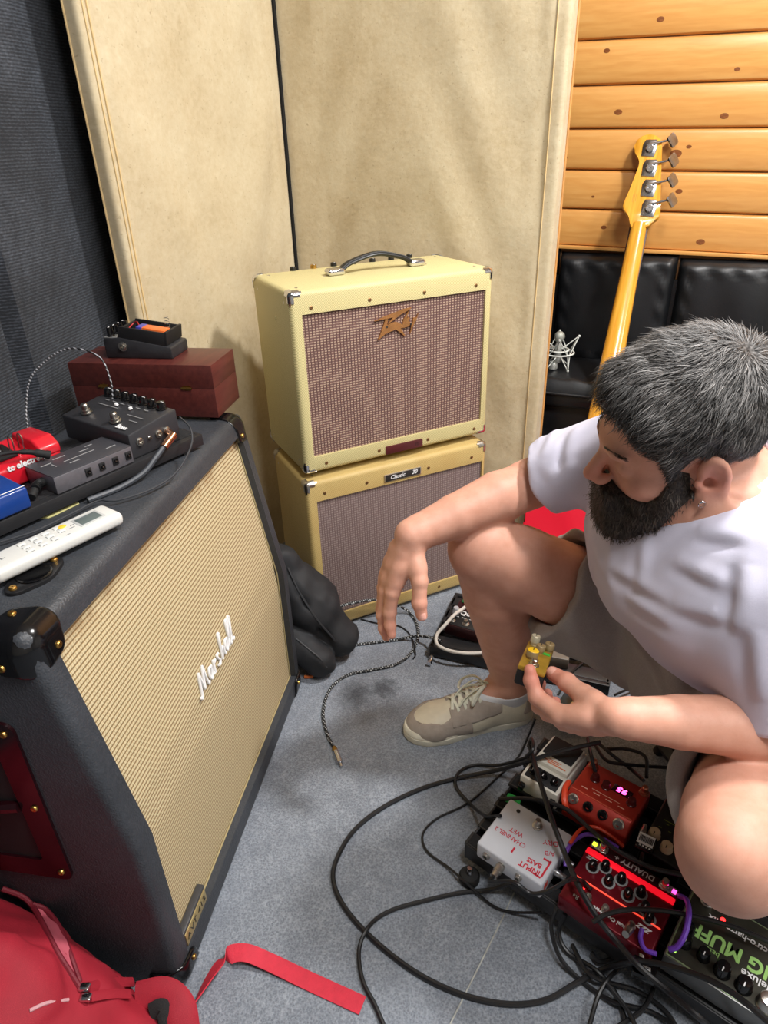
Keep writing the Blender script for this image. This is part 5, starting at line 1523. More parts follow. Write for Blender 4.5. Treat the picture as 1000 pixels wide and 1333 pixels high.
# twin-footswitch black unit with a row of knobs (knobs at the far end, jacks on the side)
bu = on_sb('effects_unit', 'black multi effects unit with seven knobs and two footswitches, on the mini pedalboard', 'effects unit', 0.082, 0.094)
dark_sat = mat('satin_charcoal', (48, 48, 51), 0.4, var=0.1, bump=0.1, bs=350)
wedge([(-0.047, 0.0), (0.047, 0.0), (0.047, 0.040), (-0.020, 0.050), (-0.047, 0.0515)], -0.086, 0.086, 0.003).obj('body', dark_sat, bu, Matrix.Rotation(-PI / 2, 4, 'Z') @ Matrix.Diagonal((1, 1, 1, 1)))
# after the turn: profile y -> local x; long side along local y
TOPZ = lambda x: 0.0515 - max(0, (x + 0.020)) * 0.15
for i in range(7):
    y = 0.070 - 0.0225 * i
    knob(bu, L((-0.036, y - 0.005, 0.0505)), 0.0078, 0.013, gloss_black, 'flute', ink_white)
for y in (0.030, -0.045):
    knob(bu, L((0.026, y, TOPZ(0.026)), (0, 0.15, 0)), 0.0058, 0.016, nickel, 'switch', name='footswitch')
for y in (0.018, -0.018):
    knob(bu, L((-0.012, y, TOPZ(-0.012)), (0, 0.15, 0)), 0.003, 0.003, ink_white, 'dome', name='indicator')
lb = lettering('Boss', 0.013, ink_white, bu, L((0.036, 0.058, TOPZ(0.036) + 0.0006), (0, 0.15, 0)) @ Matrix.Rotation(PI / 2, 4, 'Z'), bold=0.0003)
marks(bu, L((0.004, 0.0, TOPZ(0.004) + 0.0005), (0, 0.15, 0)), [(-0.022, -0.05 + 0.02 * k, 0.0012, 0.010) for k in range(6)] + [(0.0, 0.05, 0.001, 0.04), (0.012, 0.06, 0.001, 0.02), (-0.008, -0.03, 0.001, 0.05)], grey_ink)
for x, r in ((0.030, 0.0062), (0.012, 0.0025), (-0.006, 0.0062), (-0.022, 0.0062)):
    knob(bu, L((x, 0.0858, 0.024), (-PI / 2, 0, 0)), r, 0.005, nickel, 'jack', name='jack')
copper = mat('copper_plug', (200, 150, 120), 0.25, 1.0)
pg = thing('plug_cable', 'grey cable with a copper coloured plug, in the side of the black effects unit', 'cable', M=BM @ Matrix.Translation((0.06, 0, ZT + 0.04)))
px0 = Vector((0.0, 0.0, 0.009))
G().cyl((0.0, -0.006, 0.0085), (0.004, 0.012, 0.0065), 0.0062, n=14).obj('plug_tip', copper, pg)
G().cyl((0.002, 0.010, 0.0075), (0.030, 0.018, -0.002), 0.0066, 0.0060, 14).obj('plug_barrel', copper, pg)
G().tube([(0.028, 0.017, -0.001), (0.050, 0.020, -0.012), (0.075, 0.020, -0.026), (0.115, 0.014, -0.0352), (0.165, 0.008, -0.0355)], 0.0042, 8, 6).obj('cord', mat('grey_cord', (58, 62, 68), 0.5), pg)
# grey power supply box with four sockets on its front
ps = on_sb('power_supply', 'slim grey power supply box with four sockets, on the mini pedalboard', 'power supply', 0.196, 0.036)
alu = mat('brushed_grey', (120, 118, 124), 0.38, 0.6, var=0.12, vs=90)
alu_d = mat('dark_grey_lid', (66, 66, 71), 0.45, 0.2, var=0.1)
G().box((0, 0, 0.0125), (0.127, 0.070, 0.025), 0.0012).obj('body', alu, ps)
G().box((0, -0.0005, 0.0255), (0.1265, 0.069, 0.0016), 0.0005).obj('lid', alu_d, ps)
for k in range(4):
    x = 0.012 - 0.0225 * k
    so = G().box((x, 0.0355, 0.0135), (0.0095, 0.0025, 0.0125), 0.0008).obj('socket', matte_black, ps)
    knob(so, L((x, 0.0366, 0.0135), (-PI / 2, 0, 0)), 0.0036, 0.0012, gloss_black, 'jack', name='socket_ring')
    G().cyl((x, 0.036, 0.0135), (x, 0.0382, 0.0135), 0.0011, n=8).obj('pin', nickel, so)
marks(ps, L((0, 0, 0.0264)), [(0.045 - 0.03 * k, 0.012 * ((k % 2) * 2 - 1), 0.016, 0.0018) for k in range(4)] + [(0.0, 0.0, 0.05, 0.0012), (0.02, -0.02, 0.02, 0.0015), (-0.03, -0.022, 0.012, 0.0015), (0.04, 0.0, 0.0015, 0.012)], grey_ink)
dc = thing('power_plug', 'black right angle power plug with ribbed sleeve in the grey power supply', 'plug', M=BM @ Matrix.Translation((0.26, -0.030, 0.7225)))
G().cyl((-0.001, 0, 0), (0.008, 0, 0), 0.0065, n=14).obj('plug_head', rubber, dc)
G().tube([(0.006, 0, 0.0), (0.014, 0.004, 0.0), (0.022, 0.012, -0.003), (0.030, 0.018, -0.006)], 0.0058, 10, 6).obj('sleeve', rubber, dc)
for k in range(5):
    G().cyl((0.010 + 0.002 * k, 0.002 + 0.0022 * k, 0.0), (0.0108 + 0.002 * k, 0.0028 + 0.0022 * k, -0.0002), 0.0067, n=12).obj('rib', matte_black, dc)
# red pedal behind it
rp = on_sb('effects_pedal', 'bright red effects pedal with white lettering, behind the grey power supply', 'pedal', 0.262, 0.1105)
red_en = mat('red_enamel', (196, 24, 40), 0.28, coat=0.4)
wedge([(-0.036, 0.0), (0.036, 0.0), (0.036, 0.030), (0.0, 0.036), (-0.036, 0.046)], -0.062, 0.062, 0.005, 3).obj('body', red_en, rp)
wedge([(-0.034, 0.028), (0.037, 0.026), (0.037, 0.040), (0.020, 0.052), (-0.034, 0.052)], -0.063, -0.030, 0.004, 3).obj('riser', red_en, rp)
G().box((0.020, -0.004, 0.0395), (0.060, 0.040, 0.004), 0.001, rot=(0.16 * -1, 0, 0)).obj('dark_panel', matte_black, rp)
for x in (0.005, 0.030):
    knob(rp, L((x, -0.008, 0.041)), 0.0058, 0.014, black_plastic, 'flute', ink_white)
for x in (-0.022, -0.008):
    G().tube([(x, 0.012, 0.038), (x - 0.001, 0.012, 0.058), (x - 0.001, 0.002, 0.060), (x, 0.0, 0.040)], 0.0011, 6, 5).obj('guard_wire', nickel, rp)
knob(rp, L((0.052, -0.004, 0.038)), 0.0055, 0.015, copper, 'switch', name='footswitch')
lettering('tc electronic', 0.0125, ink_white, rp, L((-0.012, 0.0372, 0.030), (PI / 2, 0, PI)), bold=0.0004)
dcb = thing('power_cable', 'black power cable with ribbed sleeve lying over the red pedal', 'cable', M=BM @ Matrix.Translation((0.225, -0.062, 0.7465)))
G().tube([(0.0, 0.002, -0.004), (0.012, -0.004, 0.002), (0.030, -0.012, 0.009), (0.06, -0.025, 0.012), (0.12, -0.030, 0.008), (0.19, -0.035, -0.012)], [0.0062, 0.0055, 0.0036, 0.0026, 0.0026, 0.0026, 0.0026], 10, 6).obj('cord', rubber, dcb)
# blue pedal at the near end
bp_ = on_sb('effects_pedal', 'blue effects pedal with black knob on a white ring, on the mini pedalboard', 'pedal', 0.338, 0.048)
blue_en = mat('blue_enamel', (22, 58, 128), 0.3, coat=0.3, var=0.1)
wedge([(-0.0225, 0.0), (0.050, 0.0), (0.050, 0.030), (-0.0225, 0.0345)], -0.040, 0.040, 0.0035, 3).obj('body', blue_en, bp_)
G().tube([(-0.0385, 0.047, 0.0315), (0.0385, 0.047, 0.0315)], 0.0006, 5, 0).obj('pinstripe', ink_white, bp_)
rk = G().lathe([(0.0165, 0.030), (0.0165, 0.038), (0.013, 0.046), (0.0, 0.046)], 24, o=(-0.012, -0.004, 0)).obj('knob_skirt', white_paint, bp_)
G().lathe([(0.0125, 0.038), (0.0115, 0.058), (0.010, 0.060), (0.0, 0.060)], 20, o=(-0.012, 0.004, 0)).obj('knob', gloss_black, bp_)
G().lathe([(0.0125, 0.034), (0.0125, 0.043), (0.010, 0.045), (0, 0.045)], 20, o=(0.018, 0.014, 0)).obj('knob', gloss_black, bp_)
G().box((-0.041, 0.020, 0.018), (0.003, 0.010, 0.012), 0.001).obj('socket', matte_black, bp_)
marks(bp_, L((0.020, -0.012, 0.0350), (-0.06, 0, PI)), [(-0.006, 0, 0.012, 0.0022), (0.006, 0, 0.006, 0.0022)], ink_white)
# white air-conditioner remote
rmM = CABM @ L((0.162, 0.1165, ZT + 0.0072), (0, 0, -0.464))
rm = thing('remote_control', 'white air conditioner remote control with small screen, on the black cabinet', 'remote control', M=rmM @ Matrix.Rotation(0.0, 4, 'Y'))
rw = mat('remote_white', (208, 208, 203), 0.35)
G().box((0, 0, 0.0092), (0.172, 0.047, 0.0184), 0.0072, 4).obj('body', rw, rm)
G().box((0.050, 0.0, 0.0182), (0.036, 0.026, 0.0012), 0.0004).obj('screen_bezel', mat('bezel_grey', (180, 182, 180), 0.4), rm)
G().box((0.050, 0.0, 0.0188), (0.029, 0.019, 0.001), 0.0003).obj('screen', mat('lcd_grey', (96, 106, 104), 0.2), rm)
G().lathe([(0.0048, 0), (0.0045, 0.0012), (0.003, 0.0018), (0, 0.0018)], 16).obj('power_button', mat('amber_button', (232, 186, 60), 0.4), rm, L((0.018, 0.009, 0.0181)) @ Matrix.Diagonal((1.2, 0.9, 1, 1)))
me_btn = G().box((0, 0, 0.0006), (0.009, 0.005, 0.0014), 0.0006).mesh('button')
for i in range(4):
    for j in range(3):
        if i == 0 and j == 2: continue
        link('button', me_btn, mat('button_white', (212, 213, 210), 0.45), rm, L((0.012 - 0.0155 * i, 0.011 - 0.011 * j, 0.0183)))
marks(rm, L((0, 0, 0.0185)), [(0.012 - 0.0155 * i, 0.0065 - 0.011 * j, 0.005, 0.0008) for i in range(4) for j in range(3)] + [(0.024, -0.004, 0.008, 0.001), (0.028, 0.002, 0.006, 0.001)], mat('legend_grey', (130, 132, 135), 0.6))
marks(rm, L((-0.068, 0.0, 0.0185)), [(-0.004, 0.0, 0.0014, 0.005), (-0.001, 0.001, 0.0025, 0.0014), (0.003, 0.0, 0.0014, 0.005), (0.006, -0.001, 0.003, 0.0012)], mat('legend_grey', (130, 132, 135), 0.6))
# pale card under the board
cardm = mat('pale_card', (196, 190, 130), 0.6)
p0 = [(40, 668), (50, 674), (62, 674), (70, 671), (103, 655), (95, 645), (40, 660)]
cardw = [atz(x, y, ZT + 0.0016) for x, y in p0]
cg = G(); cv = [tuple(c) for c in cardw]; nC = len(cv)
cg.add(cv + [(x, y, z - 0.0012) for x, y, z in cv], [list(range(nC))[::-1], list(range(nC, 2 * nC))] + [[i, (i + 1) % nC, nC + (i + 1) % nC, nC + i] for i in range(nC)])
tag(cg.obj('card', cardm, ang=0), 'pale yellow card sticking out under the mini pedalboard', 'card')
# thin wires
from mathutils.bvhtree import BVHTree
def _bvh(objs):
    out = []
    for o in objs:
        M = o.matrix_world; me = o.data
        if len(me.polygons) == 0: continue
        t = BVHTree.FromPolygons([M @ v.co for v in me.vertices], [list(p.vertices) for p in me.polygons])
        c = [M @ Vector(k) for k in o.bound_box]
        out.append((t, [min(q[i] for q in c) for i in range(3)], [max(q[i] for q in c) for i in range(3)]))
    return out
def _family(root):
    res = [root] if root.type == 'MESH' else []
    for ch in root.children: res += _family(ch)
    return res
CORDS = []                       # every routed cable, in order: (tree, lo, hi)
OBST = []
def _hit(P, r, obst):
    """how far a cord of radius r at P reaches into its surroundings"""
    worst = 0.0
    for t, lo, hi in obst:
        if any(P[i] < lo[i] - r or P[i] > hi[i] + r for i in range(3)): continue
        loc, nrm, idx, d = t.find_nearest(P)
        if loc is None: continue
        if d < r: worst = max(worst, r - d)
        elif d < 0.05:
            n_ = 0; q = P.copy(); dr = Vector((0.31, 0.22, 0.92)).normalized()
            for _ in range(30):
                h = t.ray_cast(q, dr)
                if h[0] is None: break
                n_ += 1; q = h[0] + dr * 1e-5
            if n_ % 2: worst = max(worst, r + d)
    return worst
def route(pts, r, keep0=0.0, keep1=0.0, press=0.0006):
    """slide the cord along the lines of sight, towards the viewer, until it lies on top of what it crosses"""
    P = catmull([Vector(p) for p in pts], 8)
    Q = [P[0]]
    for a, b in zip(P[:-1], P[1:]):
        k = max(1, int((b - a).length / 0.004))
        Q += [a.lerp(b, (i + 1) / k) for i in range(k)]
    n = len(Q); s = [0.0]
    for a, b in zip(Q[:-1], Q[1:]): s.append(s[-1] + (b - a).length)
    ob = OBST + CORDS
    for _pass in range(3):
        dirs = [(_C - q).normalized() for q in Q]
        need = [0.0] * n
        for i in range(n):
            if s[i] < keep0 or s[-1] - s[i] < keep1: continue
            sh = 0.0
            while sh < 0.12 and _hit(Q[i] + dirs[i] * sh, r - press, ob) > 0: sh += 0.0012
            if sh < 0.12: need[i] = sh
        if max(need) == 0.0: break
        out = [max(0.0, max(need[j] - 0.5 * max(0.0, abs(s[i] - s[j]) - 0.004) for j in range(n))) for i in range(n)]   # rise and fall no steeper than one in two
        for i in range(n):
            w_ = out[max(0, i - 3):i + 4]; Q[i] = Q[i] + dirs[i] * max(out[i], sum(w_) / len(w_))
    return Q
def wire(name, label, cat, pts, r, m, n=6, sub=8, ends=None, group=None, keep=(0.0, 0.0), routed=True):
    if routed and OBST: pts = route(pts, r, *keep); sub = 1
    root = thing(name, label, cat, pts[0], group=group)
    o = G().tube([Vector(p) - Vector(pts[0]) for p in pts], r, n, sub).obj('cord', m, root)
    if routed and OBST:
        v = [Vector(pts[0]) + w.co for w in o.data.vertices]
        CORDS.append((BVHTree.FromPolygons(v, [list(p.vertices) for p in o.data.polygons]), [min(w[i] for w in v) for i in range(3)], [max(w[i] for w in v) for i in range(3)]))
    return root
bw_m = NT('black_white_twist')
_w = bw_m.m_('SINE', bw_m.mul(bw_m.add(bw_m.xyz()[0], bw_m.add(bw_m.xyz()[1], bw_m.xyz()[2])), 700))
bw_m.P(Base_Color=bw_m.mix(bw_m.sstep(_w, 0.2, 0.6), srgb(16, 16, 18), srgb(150, 150, 155)), Roughness=0.5); reg(bw_m)
def cl(lx, ly, z): return cabL(lx, ly, z)
wire('twisted_wire', 'thin black and white wire looping up from the effects unit knobs', 'cable', [cl(0.40, 0.30, 0.74), cl(0.43, 0.315, 0.77), cl(0.46, 0.31, 0.815), cl(0.50, 0.27, 0.845), cl(0.50, 0.215, 0.835), cl(0.487, 0.195, 0.80), cl(0.478, 0.193, 0.772)], 0.0014, bw_m.m)
pts = [atz(234, 543, 0.745), atz(247, 556, 0.735), atz(250, 575, 0.72), atz(240, 600, 0.705), atz(222, 622, 0.693), atz(190, 640, 0.690), atz(150, 652, 0.690), atz(128, 652, 0.690), atz(95, 668, 0.690), atz(50, 690, 0.689), atz(20, 700, 0.689), atz(-20, 712, 0.689)]
wire('thin_wire', 'thin grey wire hanging over the pedalboard edge onto the black cabinet', 'cable', pts, 0.0016, mat('grey_thin_wire', (52, 54, 58), 0.4))

# ------------------------------------------------------------------ soft black bag behind the cabinet
bag_m = mat('black_nylon', (30, 31, 34), 0.7, var=0.25, vs=25, bump=0.5, bs=700)
bagz_m = mat('bag_trim', (44, 45, 48), 0.55, bump=0.4, bs=900)
bag = thing('gig_bag', 'soft black nylon bag slumped between the black cabinet and the tweed amplifiers', 'bag', (-0.17, 1.30, 0))
bo = A3((-0.17, 1.30, 0))
def bag_sdf(p):
    d = polycone(p, [(-0.25, 1.335, 0.265), (-0.195, 1.325, 0.165), (-0.118, 1.300, 0.066)], [0.042, 0.054, 0.047], 0.06)
    d = smin(d, rcone(p, (-0.25, 1.262, 0.095), (-0.168, 1.240, 0.046), 0.044, 0.041), 0.006)
    d = d + 0.006 * vnoise(p, 38, 1.0) + 0.003 * vnoise(p, 90, 2.0)
    d = d - ridge(p, (-0.21, 1.29, 0.25), (-0.115, 1.270, 0.06), 0.010, 0.010) + ridge(p, (-0.20, 1.275, 0.21), (-0.13, 1.262, 0.06), 0.010, 0.010)
    d = d - ridge(p, (-0.22, 1.24, 0.10), (-0.15, 1.235, 0.05), 0.008, 0.008)
    d = smax(d, -p[:, 2] + 0.0, 0.004)
    o, ex_, ey_ = A3((-0.325, 0.5451, 0)), A3((math.cos(1.3959), math.sin(1.3959), 0)), None
    d = smax(d, -((p - o) @ ex_ - 0.676), 0.004)                       # lies against the cabinet end
    o2 = A3((-0.1788, 1.3883, 0)); n2 = A3((-math.sin(0.4436), math.cos(0.4436), 0)); t2 = A3((math.cos(0.4436), math.sin(0.4436), 0))
    amp_d = np.maximum(-((p - o2) @ n2), -((p - o2) @ t2))
    return smax(d, -(amp_d - 0.003), 0.01)
bo_ = sdf_obj('body', bag_sdf, (-0.36, 1.19, -0.01), (-0.04, 1.42, 0.36), 0.0035, bag_m, slack=1.8)
bo_.parent = bag; bo_.matrix_parent_inverse = Matrix.Translation((0.17, -1.30, 0))
def on_surface(f, p, out):
    """push a point along -out..out until it meets the surface"""
    p = A3(p); o = A3(out); o = o / np.linalg.norm(o)
    ts = np.linspace(0.12, -0.12, 200); q = (p + o * ts[:, None]).astype(np.float32); s_ = f(q)
    k = np.nonzero(s_ < 0)[0]
    return q[k[0]] if len(k) else p
cam_dir = lambda p: V3(_C) - A3(p)
for pl_, r in (([(-0.225, 1.30, 0.27), (-0.20, 1.28, 0.21), (-0.165, 1.27, 0.14), (-0.13, 1.27, 0.08), (-0.11, 1.275, 0.03)], 0.0028), ([(-0.215, 1.24, 0.11), (-0.19, 1.235, 0.085), (-0.165, 1.235, 0.055), (-0.15, 1.24, 0.02)], 0.0026)):
    z_ = [on_surface(bag_sdf, q, cam_dir(q)) for q in pl_]
    o = G().tube([Vector(q) for q in z_], r, 6, 6).obj('zip', bagz_m, bag); o.matrix_parent_inverse = Matrix.Translation((0.17, -1.30, 0))
tg = G().box((0, 0, 0), (0.022, 0.004, 0.008), 0.001).obj('tag', mat('orange_tag', (214, 110, 50), 0.6), bag)
tgp = atz(402, 881, 0.006); tg.matrix_parent_inverse = Matrix.Translation((0.17, -1.30, 0)); tg.location = tgp

# ------------------------------------------------------------------ red backpack at the foot of the cabinet
red_n = mat('red_nylon', (150, 18, 38), 0.75, var=0.12, vs=20, bump=0.35, bs=900)
red_w = mat('red_webbing', (196, 36, 58), 0.7, var=0.1, vs=60, bump=0.6, bs=500)
red_d = mat('dark_red_lining', (120, 40, 52), 0.8, var=0.2)
PX = lambda x, y, t: V3(att(x, y, t))
bk = thing('backpack', 'red nylon backpack lying open in front of the black cabinet', 'backpack', (-0.47, 0.42, 0))
bki = Matrix.Translation((0.47, -0.42, 0))
def bchild(o, parent=None):
    o.parent = parent or bk
    if parent is None: o.matrix_parent_inverse = bki
    return o
def pack_sdf(p):
    d = polycone(p, [(-0.625, 0.45, 0.17), (-0.55, 0.44, 0.14), (-0.45, 0.43, 0.09)], [0.135, 0.125, 0.10], 0.08)
    d = smin(d, rcone(p, (-0.40, 0.44, 0.07), (-0.335, 0.45, 0.04), 0.07, 0.042), 0.05)
    d = d + 0.009 * vnoise(p, 24, 3.0) + 0.005 * vnoise(p, 55, 5.0) + 0.006 * np.maximum(0, np.sin(p[:, 0] * 70 + p[:, 2] * 95 + 2.0 * vnoise(p, 18, 1.0))) ** 3
    d = d - ridge(p, (-0.62, 0.50, 0.34), (-0.42, 0.44, 0.16), 0.012, 0.008)
    d = smax(d, -p[:, 2], 0.006)
    return smax(d, (p - A3((-0.325, 0.5451, 0))) @ A3((math.cos(1.3959), math.sin(1.3959), 0)) + 0.008, 0.02)
bk_body = bchild(sdf_obj('body', pack_sdf, (-0.82, 0.14, -0.01), (-0.24, 0.58, 0.46), 0.005, red_n, slack=1.8))
def px_on(f, x, y, lift=0.0, t0=0.35, t1=1.4):
    ts = np.linspace(t0, t1, 900); q = np.stack([V3(att(x, y, t)) for t in ts]).astype(np.float32); s_ = f(q)
    k = np.nonzero(s_ < 0)[0]
    if not len(k): k = [int(np.argmin(s_))]
    i = k[0]; P = q[i]; e = 0.003
    g = np.array([f((P + A3([e * (j == a) for j in range(3)]))[None])[0] - f((P - A3([e * (j == a) for j in range(3)]))[None])[0] for a in range(3)])
    g /= max(np.linalg.norm(g), 1e-9)
    return Vector((P + g * lift).tolist()), Vector(g.tolist())

# zips, pulls, flap edge and straps, laid on the surface
zip_m = mat('dark_red_zip', (110, 18, 34), 0.6, bump=0.6, bs=900)
def surf_tube(name, pxs, r, m, lift=0.001, flat_=1.0, parent=None):
    pts = [px_on(pack_sdf, x, y, lift) for x, y in pxs]
    return bchild(G().tube([p for p, n in pts], r, 8, 6, flat=flat_).obj(name, m), parent)
surf_tube('zip', [(2, 1158), (28, 1168), (42, 1181), (56, 1205), (74, 1240), (92, 1268), (106, 1290)], 0.0035, zip_m)
surf_tube('zip', [(42, 1178), (60, 1186), (78, 1210), (92, 1245), (104, 1278)], 0.0032, zip_m)
LZ = catmull([Vector((x, y, 0)) for x, y in [(42, 1178), (56, 1205), (74, 1240), (92, 1268), (104, 1284)]], 4)
RZ = catmull([Vector((x, y, 0)) for x, y in [(44, 1179), (62, 1188), (79, 1212), (93, 1246), (105, 1282)]], 4)
gl_ = G(); gv = []; NA = 6
for a_, b_ in zip(LZ, RZ):
    for j in range(NA + 1):
        c = a_.lerp(b_, j / NA); gv.append(tuple(px_on(pack_sdf, c.x, c.y, 0.0022 - 0.0012 * math.sin(PI * j / NA))[0]))
gl_.add(gv, [[i * (NA + 1) + j, i * (NA + 1) + j + 1, (i + 1) * (NA + 1) + j + 1, (i + 1) * (NA + 1) + j] for i in range(len(LZ) - 1) for j in range(NA)])
bchild(gl_.obj('lining', mat('pale_lining', (176, 78, 92), 0.8, var=0.2)))
surf_tube('piping', [(38, 1316), (60, 1306), (88, 1302)], 0.0022, mat('pale_piping', (200, 150, 155), 0.5))
for (x, y), (x2, y2) in (((106, 1288), (168, 1284)), ((108, 1302), (164, 1300))):
    sl = px_on(pack_sdf, x, y, 0.006)
    o = bchild(G().box((0, 0, 0), (0.014, 0.010, 0.007), 0.002).obj('zip_slider', chrome)); o.location = Vector(sl[0])
    a, n1 = px_on(pack_sdf, x + 6, y, 0.007); b2, n2 = px_on(pack_sdf, x2, y2, 0.007)
    bchild(G().tube([a, (a + b2) / 2 + Vector((0, 0, 0.004)), b2], 0.0065, 8, 6, flat=0.35, up=n1).obj('zip_pull', red_n))
# padded shoulder strap end with black mesh, at the right
sp = [att(178, 1302, 0.93), att(212, 1296, 0.93), att(232, 1312, 0.92), att(238, 1340, 0.91), att(240, 1380, 0.90)]
bchild(G().tube(sp, 0.022, 10, 6, flat=0.3, up=(0.3, -0.5, 0.8)).obj('shoulder_strap', red_n))
sp = [att(196, 1318, 0.915), att(210, 1312, 0.915), att(217, 1326, 0.91), att(219, 1352, 0.90)]
bchild(G().tube(sp, 0.011, 10, 6, flat=0.3, up=(0.3, -0.5, 0.8)).obj('strap_mesh', mat('black_mesh', (26, 24, 25), 0.9, bump=0.8, bs=900)))
# webbing lying over the carpet
def ribbon(pts, w, th, m, name):
    """pts: list of (centre, width direction)"""
    C = catmull([p for p, d in pts], 8); D = catmull([Vector(d) for p, d in pts], 8)
    v = []; f = []
    for i, (c, d) in enumerate(zip(C, D)):
        t = (C[min(i + 1, len(C) - 1)] - C[max(i - 1, 0)]).normalized(); d = (d - t * d.dot(t)).normalized(); n = t.cross(d)
        for a, b in ((-1, -1), (1, -1), (1, 1), (-1, 1)): v.append(c + d * (a * w / 2) + n * (b * th / 2))
    for i in range(len(C) - 1):
        for k in range(4): f.append([i * 4 + k, i * 4 + (k + 1) % 4, (i + 1) * 4 + (k + 1) % 4, (i + 1) * 4 + k])
    f.append([0, 1, 2, 3][::-1]); f.append([len(C) * 4 - 4 + k for k in range(4)])
    return G().add(v, f).obj(name, m, ang=30)
def fp(x, y, z=0.0015): return atz(x, y, z)
rb = [(fp(236, 1335, 0.05), (0.3, 0.6, 0.7)), (fp(252, 1310, 0.035), (0.5, 0.4, 0.75)), (fp(276, 1268, 0.018), (0.75, 0.1, 0.55)), (fp(294, 1246, 0.016), (0.7, 0.4, 0.3)), (fp(318, 1240, 0.016), (0.3, 0.95, 0.05)), (fp(350, 1252, 0.008), (0.25, 0.95, 0)), (fp(400, 1276, 0.0025), (0.25, 0.95, 0)), (fp(472, 1309, 0.0018), (0.25, 0.95, 0))]
bchild(ribbon(rb, 0.026, 0.0016, red_w, 'webbing_strap'))

# ------------------------------------------------------------------ gold pedal held in the left hand
gp = thing('mini_pedal', 'small gold effects pedal with four knobs, held in the hand', 'pedal', M=gM)
gold_m = mat('gold_enamel', (168, 132, 44), 0.38, 0.35, var=0.2, vs=60)
G().box((0, 0, -0.004), (0.039, 0.086, 0.008), 0.003).obj('lid', gold_m, gp)
G().box((0, 0, -0.019), (0.0385, 0.085, 0.024), 0.003).obj('body', matte_black, gp)
knobm = mat('aged_knob', (150, 130, 92), 0.45, 0.3, var=0.15)
ky = mat('yellow_knob', (232, 186, 32), 0.35)
for x, y, r, h, m_ in ((-0.006, -0.012, 0.0085, 0.013, ky), (-0.010, 0.032, 0.0068, 0.015, mat('silver_knob', (190, 184, 160), 0.4, 0.4)), (0.0015, 0.013, 0.0068, 0.012, knobm), (0.0125, 0.028, 0.0072, 0.012, knobm)):
    kk = G().lathe([(r * 0.8, 0), (r * 0.85, h * 0.3), (r, h * 0.35), (r, h * 0.92), (r * 0.9, h), (0, h)], 20).obj('knob', knobm if m_ is ky else m_, gp, L((x, y, 0)))
    G().lathe([(r * 0.98, h * 1.0), (r * 0.9, h * 1.05), (0, h * 1.05)], 20).obj('knob_cap', m_, kk)
    G().box((0, r * 0.4, h * 1.07), (0.0012, r * 0.8, 0.0006)).obj('pointer', matte_black, kk)
knob(gp, L((0.0005, -0.030, 0)), 0.005, 0.010, nickel, 'switch', name='footswitch')
flat(gp, L((0.011, 0.014, 0.0002)), 0.012, 0.007, mat('green_print', (60, 170, 60), 0.5), 'green_print')
flat(gp, L((0.004, 0.030, 0.0002)), 0.010, 0.012, ky, 'yellow_print')

# ------------------------------------------------------------------ main pedalboard on the carpet
ANG = math.atan2(-0.649, 0.760)
PM = Matrix.Translation((0.140, 0.719, 0)) @ Matrix.Rotation(ANG, 4, 'Z')         # x = along the board, y = towards the player
ZB = 0.062
pbd = thing('pedalboard', 'large black pedalboard on rubber feet, crowded with effects pedals', 'pedalboard', M=PM)
for y0, y1, z in ((0.004, 0.030, ZB), (0.045, 0.075, ZB), (0.100, 0.130, ZB), (0.150, 0.180, ZB + 0.008), (0.205, 0.235, ZB + 0.008), (0.258, 0.290, ZB + 0.008)):
    G().box((0.225, (y0 + y1) / 2, z - 0.004), (0.51, y1 - y0, 0.008), 0.001).obj('deck_rail', board_m, pbd)
    G().box((0.225, (y0 + y1) / 2, z + 0.0004), (0.50, (y1 - y0) * 0.8, 0.0012)).obj('velcro_strip', velcro, pbd)
G().box((0.225, 0.004, 0.043), (0.505, 0.004, 0.034), 0.001).obj('front_panel', board_m, pbd)
G().box((0.225, 0.2915, 0.040), (0.515, 0.004, 0.048), 0.001).obj('back_panel', board_m, pbd)
for x in (-0.026, 0.476):
    G().box((x, 0.147, 0.042), (0.004, 0.290, 0.036), 0.001).obj('side_panel', board_m, pbd)
G().box((0.225, 0.147, 0.026), (0.50, 0.286, 0.003)).obj('bottom_tray', matte_black, pbd)
for x, y in ((0.002, -0.006), (0.46, -0.006), (0.002, 0.27), (0.46, 0.27)):
    ft = G().lathe([(0.0165, 0.0), (0.018, 0.004), (0.018, 0.013), (0.015, 0.017), (0.008, 0.018), (0.0, 0.018)], 20, o=(x - 0.008, y - 0.008, 0)).obj('rubber_foot', rubber, pbd)
    G().lathe([(0.006, 0.016), (0.006, 0.022), (0.0045, 0.024), (0.0045, 0.034), (0, 0.034)], 10, o=(x - 0.008, y - 0.008, 0)).obj('foot_bolt', chrome, ft)
def on_pb(name, label, l0, l1, s0, s1, z=ZB + 0.001, cat='pedal', group=None):
    """thing centred on its footprint; local x to the player's right, y away from the player"""
    o = thing(name, label, cat, M=PM @ Matrix.Translation(((l0 + l1) / 2, (s0 + s1) / 2, z)) @ Matrix.Rotation(PI, 4, 'Z'), group=group)
    return o, l1 - l0, s1 - s0
def jack_plug(parent, M, m=nickel, r=0.0052, ln=0.024, name='plug'):
    return G().lathe([(r, 0), (r * 1.05, 0.002), (r, ln * 0.5), (r * 0.85, ln * 0.55), (r * 0.8, ln), (0, ln)], 14).obj(name, m, parent, M)

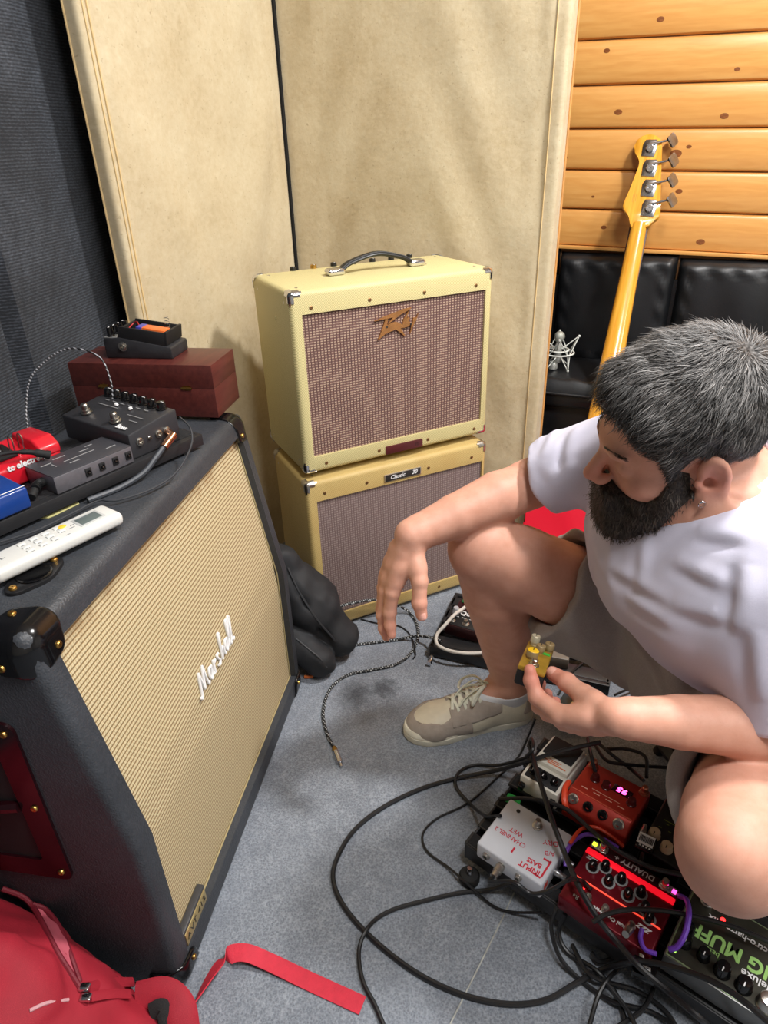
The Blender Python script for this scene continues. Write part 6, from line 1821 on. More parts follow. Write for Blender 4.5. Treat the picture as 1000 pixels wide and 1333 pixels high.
# white hand-lettered switch box
wp, w, d = on_pb('switch_box', 'white metal switch box with red handwriting, at the corner of the large pedalboard', 0.0, 0.120, -0.006, 0.104)
wp_m = mat('white_enamel', (206, 210, 218), 0.35, var=0.04)
G().box((0, 0, 0.0175), (w, d, 0.035), 0.0035, 3).obj('body', wp_m, wp)
TZ = 0.0352
red_pen = mat('red_marker', (206, 30, 56), 0.6)
lettering('CHANNEL 2', 0.0115, red_pen, wp, L((0.022, 0.012, TZ), (0, 0, 0.0)), space=0.9)
lettering('WET', 0.0115, red_pen, wp, L((0.018, -0.002, TZ), (0, 0, 0.05)))
flat(wp, L((0.006, 0.030, TZ)), 0.003, 0.011, red_pen, 'red_mark')
lettering('INPUT', 0.0125, red_pen, wp, L((-0.030, 0.041, TZ), (0, 0, 0.08)), bold=0.0003)
lettering('BASS', 0.0115, red_pen, wp, L((-0.032, 0.028, TZ), (0, 0, 0.08)), bold=0.0003)
lettering('DRY', 0.013, red_pen, wp, L((-0.036, -0.020, TZ), (0, 0, 0.45)))
lettering('A/B', 0.011, red_pen, wp, L((-0.044, -0.002, TZ), (0, 0, 0.5)))
for x, y, a, b_ in ((-0.052, 0.026, 0.003, 0.034), (-0.045, 0.045, 0.014, 0.003), (-0.046, 0.012, 0.012, 0.003)):
    flat(wp, L((x, y, TZ)), a, b_, red_pen, 'red_mark')
knob(wp, L((-0.004, -0.034, 0.035)), 0.0058, 0.016, nickel, 'switch', name='footswitch')
G().lathe([(0.0036, 0.0), (0.0036, 0.0008), (0.0, 0.0008)], 16).obj('led_hole', matte_black, wp, L((0.036, -0.040, 0.0347)))
for x in (0.040, 0.012, -0.020):
    knob(wp, L((x, 0.0545, 0.019), (-PI / 2, 0, 0)), 0.0068, 0.006, nickel, 'jack', name='jack')
jack_plug(wp, L((0.012, 0.058, 0.019), (-PI / 2, 0, 0)) , nickel, 0.0075, 0.022)
for y in (-0.018, 0.010):
    jack_plug(wp, L((-0.060, y, 0.018), (0, -PI / 2, 0)), mat('plug_silver', (170, 172, 176), 0.3, 0.9), 0.0058, 0.020)
flat(wp, L((-0.0598, 0.040, 0.018), (0, -PI / 2, 0)), 0.014, 0.012, mat('orange_sticker', (220, 70, 50), 0.5), 'sticker')

# white compact pedal with black tread
cw, w, d = on_pb('effects_pedal', 'cream white compact effects pedal with black rubber tread, on the large pedalboard', -0.008, 0.066, 0.150, 0.278, ZB + 0.009)
cwm = mat('cream_enamel', (212, 208, 196), 0.4, var=0.08)
wedge([(-0.064, 0), (0.064, 0), (0.064, 0.038), (0.026, 0.040), (0.022, 0.036), (-0.064, 0.026)], -0.037, 0.037, 0.003).obj('body', cwm, cw)
wedge([(-0.060, 0.020), (0.020, 0.030), (0.020, 0.046), (-0.060, 0.036)], -0.033, 0.033, 0.003).obj('treadle', cwm, cw)
wedge([(-0.057, 0.034), (-0.004, 0.0405), (-0.004, 0.0452), (-0.057, 0.0386)], -0.029, 0.029, 0.001).obj('rubber_tread', rubber, cw)
marks(cw, L((0, 0.008, 0.0450), (0.125, 0, 0)), [(-0.008, 0.005, 0.036, 0.0022), (0.004, 0.0005, 0.030, 0.0018), (-0.002, -0.004, 0.024, 0.0016)], mat('orange_print', (214, 110, 60), 0.5))
G().box((0, 0.045, 0.0395), (0.062, 0.030, 0.003), 0.001).obj('control_plate', matte_black, cw)
for x in (-0.021, 0.0, 0.021):
    knob(cw, L((x, 0.046, 0.041)), 0.0065, 0.010, gloss_black, 'flute', ink_white)
for sx in (-1, 1):
    G().box((sx * 0.030, 0.068, 0.018), (0.010, 0.016, 0.012), 0.002).obj('patch_plug', gloss_black, cw)

# orange-red unit with glowing number
oc, w, d = on_pb('effects_pedal', 'orange red metal effects pedal with a glowing pink number display', 0.077, 0.191, 0.148, 0.258, ZB + 0.009)
orm = mat('orange_red_metal', (176, 50, 36), 0.32, 0.35, var=0.12, vs=30)
wedge([(-0.055, 0), (0.055, 0), (0.055, 0.034), (0.030, 0.050), (-0.055, 0.040)], -0.057, 0.057, 0.004, 3).obj('body', orm, oc)
OZ = lambda y: 0.050 - (0.030 - y) * 0.1176
G().box((-0.018, -0.020, OZ(-0.020) + 0.0008), (0.034, 0.018, 0.003), 0.001, rot=(0.117, 0, 0)).obj('display_window', mat('display_dark', (40, 4, 14), 0.15), oc)
lettering('95', 0.0165, mat('pink_led', (255, 60, 130), 0.4, emit=(255, 60, 140), es=6.0), oc, L((-0.018, -0.020, OZ(-0.020) + 0.0026), (0.117, 0, 0)), name='display_digits', shear=0.1, bold=0.0004, space=1.15)
for x in (0.045, -0.048):
    knob(oc, L((x, -0.042, OZ(-0.042)), (0.117, 0, 0)), 0.0058, 0.016, mat('copper_switch', (190, 120, 96), 0.3, 0.9), 'switch', name='footswitch')
for x, y in ((0.030, -0.014), (0.008, -0.010), (-0.040, -0.004)):
    knob(oc, L((x, y, OZ(y)), (0.117, 0, 0)), 0.0075, 0.012, mat('dark_red_knob', (70, 14, 14), 0.3), 'flute')
G().tube([(-0.054, 0.029, 0.0498), (0.054, 0.029, 0.0498)], 0.0011, 6, 0).obj('bright_edge', mat('red_edge', (240, 110, 84), 0.25, 0.4), oc)
marks(oc, L((0, 0.010, OZ(0.010) + 0.0005), (0.117, 0, 0)), [(0.036 - 0.022 * k, 0.006, 0.011, 0.0016) for k in range(4)] + [(0.0, -0.001, 0.05, 0.0008)], mat('pale_print', (226, 170, 150), 0.5))
for x, r in ((0.043, 0.0092), (0.016, 0.0088), (-0.010, 0.0088), (-0.038, 0.0095)):
    knob(oc, L((x, 0.0425, 0.0418), (-1.0, 0, 0)), r, 0.008, nickel if abs(x) > 0.03 else gloss_black, 'jack', name='jack')

# black pedal with cream knobs
bc, w, d = on_pb('effects_pedal', 'black effects pedal with three cream knobs and a chrome footswitch, on the large pedalboard', 0.214, 0.280, 0.146, 0.266, ZB + 0.009)
G().box((0, 0, 0.018), (w, d, 0.036), 0.003, 3).obj('body', mat('flecked_black', (20, 20, 18), 0.3, var=0.6, vs=120), bc)
ck = mat('cream_knob', (188, 164, 132), 0.5, var=0.1)
for x, y in ((0.022, 0.026), (-0.002, 0.038), (-0.024, 0.026)):
    knob(bc, L((x, y, 0.036)), 0.0092, 0.013, ck, 'dome', matte_black)
knob(bc, L((0.0, -0.034, 0.036)), 0.0062, 0.016, nickel, 'switch', name='footswitch')
marks(bc, L((0, 0.0, 0.0362)), [(0.02 - 0.008 * k, 0.004 - 0.012 * (k % 2), 0.005, 0.0012) for k in range(6)] + [(0.0, -0.014, 0.04, 0.0012)], mat('olive_print', (120, 130, 50), 0.5))

# barcode-labelled patch plug
bl = thing('patch_plug', 'flat patch plug with white barcode label, lying by the orange red pedal', 'plug', M=PM @ Matrix.Translation((0.221, 0.150, ZB + 0.0535)) @ Matrix.Rotation(PI + 0.1, 4, 'Z'))
G().box((0, 0, 0), (0.028, 0.030, 0.012), 0.002).obj('body', gloss_black, bl)
flat(bl, L((0.001, -0.003, 0.0061)), 0.025, 0.021, ink_white, 'label')
g = G(); rx = random.Random(3); x = -0.010
while x < 0.011:
    ww = rx.choice((0.0004, 0.0008, 0.0011)); g.box((x, -0.003, 0.0068), (ww, 0.012, 0.0003)); x += ww + rx.choice((0.0005, 0.0009))
g.obj('barcode', matte_black, bl, ang=0)
marks(bl, L((0, 0.0105, 0.0062)), [(-0.008 + 0.005 * k, 0, 0.0028, 0.0028) for k in range(4)], ink_white)
jack_plug(bl, L((0.010, -0.014, 0.0), (PI / 2, 0, 0)), nickel, 0.0048, 0.020)
# stand the plug off the board on its own jack
G().cyl((0.0, 0.0155, -0.053), (0.0, 0.0125, -0.003), 0.0032, n=10).obj('plug_stem', nickel, bl)

# dark red twin overdrive
du, w, d = on_pb('effects_pedal', 'dark red twin overdrive pedal with glowing red strip and eight knobs', 0.146, 0.290, -0.002, 0.122)
drm = mat('dark_red_metal', (112, 12, 28), 0.3, 0.4, var=0.15, vs=30)
G().box((0, 0, 0.0165), (w, d, 0.033), 0.003, 3).obj('body', drm, du)
plate = mat('silver_red_plate', (150, 130, 130), 0.3, 0.6)
G().box((0, -0.052, 0.0336), (0.138, 0.015, 0.002), 0.0006).obj('switch_plate', mat('dark_plate', (60, 16, 24), 0.3, 0.4), du)
for sx in (-1, 1):
    G().box((sx * 0.056, -0.052, 0.0345), (0.026, 0.013, 0.0012), 0.0004).obj('silver_plate', mat('silver_plate2', (190, 186, 184), 0.3, 0.6), du)
    knob(du, L((sx * 0.050, -0.052, 0.0345)), 0.0055, 0.016, nickel, 'switch', name='footswitch')
flat(du, L((0.064, -0.052, 0.0352)), 0.007, 0.007, mat('green_led', (190, 230, 40), 0.4, emit=(190, 240, 40), es=2.5), 'indicator')
flat(du, L((-0.065, -0.052, 0.0352)), 0.006, 0.007, mat('pink_led2', (255, 60, 170), 0.4, emit=(255, 60, 170), es=3.0), 'indicator')
lettering('DUALITY +', 0.0125, mat('plate_print', (206, 190, 190), 0.4), du, L((-0.002, -0.0525, 0.0350)), bold=0.0003, space=1.05)
G().box((0.0, -0.036, 0.0340), (0.142, 0.011, 0.0028), 0.001).obj('light_strip', mat('red_strip', (225, 20, 40), 0.35, emit=(255, 20, 40), es=0.5), du)
for x, y in ((0.050, -0.012), (0.034, -0.024), (0.020, -0.004), (0.006, -0.020), (-0.012, -0.002), (-0.026, -0.018), (-0.040, 0.002), (-0.050, 0.012)):
    kk = knob(du, L((x, y, 0.0335)), 0.0068, 0.015, gloss_black, 'dome', ink_white)
    G().lathe([(0.0105, 0), (0.0105, 0.0006), (0.009, 0.0007), (0.009, 0.0001)], 18).obj('dial_ring', grey_ink, kk)
G().box((0.0, 0.0165, 0.0338), (0.138, 0.0022, 0.002), 0.0005).obj('bright_line', mat('red_line', (255, 110, 90), 0.3, emit=(255, 70, 50), es=0.6), du)
lettering('Dual Overdrive', 0.0085, ink_white, du, L((-0.004, 0.046, 0.0336)), bold=0.0002)
lettering('Re', 0.0085, ink_white, du, L((0.050, 0.048, 0.0336)))
lettering('ZZZ', 0.010, ink_white, du, L((-0.050, 0.030, 0.0336)), shear=0.4, bold=0.0004)
lettering('ZZZ', 0.008, ink_white, du, L((0.056, -0.026, 0.0336)), shear=0.4, bold=0.0003)
for x in (0.034, 0.006, -0.034):
    knob(du, L((x, 0.040, 0.0335)), 0.0062, 0.009, nickel, 'jack', name='jack')
flat(du, L((0.046, 0.030, 0.0336)), 0.004, 0.004, mat('red_led', (255, 30, 30), 0.4, emit=(255, 30, 30), es=5.0), 'indicator')
jack_plug(du, L((-0.034, 0.044, 0.041), (-1.1, 0, 0)), nickel, 0.0065, 0.026)
# flat black plug with white print at its lower corner
fp_ = thing('patch_plug', 'flat black patch plug with white print, at the corner of the dark red pedal', 'plug', M=PM @ Matrix.Translation((0.288, -0.018, ZB + 0.022)) @ Matrix.Rotation(PI + 0.25, 4, 'Z'))
G().box((0, 0, 0), (0.032, 0.026, 0.014), 0.002).obj('body', gloss_black, fp_)
lettering('EBS', 0.011, ink_white, fp_, L((0.0, 0.002, 0.0072)), bold=0.0004)
G().cyl((0.004, -0.012, 0), (0.006, -0.022, 0.002), 0.004, n=10).obj('plug_tip', nickel, fp_)

# big muff style wide pedal, at the board's far end
bm_, w, d = on_pb('effects_pedal', 'wide olive black fuzz pedal with green block lettering, beside the knee', 0.303, 0.452, 0.006, 0.136, ZB + 0.008)
olive = mat('brushed_olive', (62, 62, 54), 0.35, 0.5, var=0.2, vs=40)
edge_g = mat('pale_edge', (150, 170, 130), 0.35, 0.5)
G().box((0, 0, 0.018), (w, d, 0.036), 0.002, 2).obj('body', mat('pewter', (110, 110, 108), 0.35, 0.7), bm_)
G().box((0, 0, 0.0366), (w - 0.004, d - 0.004, 0.0016), 0.0006).obj('face_border', edge_g, bm_)
G().box((0, 0, 0.0372), (w - 0.008, d - 0.008, 0.0018), 0.0006).obj('face_plate', olive, bm_)
gm = mat('green_print2', (150, 196, 110), 0.5)
FZ = 0.0384
lettering('BIG MUFF', 0.030, gm, bm_, L((-0.004, 0.002, FZ)) @ Matrix.Diagonal((0.92, 1.0, 1, 1)), bold=0.0010, space=1.0)
lettering('deluxe', 0.015, ink_white, bm_, L((-0.036, 0.0215, FZ), (0, 0, 0)), bold=0.0002)
lettering('bass', 0.011, gm, bm_, L((0.022, 0.0205, FZ)))
lettering('electro-harmonix', 0.0135, ink_white, bm_, L((-0.006, -0.028, FZ)), bold=0.0002)
for x, y, r in ((0.056, 0.034, 0.0085), (0.030, 0.036, 0.0085), (0.004, 0.040, 0.0105), (-0.024, 0.042, 0.0105), (-0.054, 0.046, 0.0125)):
    knob(bm_, L((x, y, FZ)), r, 0.017, gloss_black if x > -0.05 else nickel, 'dome', ink_white)
knob(bm_, L((0.058, 0.012, FZ)), 0.0085, 0.014, gloss_black, 'dome', ink_white)
for x in (0.050, -0.055):
    knob(bm_, L((x, -0.048, FZ)), 0.0062, 0.017, nickel, 'switch', name='footswitch')
G().lathe([(0.0035, 0), (0.0035, 0.002), (0.002, 0.0035), (0, 0.0038)], 12).obj('indicator', MATS['red_led'], bm_, L((0.024, -0.034, FZ)))
flat(bm_, L((0.066, 0.052, FZ)), 0.009, 0.005, mat('lime_led', (170, 255, 90), 0.4, emit=(170, 255, 90), es=1.0), 'indicator')

# green tape on the board corner
gt = flat(None, PM @ L((-0.006, 0.128, ZB + 0.0022), (0, 0, 0.2)), 0.026, 0.020, mat('green_tape', (30, 160, 70), 0.6), 'green_tape')
tag(gt, 'scrap of green tape on the large pedalboard, behind the white switch box', 'tape')

# ------------------------------------------------------------------ second board behind the leg
F0 = Vector((0.112, 1.285, 0)); Fd = Vector((0.93, -0.37, 0)).normalized(); FA = math.atan2(Fd.y, Fd.x)
FM = Matrix.Translation(F0) @ Matrix.Rotation(FA, 4, 'Z')
fb = thing('pedalboard', 'low black pedalboard behind the leg, in front of the lower tweed cabinet', 'pedalboard', M=FM)
for k in range(4):
    G().box((0.20, 0.03 + 0.056 * k, 0.030), (0.42, 0.036, 0.006), 0.001).obj('deck_rail', board_m, fb)
for y in (0.0, 0.225):
    G().box((0.20, y + 0.006, 0.018), (0.425, 0.012, 0.030), 0.002).obj('side_rail', board_m, fb)
for x in (-0.008, 0.408):
    G().box((x, 0.115, 0.018), (0.010, 0.225, 0.030), 0.002).obj('end_rail', board_m, fb)
for x in (0.02, 0.38):
    for y in (0.01, 0.22):
        G().cyl((x, y, 0), (x, y, 0.006), 0.010, n=12).obj('rubber_foot', rubber, fb)
bolt = G().cyl((-0.002, -0.006, 0.012), (-0.002, -0.030, 0.010), 0.0035, n=10).obj('adjusting_bolt', chrome, fb)
G().cyl((-0.002, -0.030, 0.010), (-0.002, -0.036, 0.0095), 0.0065, n=6).obj('bolt_head', chrome, bolt)
G().cyl((-0.002, -0.010, 0.012), (-0.002, -0.014, 0.012), 0.0060, n=6).obj('nut', chrome, bolt)
def on_fb(name, label, x, y, rz=0.0, z=0.0335, cat='pedal'):
    return thing(name, label, cat, M=FM @ L((x, y, z), (0, 0, rz)))
q1 = on_fb('effects_pedal', 'black and dark red effects pedal with white lettering, behind the shin', 0.062, 0.110, -0.10)
G().box((0, 0, 0.016), (0.095, 0.115, 0.032), 0.003).obj('body', mat('maroon_black', (52, 16, 20), 0.35, var=0.3), q1)
G().box((0, -0.022, 0.0326), (0.090, 0.066, 0.0016), 0.0005).obj('front_plate', matte_black, q1)
lettering('Quality', 0.021, ink_white, q1, L((0.004, -0.002, 0.0338)), bold=0.0006)
marks(q1, L((0, -0.020, 0.0336)), [(-0.03 + 0.02 * k, 0, 0.013, 0.002) for k in range(4)], ink_white)
for x in (-0.034, 0.002, 0.034):
    knob(q1, L((x, -0.040, 0.0335)), 0.0058, 0.014, nickel, 'switch', name='footswitch')
knob(q1, L((-0.036, -0.008, 0.0335)), 0.008, 0.018, mat('clear_knob', (200, 200, 205), 0.2, 0.3), 'dome')
G().box((-0.02, 0.046, 0.034), (0.04, 0.012, 0.004), 0.001).obj('green_panel', mat('green_panel', (40, 110, 60), 0.4), q1)
q2 = on_fb('effects_pedal', 'green effects pedal half hidden behind the leg', 0.255, 0.155, 0.05)
G().box((0, 0, 0.017), (0.120, 0.070, 0.034), 0.003).obj('body', mat('green_enamel', (34, 120, 54), 0.35), q2)
for x in (-0.04, 0.0, 0.04):
    knob(q2, L((x, 0.015, 0.034)), 0.007, 0.012, matte_black, 'dome')
q3 = on_fb('effects_pedal', 'grey effects pedal in front of the green pedal, behind the knee', 0.250, 0.062, 0.05)
G().box((0, 0, 0.015), (0.130, 0.085, 0.030), 0.003).obj('body', mat('warm_grey_enamel', (116, 108, 98), 0.4), q3)
for x in (-0.045, -0.015, 0.02):
    knob(q3, L((x, 0.020, 0.030)), 0.0062, 0.011, nickel, 'dome')
knob(q3, L((0.0, -0.025, 0.030)), 0.0055, 0.014, nickel, 'switch', name='footswitch')
def gather():
    bpy.context.view_layer.update()
    OBST.clear()
    for o in list(bpy.data.objects):
        if o.parent is None and o.name.split('.')[0] in ('pedalboard', 'effects_pedal', 'switch_box', 'patch_plug', 'extension_cabinet', 'gig_bag', 'pedal_case', 'slant_speaker_cabinet', 'floor') and 'mini' not in o.name:
            OBST.extend(_bvh([q for q in _family(o) if q.name.split('.')[0] not in ('carpet_seam', 'velcro_strip', 'lettering', 'printed_mark')]))
    def hull(M, x0, x1, y0, y1, z0, z1):
        v = [M @ Vector((x, y, z)) for x in (x0, x1) for y in (y0, y1) for z in (z0, z1)]
        OBST.append((BVHTree.FromPolygons(v, [[0, 1, 3, 2], [4, 6, 7, 5], [0, 4, 5, 1], [2, 3, 7, 6], [0, 2, 6, 4], [1, 5, 7, 3]]), [min(w[i] for w in v) for i in range(3)], [max(w[i] for w in v) for i in range(3)]))
    hull(PM, -0.028, 0.478, 0.002, 0.2935, 0.0245, ZB)          # no cord runs through the hollow of a board
    hull(FM, -0.013, 0.413, 0.0, 0.237, 0.003, 0.033)
white_cord = mat('white_cord', (214, 210, 202), 0.5)
# black case and small glossy pedal in the shadow under the shorts
pc = thing('pedal_case', 'flat black hard case on the carpet in the shade under the shorts', 'case', M=Matrix.Translation((0.665, 1.215, 0)) @ Matrix.Rotation(-0.35, 4, 'Z'))
G().box((0, 0, 0.022), (0.17, 0.115, 0.044), 0.006).obj('body', matte_black, pc)
G().box((0, 0, 0.050), (0.168, 0.113, 0.012), 0.005).obj('lid', board_m, pc)
for x in (-0.05, 0.05):
    G().box((x, -0.0585, 0.040), (0.016, 0.003, 0.018), 0.001).obj('latch', nickel, pc)
sp_ = atz(752, 912, 0.035)
gpz = thing('effects_pedal', 'glossy black effects pedal on the carpet between the holding hand and the shorts', 'pedal', M=Matrix.Translation((sp_.x, sp_.y, 0)) @ Matrix.Rotation(-0.62, 4, 'Z'))
G().box((0, 0, 0.018), (0.068, 0.110, 0.036), 0.003).obj('body', gloss_black, gpz)
G().box((0, 0, 0.0365), (0.064, 0.106, 0.002), 0.0006).obj('face_plate', mat('slate_face', (70, 82, 98), 0.12, 0.4), gpz)
for x in (-0.018, 0.018):
    knob(gpz, L((x, 0.035, 0.0375)), 0.0075, 0.013, matte_black, 'dome', ink_white)
knob(gpz, L((0, -0.030, 0.0375)), 0.0058, 0.015, nickel, 'switch', name='footswitch')
gather()
def pxw(pts): return [atz(x, y, z) for x, y, z in pts]
wire('white_cable', 'white cable curling round the front of the low pedalboard by the shin', 'cable', pxw([(606, 790, 0.075), (592, 800, 0.078), (580, 813, 0.075), (569, 826, 0.06), (569, 838, 0.048), (582, 846, 0.045), (602, 850, 0.044), (625, 850, 0.044), (650, 846, 0.05)]), 0.0042, white_cord, 8)
wire('white_cable', 'white patch cable between the grey and green pedals', 'cable', pxw([(676, 828, 0.05), (686, 820, 0.075), (694, 808, 0.085), (701, 796, 0.085), (706, 782, 0.075)]), 0.0042, white_cord, 8)
wire('white_cable', 'short white patch cable beside the shorts hem', 'cable', pxw([(704, 815, 0.06), (709, 806, 0.075), (714, 797, 0.08), (720, 786, 0.07)]), 0.0046, white_cord, 8)
wire('grey_wire', 'thin pale wire running under the shorts hem', 'cable', pxw([(678, 821, 0.07), (700, 823, 0.062), (725, 826, 0.058), (745, 833, 0.055), (770, 838, 0.05), (800, 850, 0.03)]), 0.0016, mat('pale_wire', (168, 170, 175), 0.4))

# ------------------------------------------------------------------ bass guitar leaning on the pine wall, seen from behind
def onw(x, y, off): return atplane(x, y, WB0 + WBn * off, WBn)
nutP = onw(832, 293, 0.1488); lowP = onw(798, 462, 0.335)
nd = (nutP - lowP).normalized()                       # up along the neck
side = (onw(841, 293, 0.1488) - onw(822, 293, 0.1488)); side = (side - nd * side.dot(nd)).normalized()
bkn = side.cross(nd).normalized()
if bkn.dot(WBn) < 0: bkn = -bkn                         # points to the room: the back of the neck
BG = Matrix(((side.x, nd.x, bkn.x, nutP.x), (side.y, nd.y, bkn.y, nutP.y), (side.z, nd.z, bkn.z, nutP.z), (0, 0, 0, 1)))
foot = nutP - nd * 0.94
bass = thing('bass_guitar', 'red bass guitar with amber neck leaning against the pine wall, seen from behind', 'bass guitar', M=BG)
neck_m = NT('amber_maple')
_g = neck_m.noise(2.0, 4, vec=neck_m.scaled((60, 4, 60)))
neck_m.P(Base_Color=neck_m.ramp(_g, [(0.3, srgb(206, 138, 38)), (0.7, srgb(232, 170, 62))]), Roughness=0.22, Coat_Weight=0.5, Coat_Roughness=0.08); reg(neck_m)
def neck_fn(u, v):
    y = -0.66 + 0.665 * v; w = 0.037 + (0.0205 - 0.037) * v; a = PI * u
    dep = 0.024 - 0.004 * v
    return (-w * math.cos(a), y, -0.008 + dep * math.sin(a) ** 0.8)
G().grid(neck_fn, 16, 24).obj('neck', neck_m.m, bass, ang=60)
G().box((0, -0.30, -0.011), (0.050, 0.60, 0.006), 0.001).obj('fingerboard', mat('rosewood', (62, 36, 24), 0.5), bass)
# headstock outline, measured on the photograph: side axis x, neck axis y
Mi = BG.inverted()
hp = [(822, 296), (820, 284), (811, 270), (813, 262), (820, 246), (827, 228), (832, 214), (831, 206), (826, 196), (828, 185), (836, 177), (848, 175), (858, 179), (862, 188), (861, 225), (860, 260), (859, 280), (850, 288), (842, 295)]
outl = []
for x, y in hp:
    P = atplane(x, y, BG @ Vector((0, 0, 0.006)), bkn); q = Mi @ P; outl.append((q.x, q.y))
outl = [(p.x, p.y) for p in catmull([Vector((a, b, 0)) for a, b in outl], 4, True)]
hs = G().prism(outl[::-1], -0.010, 0.006, bev=0.002).obj('headstock', neck_m.m, bass, ang=50)
if True:
    me = hs.data; b = bmesh.new(); b.from_mesh(me); bmesh.ops.recalc_face_normals(b, faces=b.faces); b.to_mesh(me); b.free()
steel = mat('tuner_steel', (176, 178, 182), 0.25, 1.0, var=0.1, vs=80)
for (x, y), (kx, ky_) in zip(((846, 193), (846, 219), (845, 245), (845, 271)), ((876, 183), (877, 209), (876, 235), (875, 261))):
    q = Mi @ atplane(x, y, BG @ Vector((0, 0, 0.007)), bkn); kq = Mi @ atplane(kx, ky_, BG @ Vector((0, 0, 0.010)), bkn)
    tn = thing_part = G().prism([(-0.016, -0.020), (0.014, -0.022), (0.017, -0.004), (0.017, 0.014), (0.012, 0.021), (-0.012, 0.021), (-0.017, 0.010)], 0.0, 0.003, M=L((q.x, q.y, 0.006)) @ Matrix.Scale(1.12, 4), bev=0.001).obj('tuner_plate', steel, bass)
    G().lathe([(0.011, 0.0), (0.011, 0.006), (0.009, 0.008), (0.003, 0.008), (0.003, 0.006), (0, 0.006)], 16, o=(q.x + 0.001, q.y - 0.004, 0.009)).obj('gear', steel, tn)
    G().cyl((q.x - 0.008, q.y + 0.006, 0.012), (kq.x - 0.012, kq.y, 0.012), 0.0028, n=8).obj('worm_shaft', steel, tn)
    kp = []
    for k in range(20):
        a = 2 * PI * k / 20; r = 0.0165 + 0.0028 * math.cos(4 * a); kp.append((r * math.cos(a) * 0.95, r * math.sin(a) * 1.1))
    G().prism(kp, -0.0025, 0.0025, M=L((kq.x, kq.y, 0.012), (0, 0.75, 0.15)), bev=0.001).obj('tuner_key', steel, tn)
    for dx, dy in ((-0.011, -0.014), (0.010, -0.014), (-0.010, 0.014), (0.009, 0.014)):
        link('screw', SC_ME, steel, tn, L((q.x + dx, q.y + dy, 0.0086), (0, 0, 0), 0.5))
qs = Mi @ atplane(825, 258, BG @ Vector((0, 0, 0.006)), bkn)
marks(bass, L((qs.x, qs.y, 0.0061)), [(-0.002 + 0.004 * k, 0.001 * k, 0.0008, 0.022) for k in range(3)], mat('faint_print', (170, 108, 34), 0.5))
# body, standing on the carpet behind the man
ob = []
for k in range(48):
    a = 2 * PI * k / 48
    r = 0.165 * (1 - 0.20 * math.cos(2 * a) ** 2 * 0 - 0.16 * math.exp(-((math.sin(a) + 0.05) / 0.22) ** 2))
    ob.append((r * math.cos(a) * (1.0 if math.sin(a) < 0.1 else 0.98), -0.803 + 0.228 * math.sin(a)))
for i, (x, y) in enumerate(ob):
    if y > -0.655 and abs(x) < 0.075: ob[i] = (x, -0.655 - (0.075 - abs(x)) * 0.5)
G().prism(ob, -0.022, 0.020, bev=0.006).obj('body', mat('bass_red', (206, 22, 46), 0.3), bass)
print('bass body at', BG @ Vector((0, -0.745, 0)), BG @ Vector((0, -0.97, 0)))
G().box((0, -0.66, 0.019), (0.060, 0.065, 0.005), 0.002).obj('neck_plate', steel, bass)

# ------------------------------------------------------------------ microphone in a spider mount on the sofa
mp = onw(727, 478, 0.19); mp = atz(725, 476, 0.512)
mic = thing('microphone', 'silver studio microphone in a white corded spider mount on the black sofa', 'microphone', (mp.x, mp.y, 0.503))
mic_m = mat('satin_silver', (188, 190, 184), 0.35, 0.6)
mb = G().lathe([(0.009, 0.020), (0.010, 0.024), (0.0105, 0.070), (0.008, 0.078), (0.0075, 0.084)], 20).obj('body', mic_m, mic)
G().lathe([(0.002, 0.0795), (0.008, 0.081), (0.013, 0.087), (0.0155, 0.096), (0.0135, 0.105), (0.008, 0.1105), (0.0, 0.112)], 24).obj('grille_head', mat('mesh_silver', (170, 172, 162), 0.5, 0.5, bump=0.6, bs=1500), mic)
cordm = mat('white_elastic', (214, 216, 208), 0.5)
for z, r in ((0.050, 0.046), (0.058, 0.030)):
    G().tube([(r * math.cos(a), r * math.sin(a), z) for a in np.linspace(0, 2 * PI, 25)[:-1]], 0.0024, 8, 2, closed=True).obj('mount_ring', cordm, mic)
for k in range(4):
    a0 = 2 * PI * k / 4 - 0.25; a1 = a0 + PI / 4; a2 = a0 + PI / 2
    P = lambda a, r, z: (r * math.cos(a), r * math.sin(a), z)
    for q in ([P(a0, 0.056, 0.100), P(a1 - 0.12, 0.044, 0.050), P(a1, 0.046, 0.003)], [P(a1, 0.046, 0.003), P(a1 + 0.14, 0.042, 0.050), P(a2, 0.056, 0.100)], [P(a0, 0.056, 0.100), P(a0 - 0.3, 0.011, 0.062)], [P(a1, 0.046, 0.003), P(a1 + 0.3, 0.011, 0.036)]):
        G().tube(q, 0.0016, 6, 0).obj('elastic_cord', cordm, mic)
    for c in (P(a0, 0.056, 0.100), P(a1, 0.046, 0.004)):
        G().lathe([(0.0, -0.004), (0.0035, -0.002), (0.0035, 0.002), (0.0, 0.004)], 10, o=c).obj('cord_stud', cordm, mic)
G().lathe([(0.012, 0.0), (0.014, 0.002), (0.014, 0.016), (0.010, 0.022), (0, 0.022)], 18).obj('base', mic_m, mic, L((-0.012, 0.0, 0)))

# ------------------------------------------------------------------ low stool under the man
st = thing('low_stool', 'low black stool under the seated man', 'stool', (0.64, 0.885, 0))
G().lathe([(0.12, 0.115), (0.145, 0.12), (0.15, 0.135), (0.14, 0.147), (0.0, 0.15)], 32).obj('seat', black_leather, st)
for k in range(4):
    a = PI / 4 + k * PI / 2
    G().cyl((0.125 * math.cos(a), 0.125 * math.sin(a), 0), (0.09 * math.cos(a), 0.09 * math.sin(a), 0.118), 0.012, 0.014, 10).obj('leg', black_plastic, st)

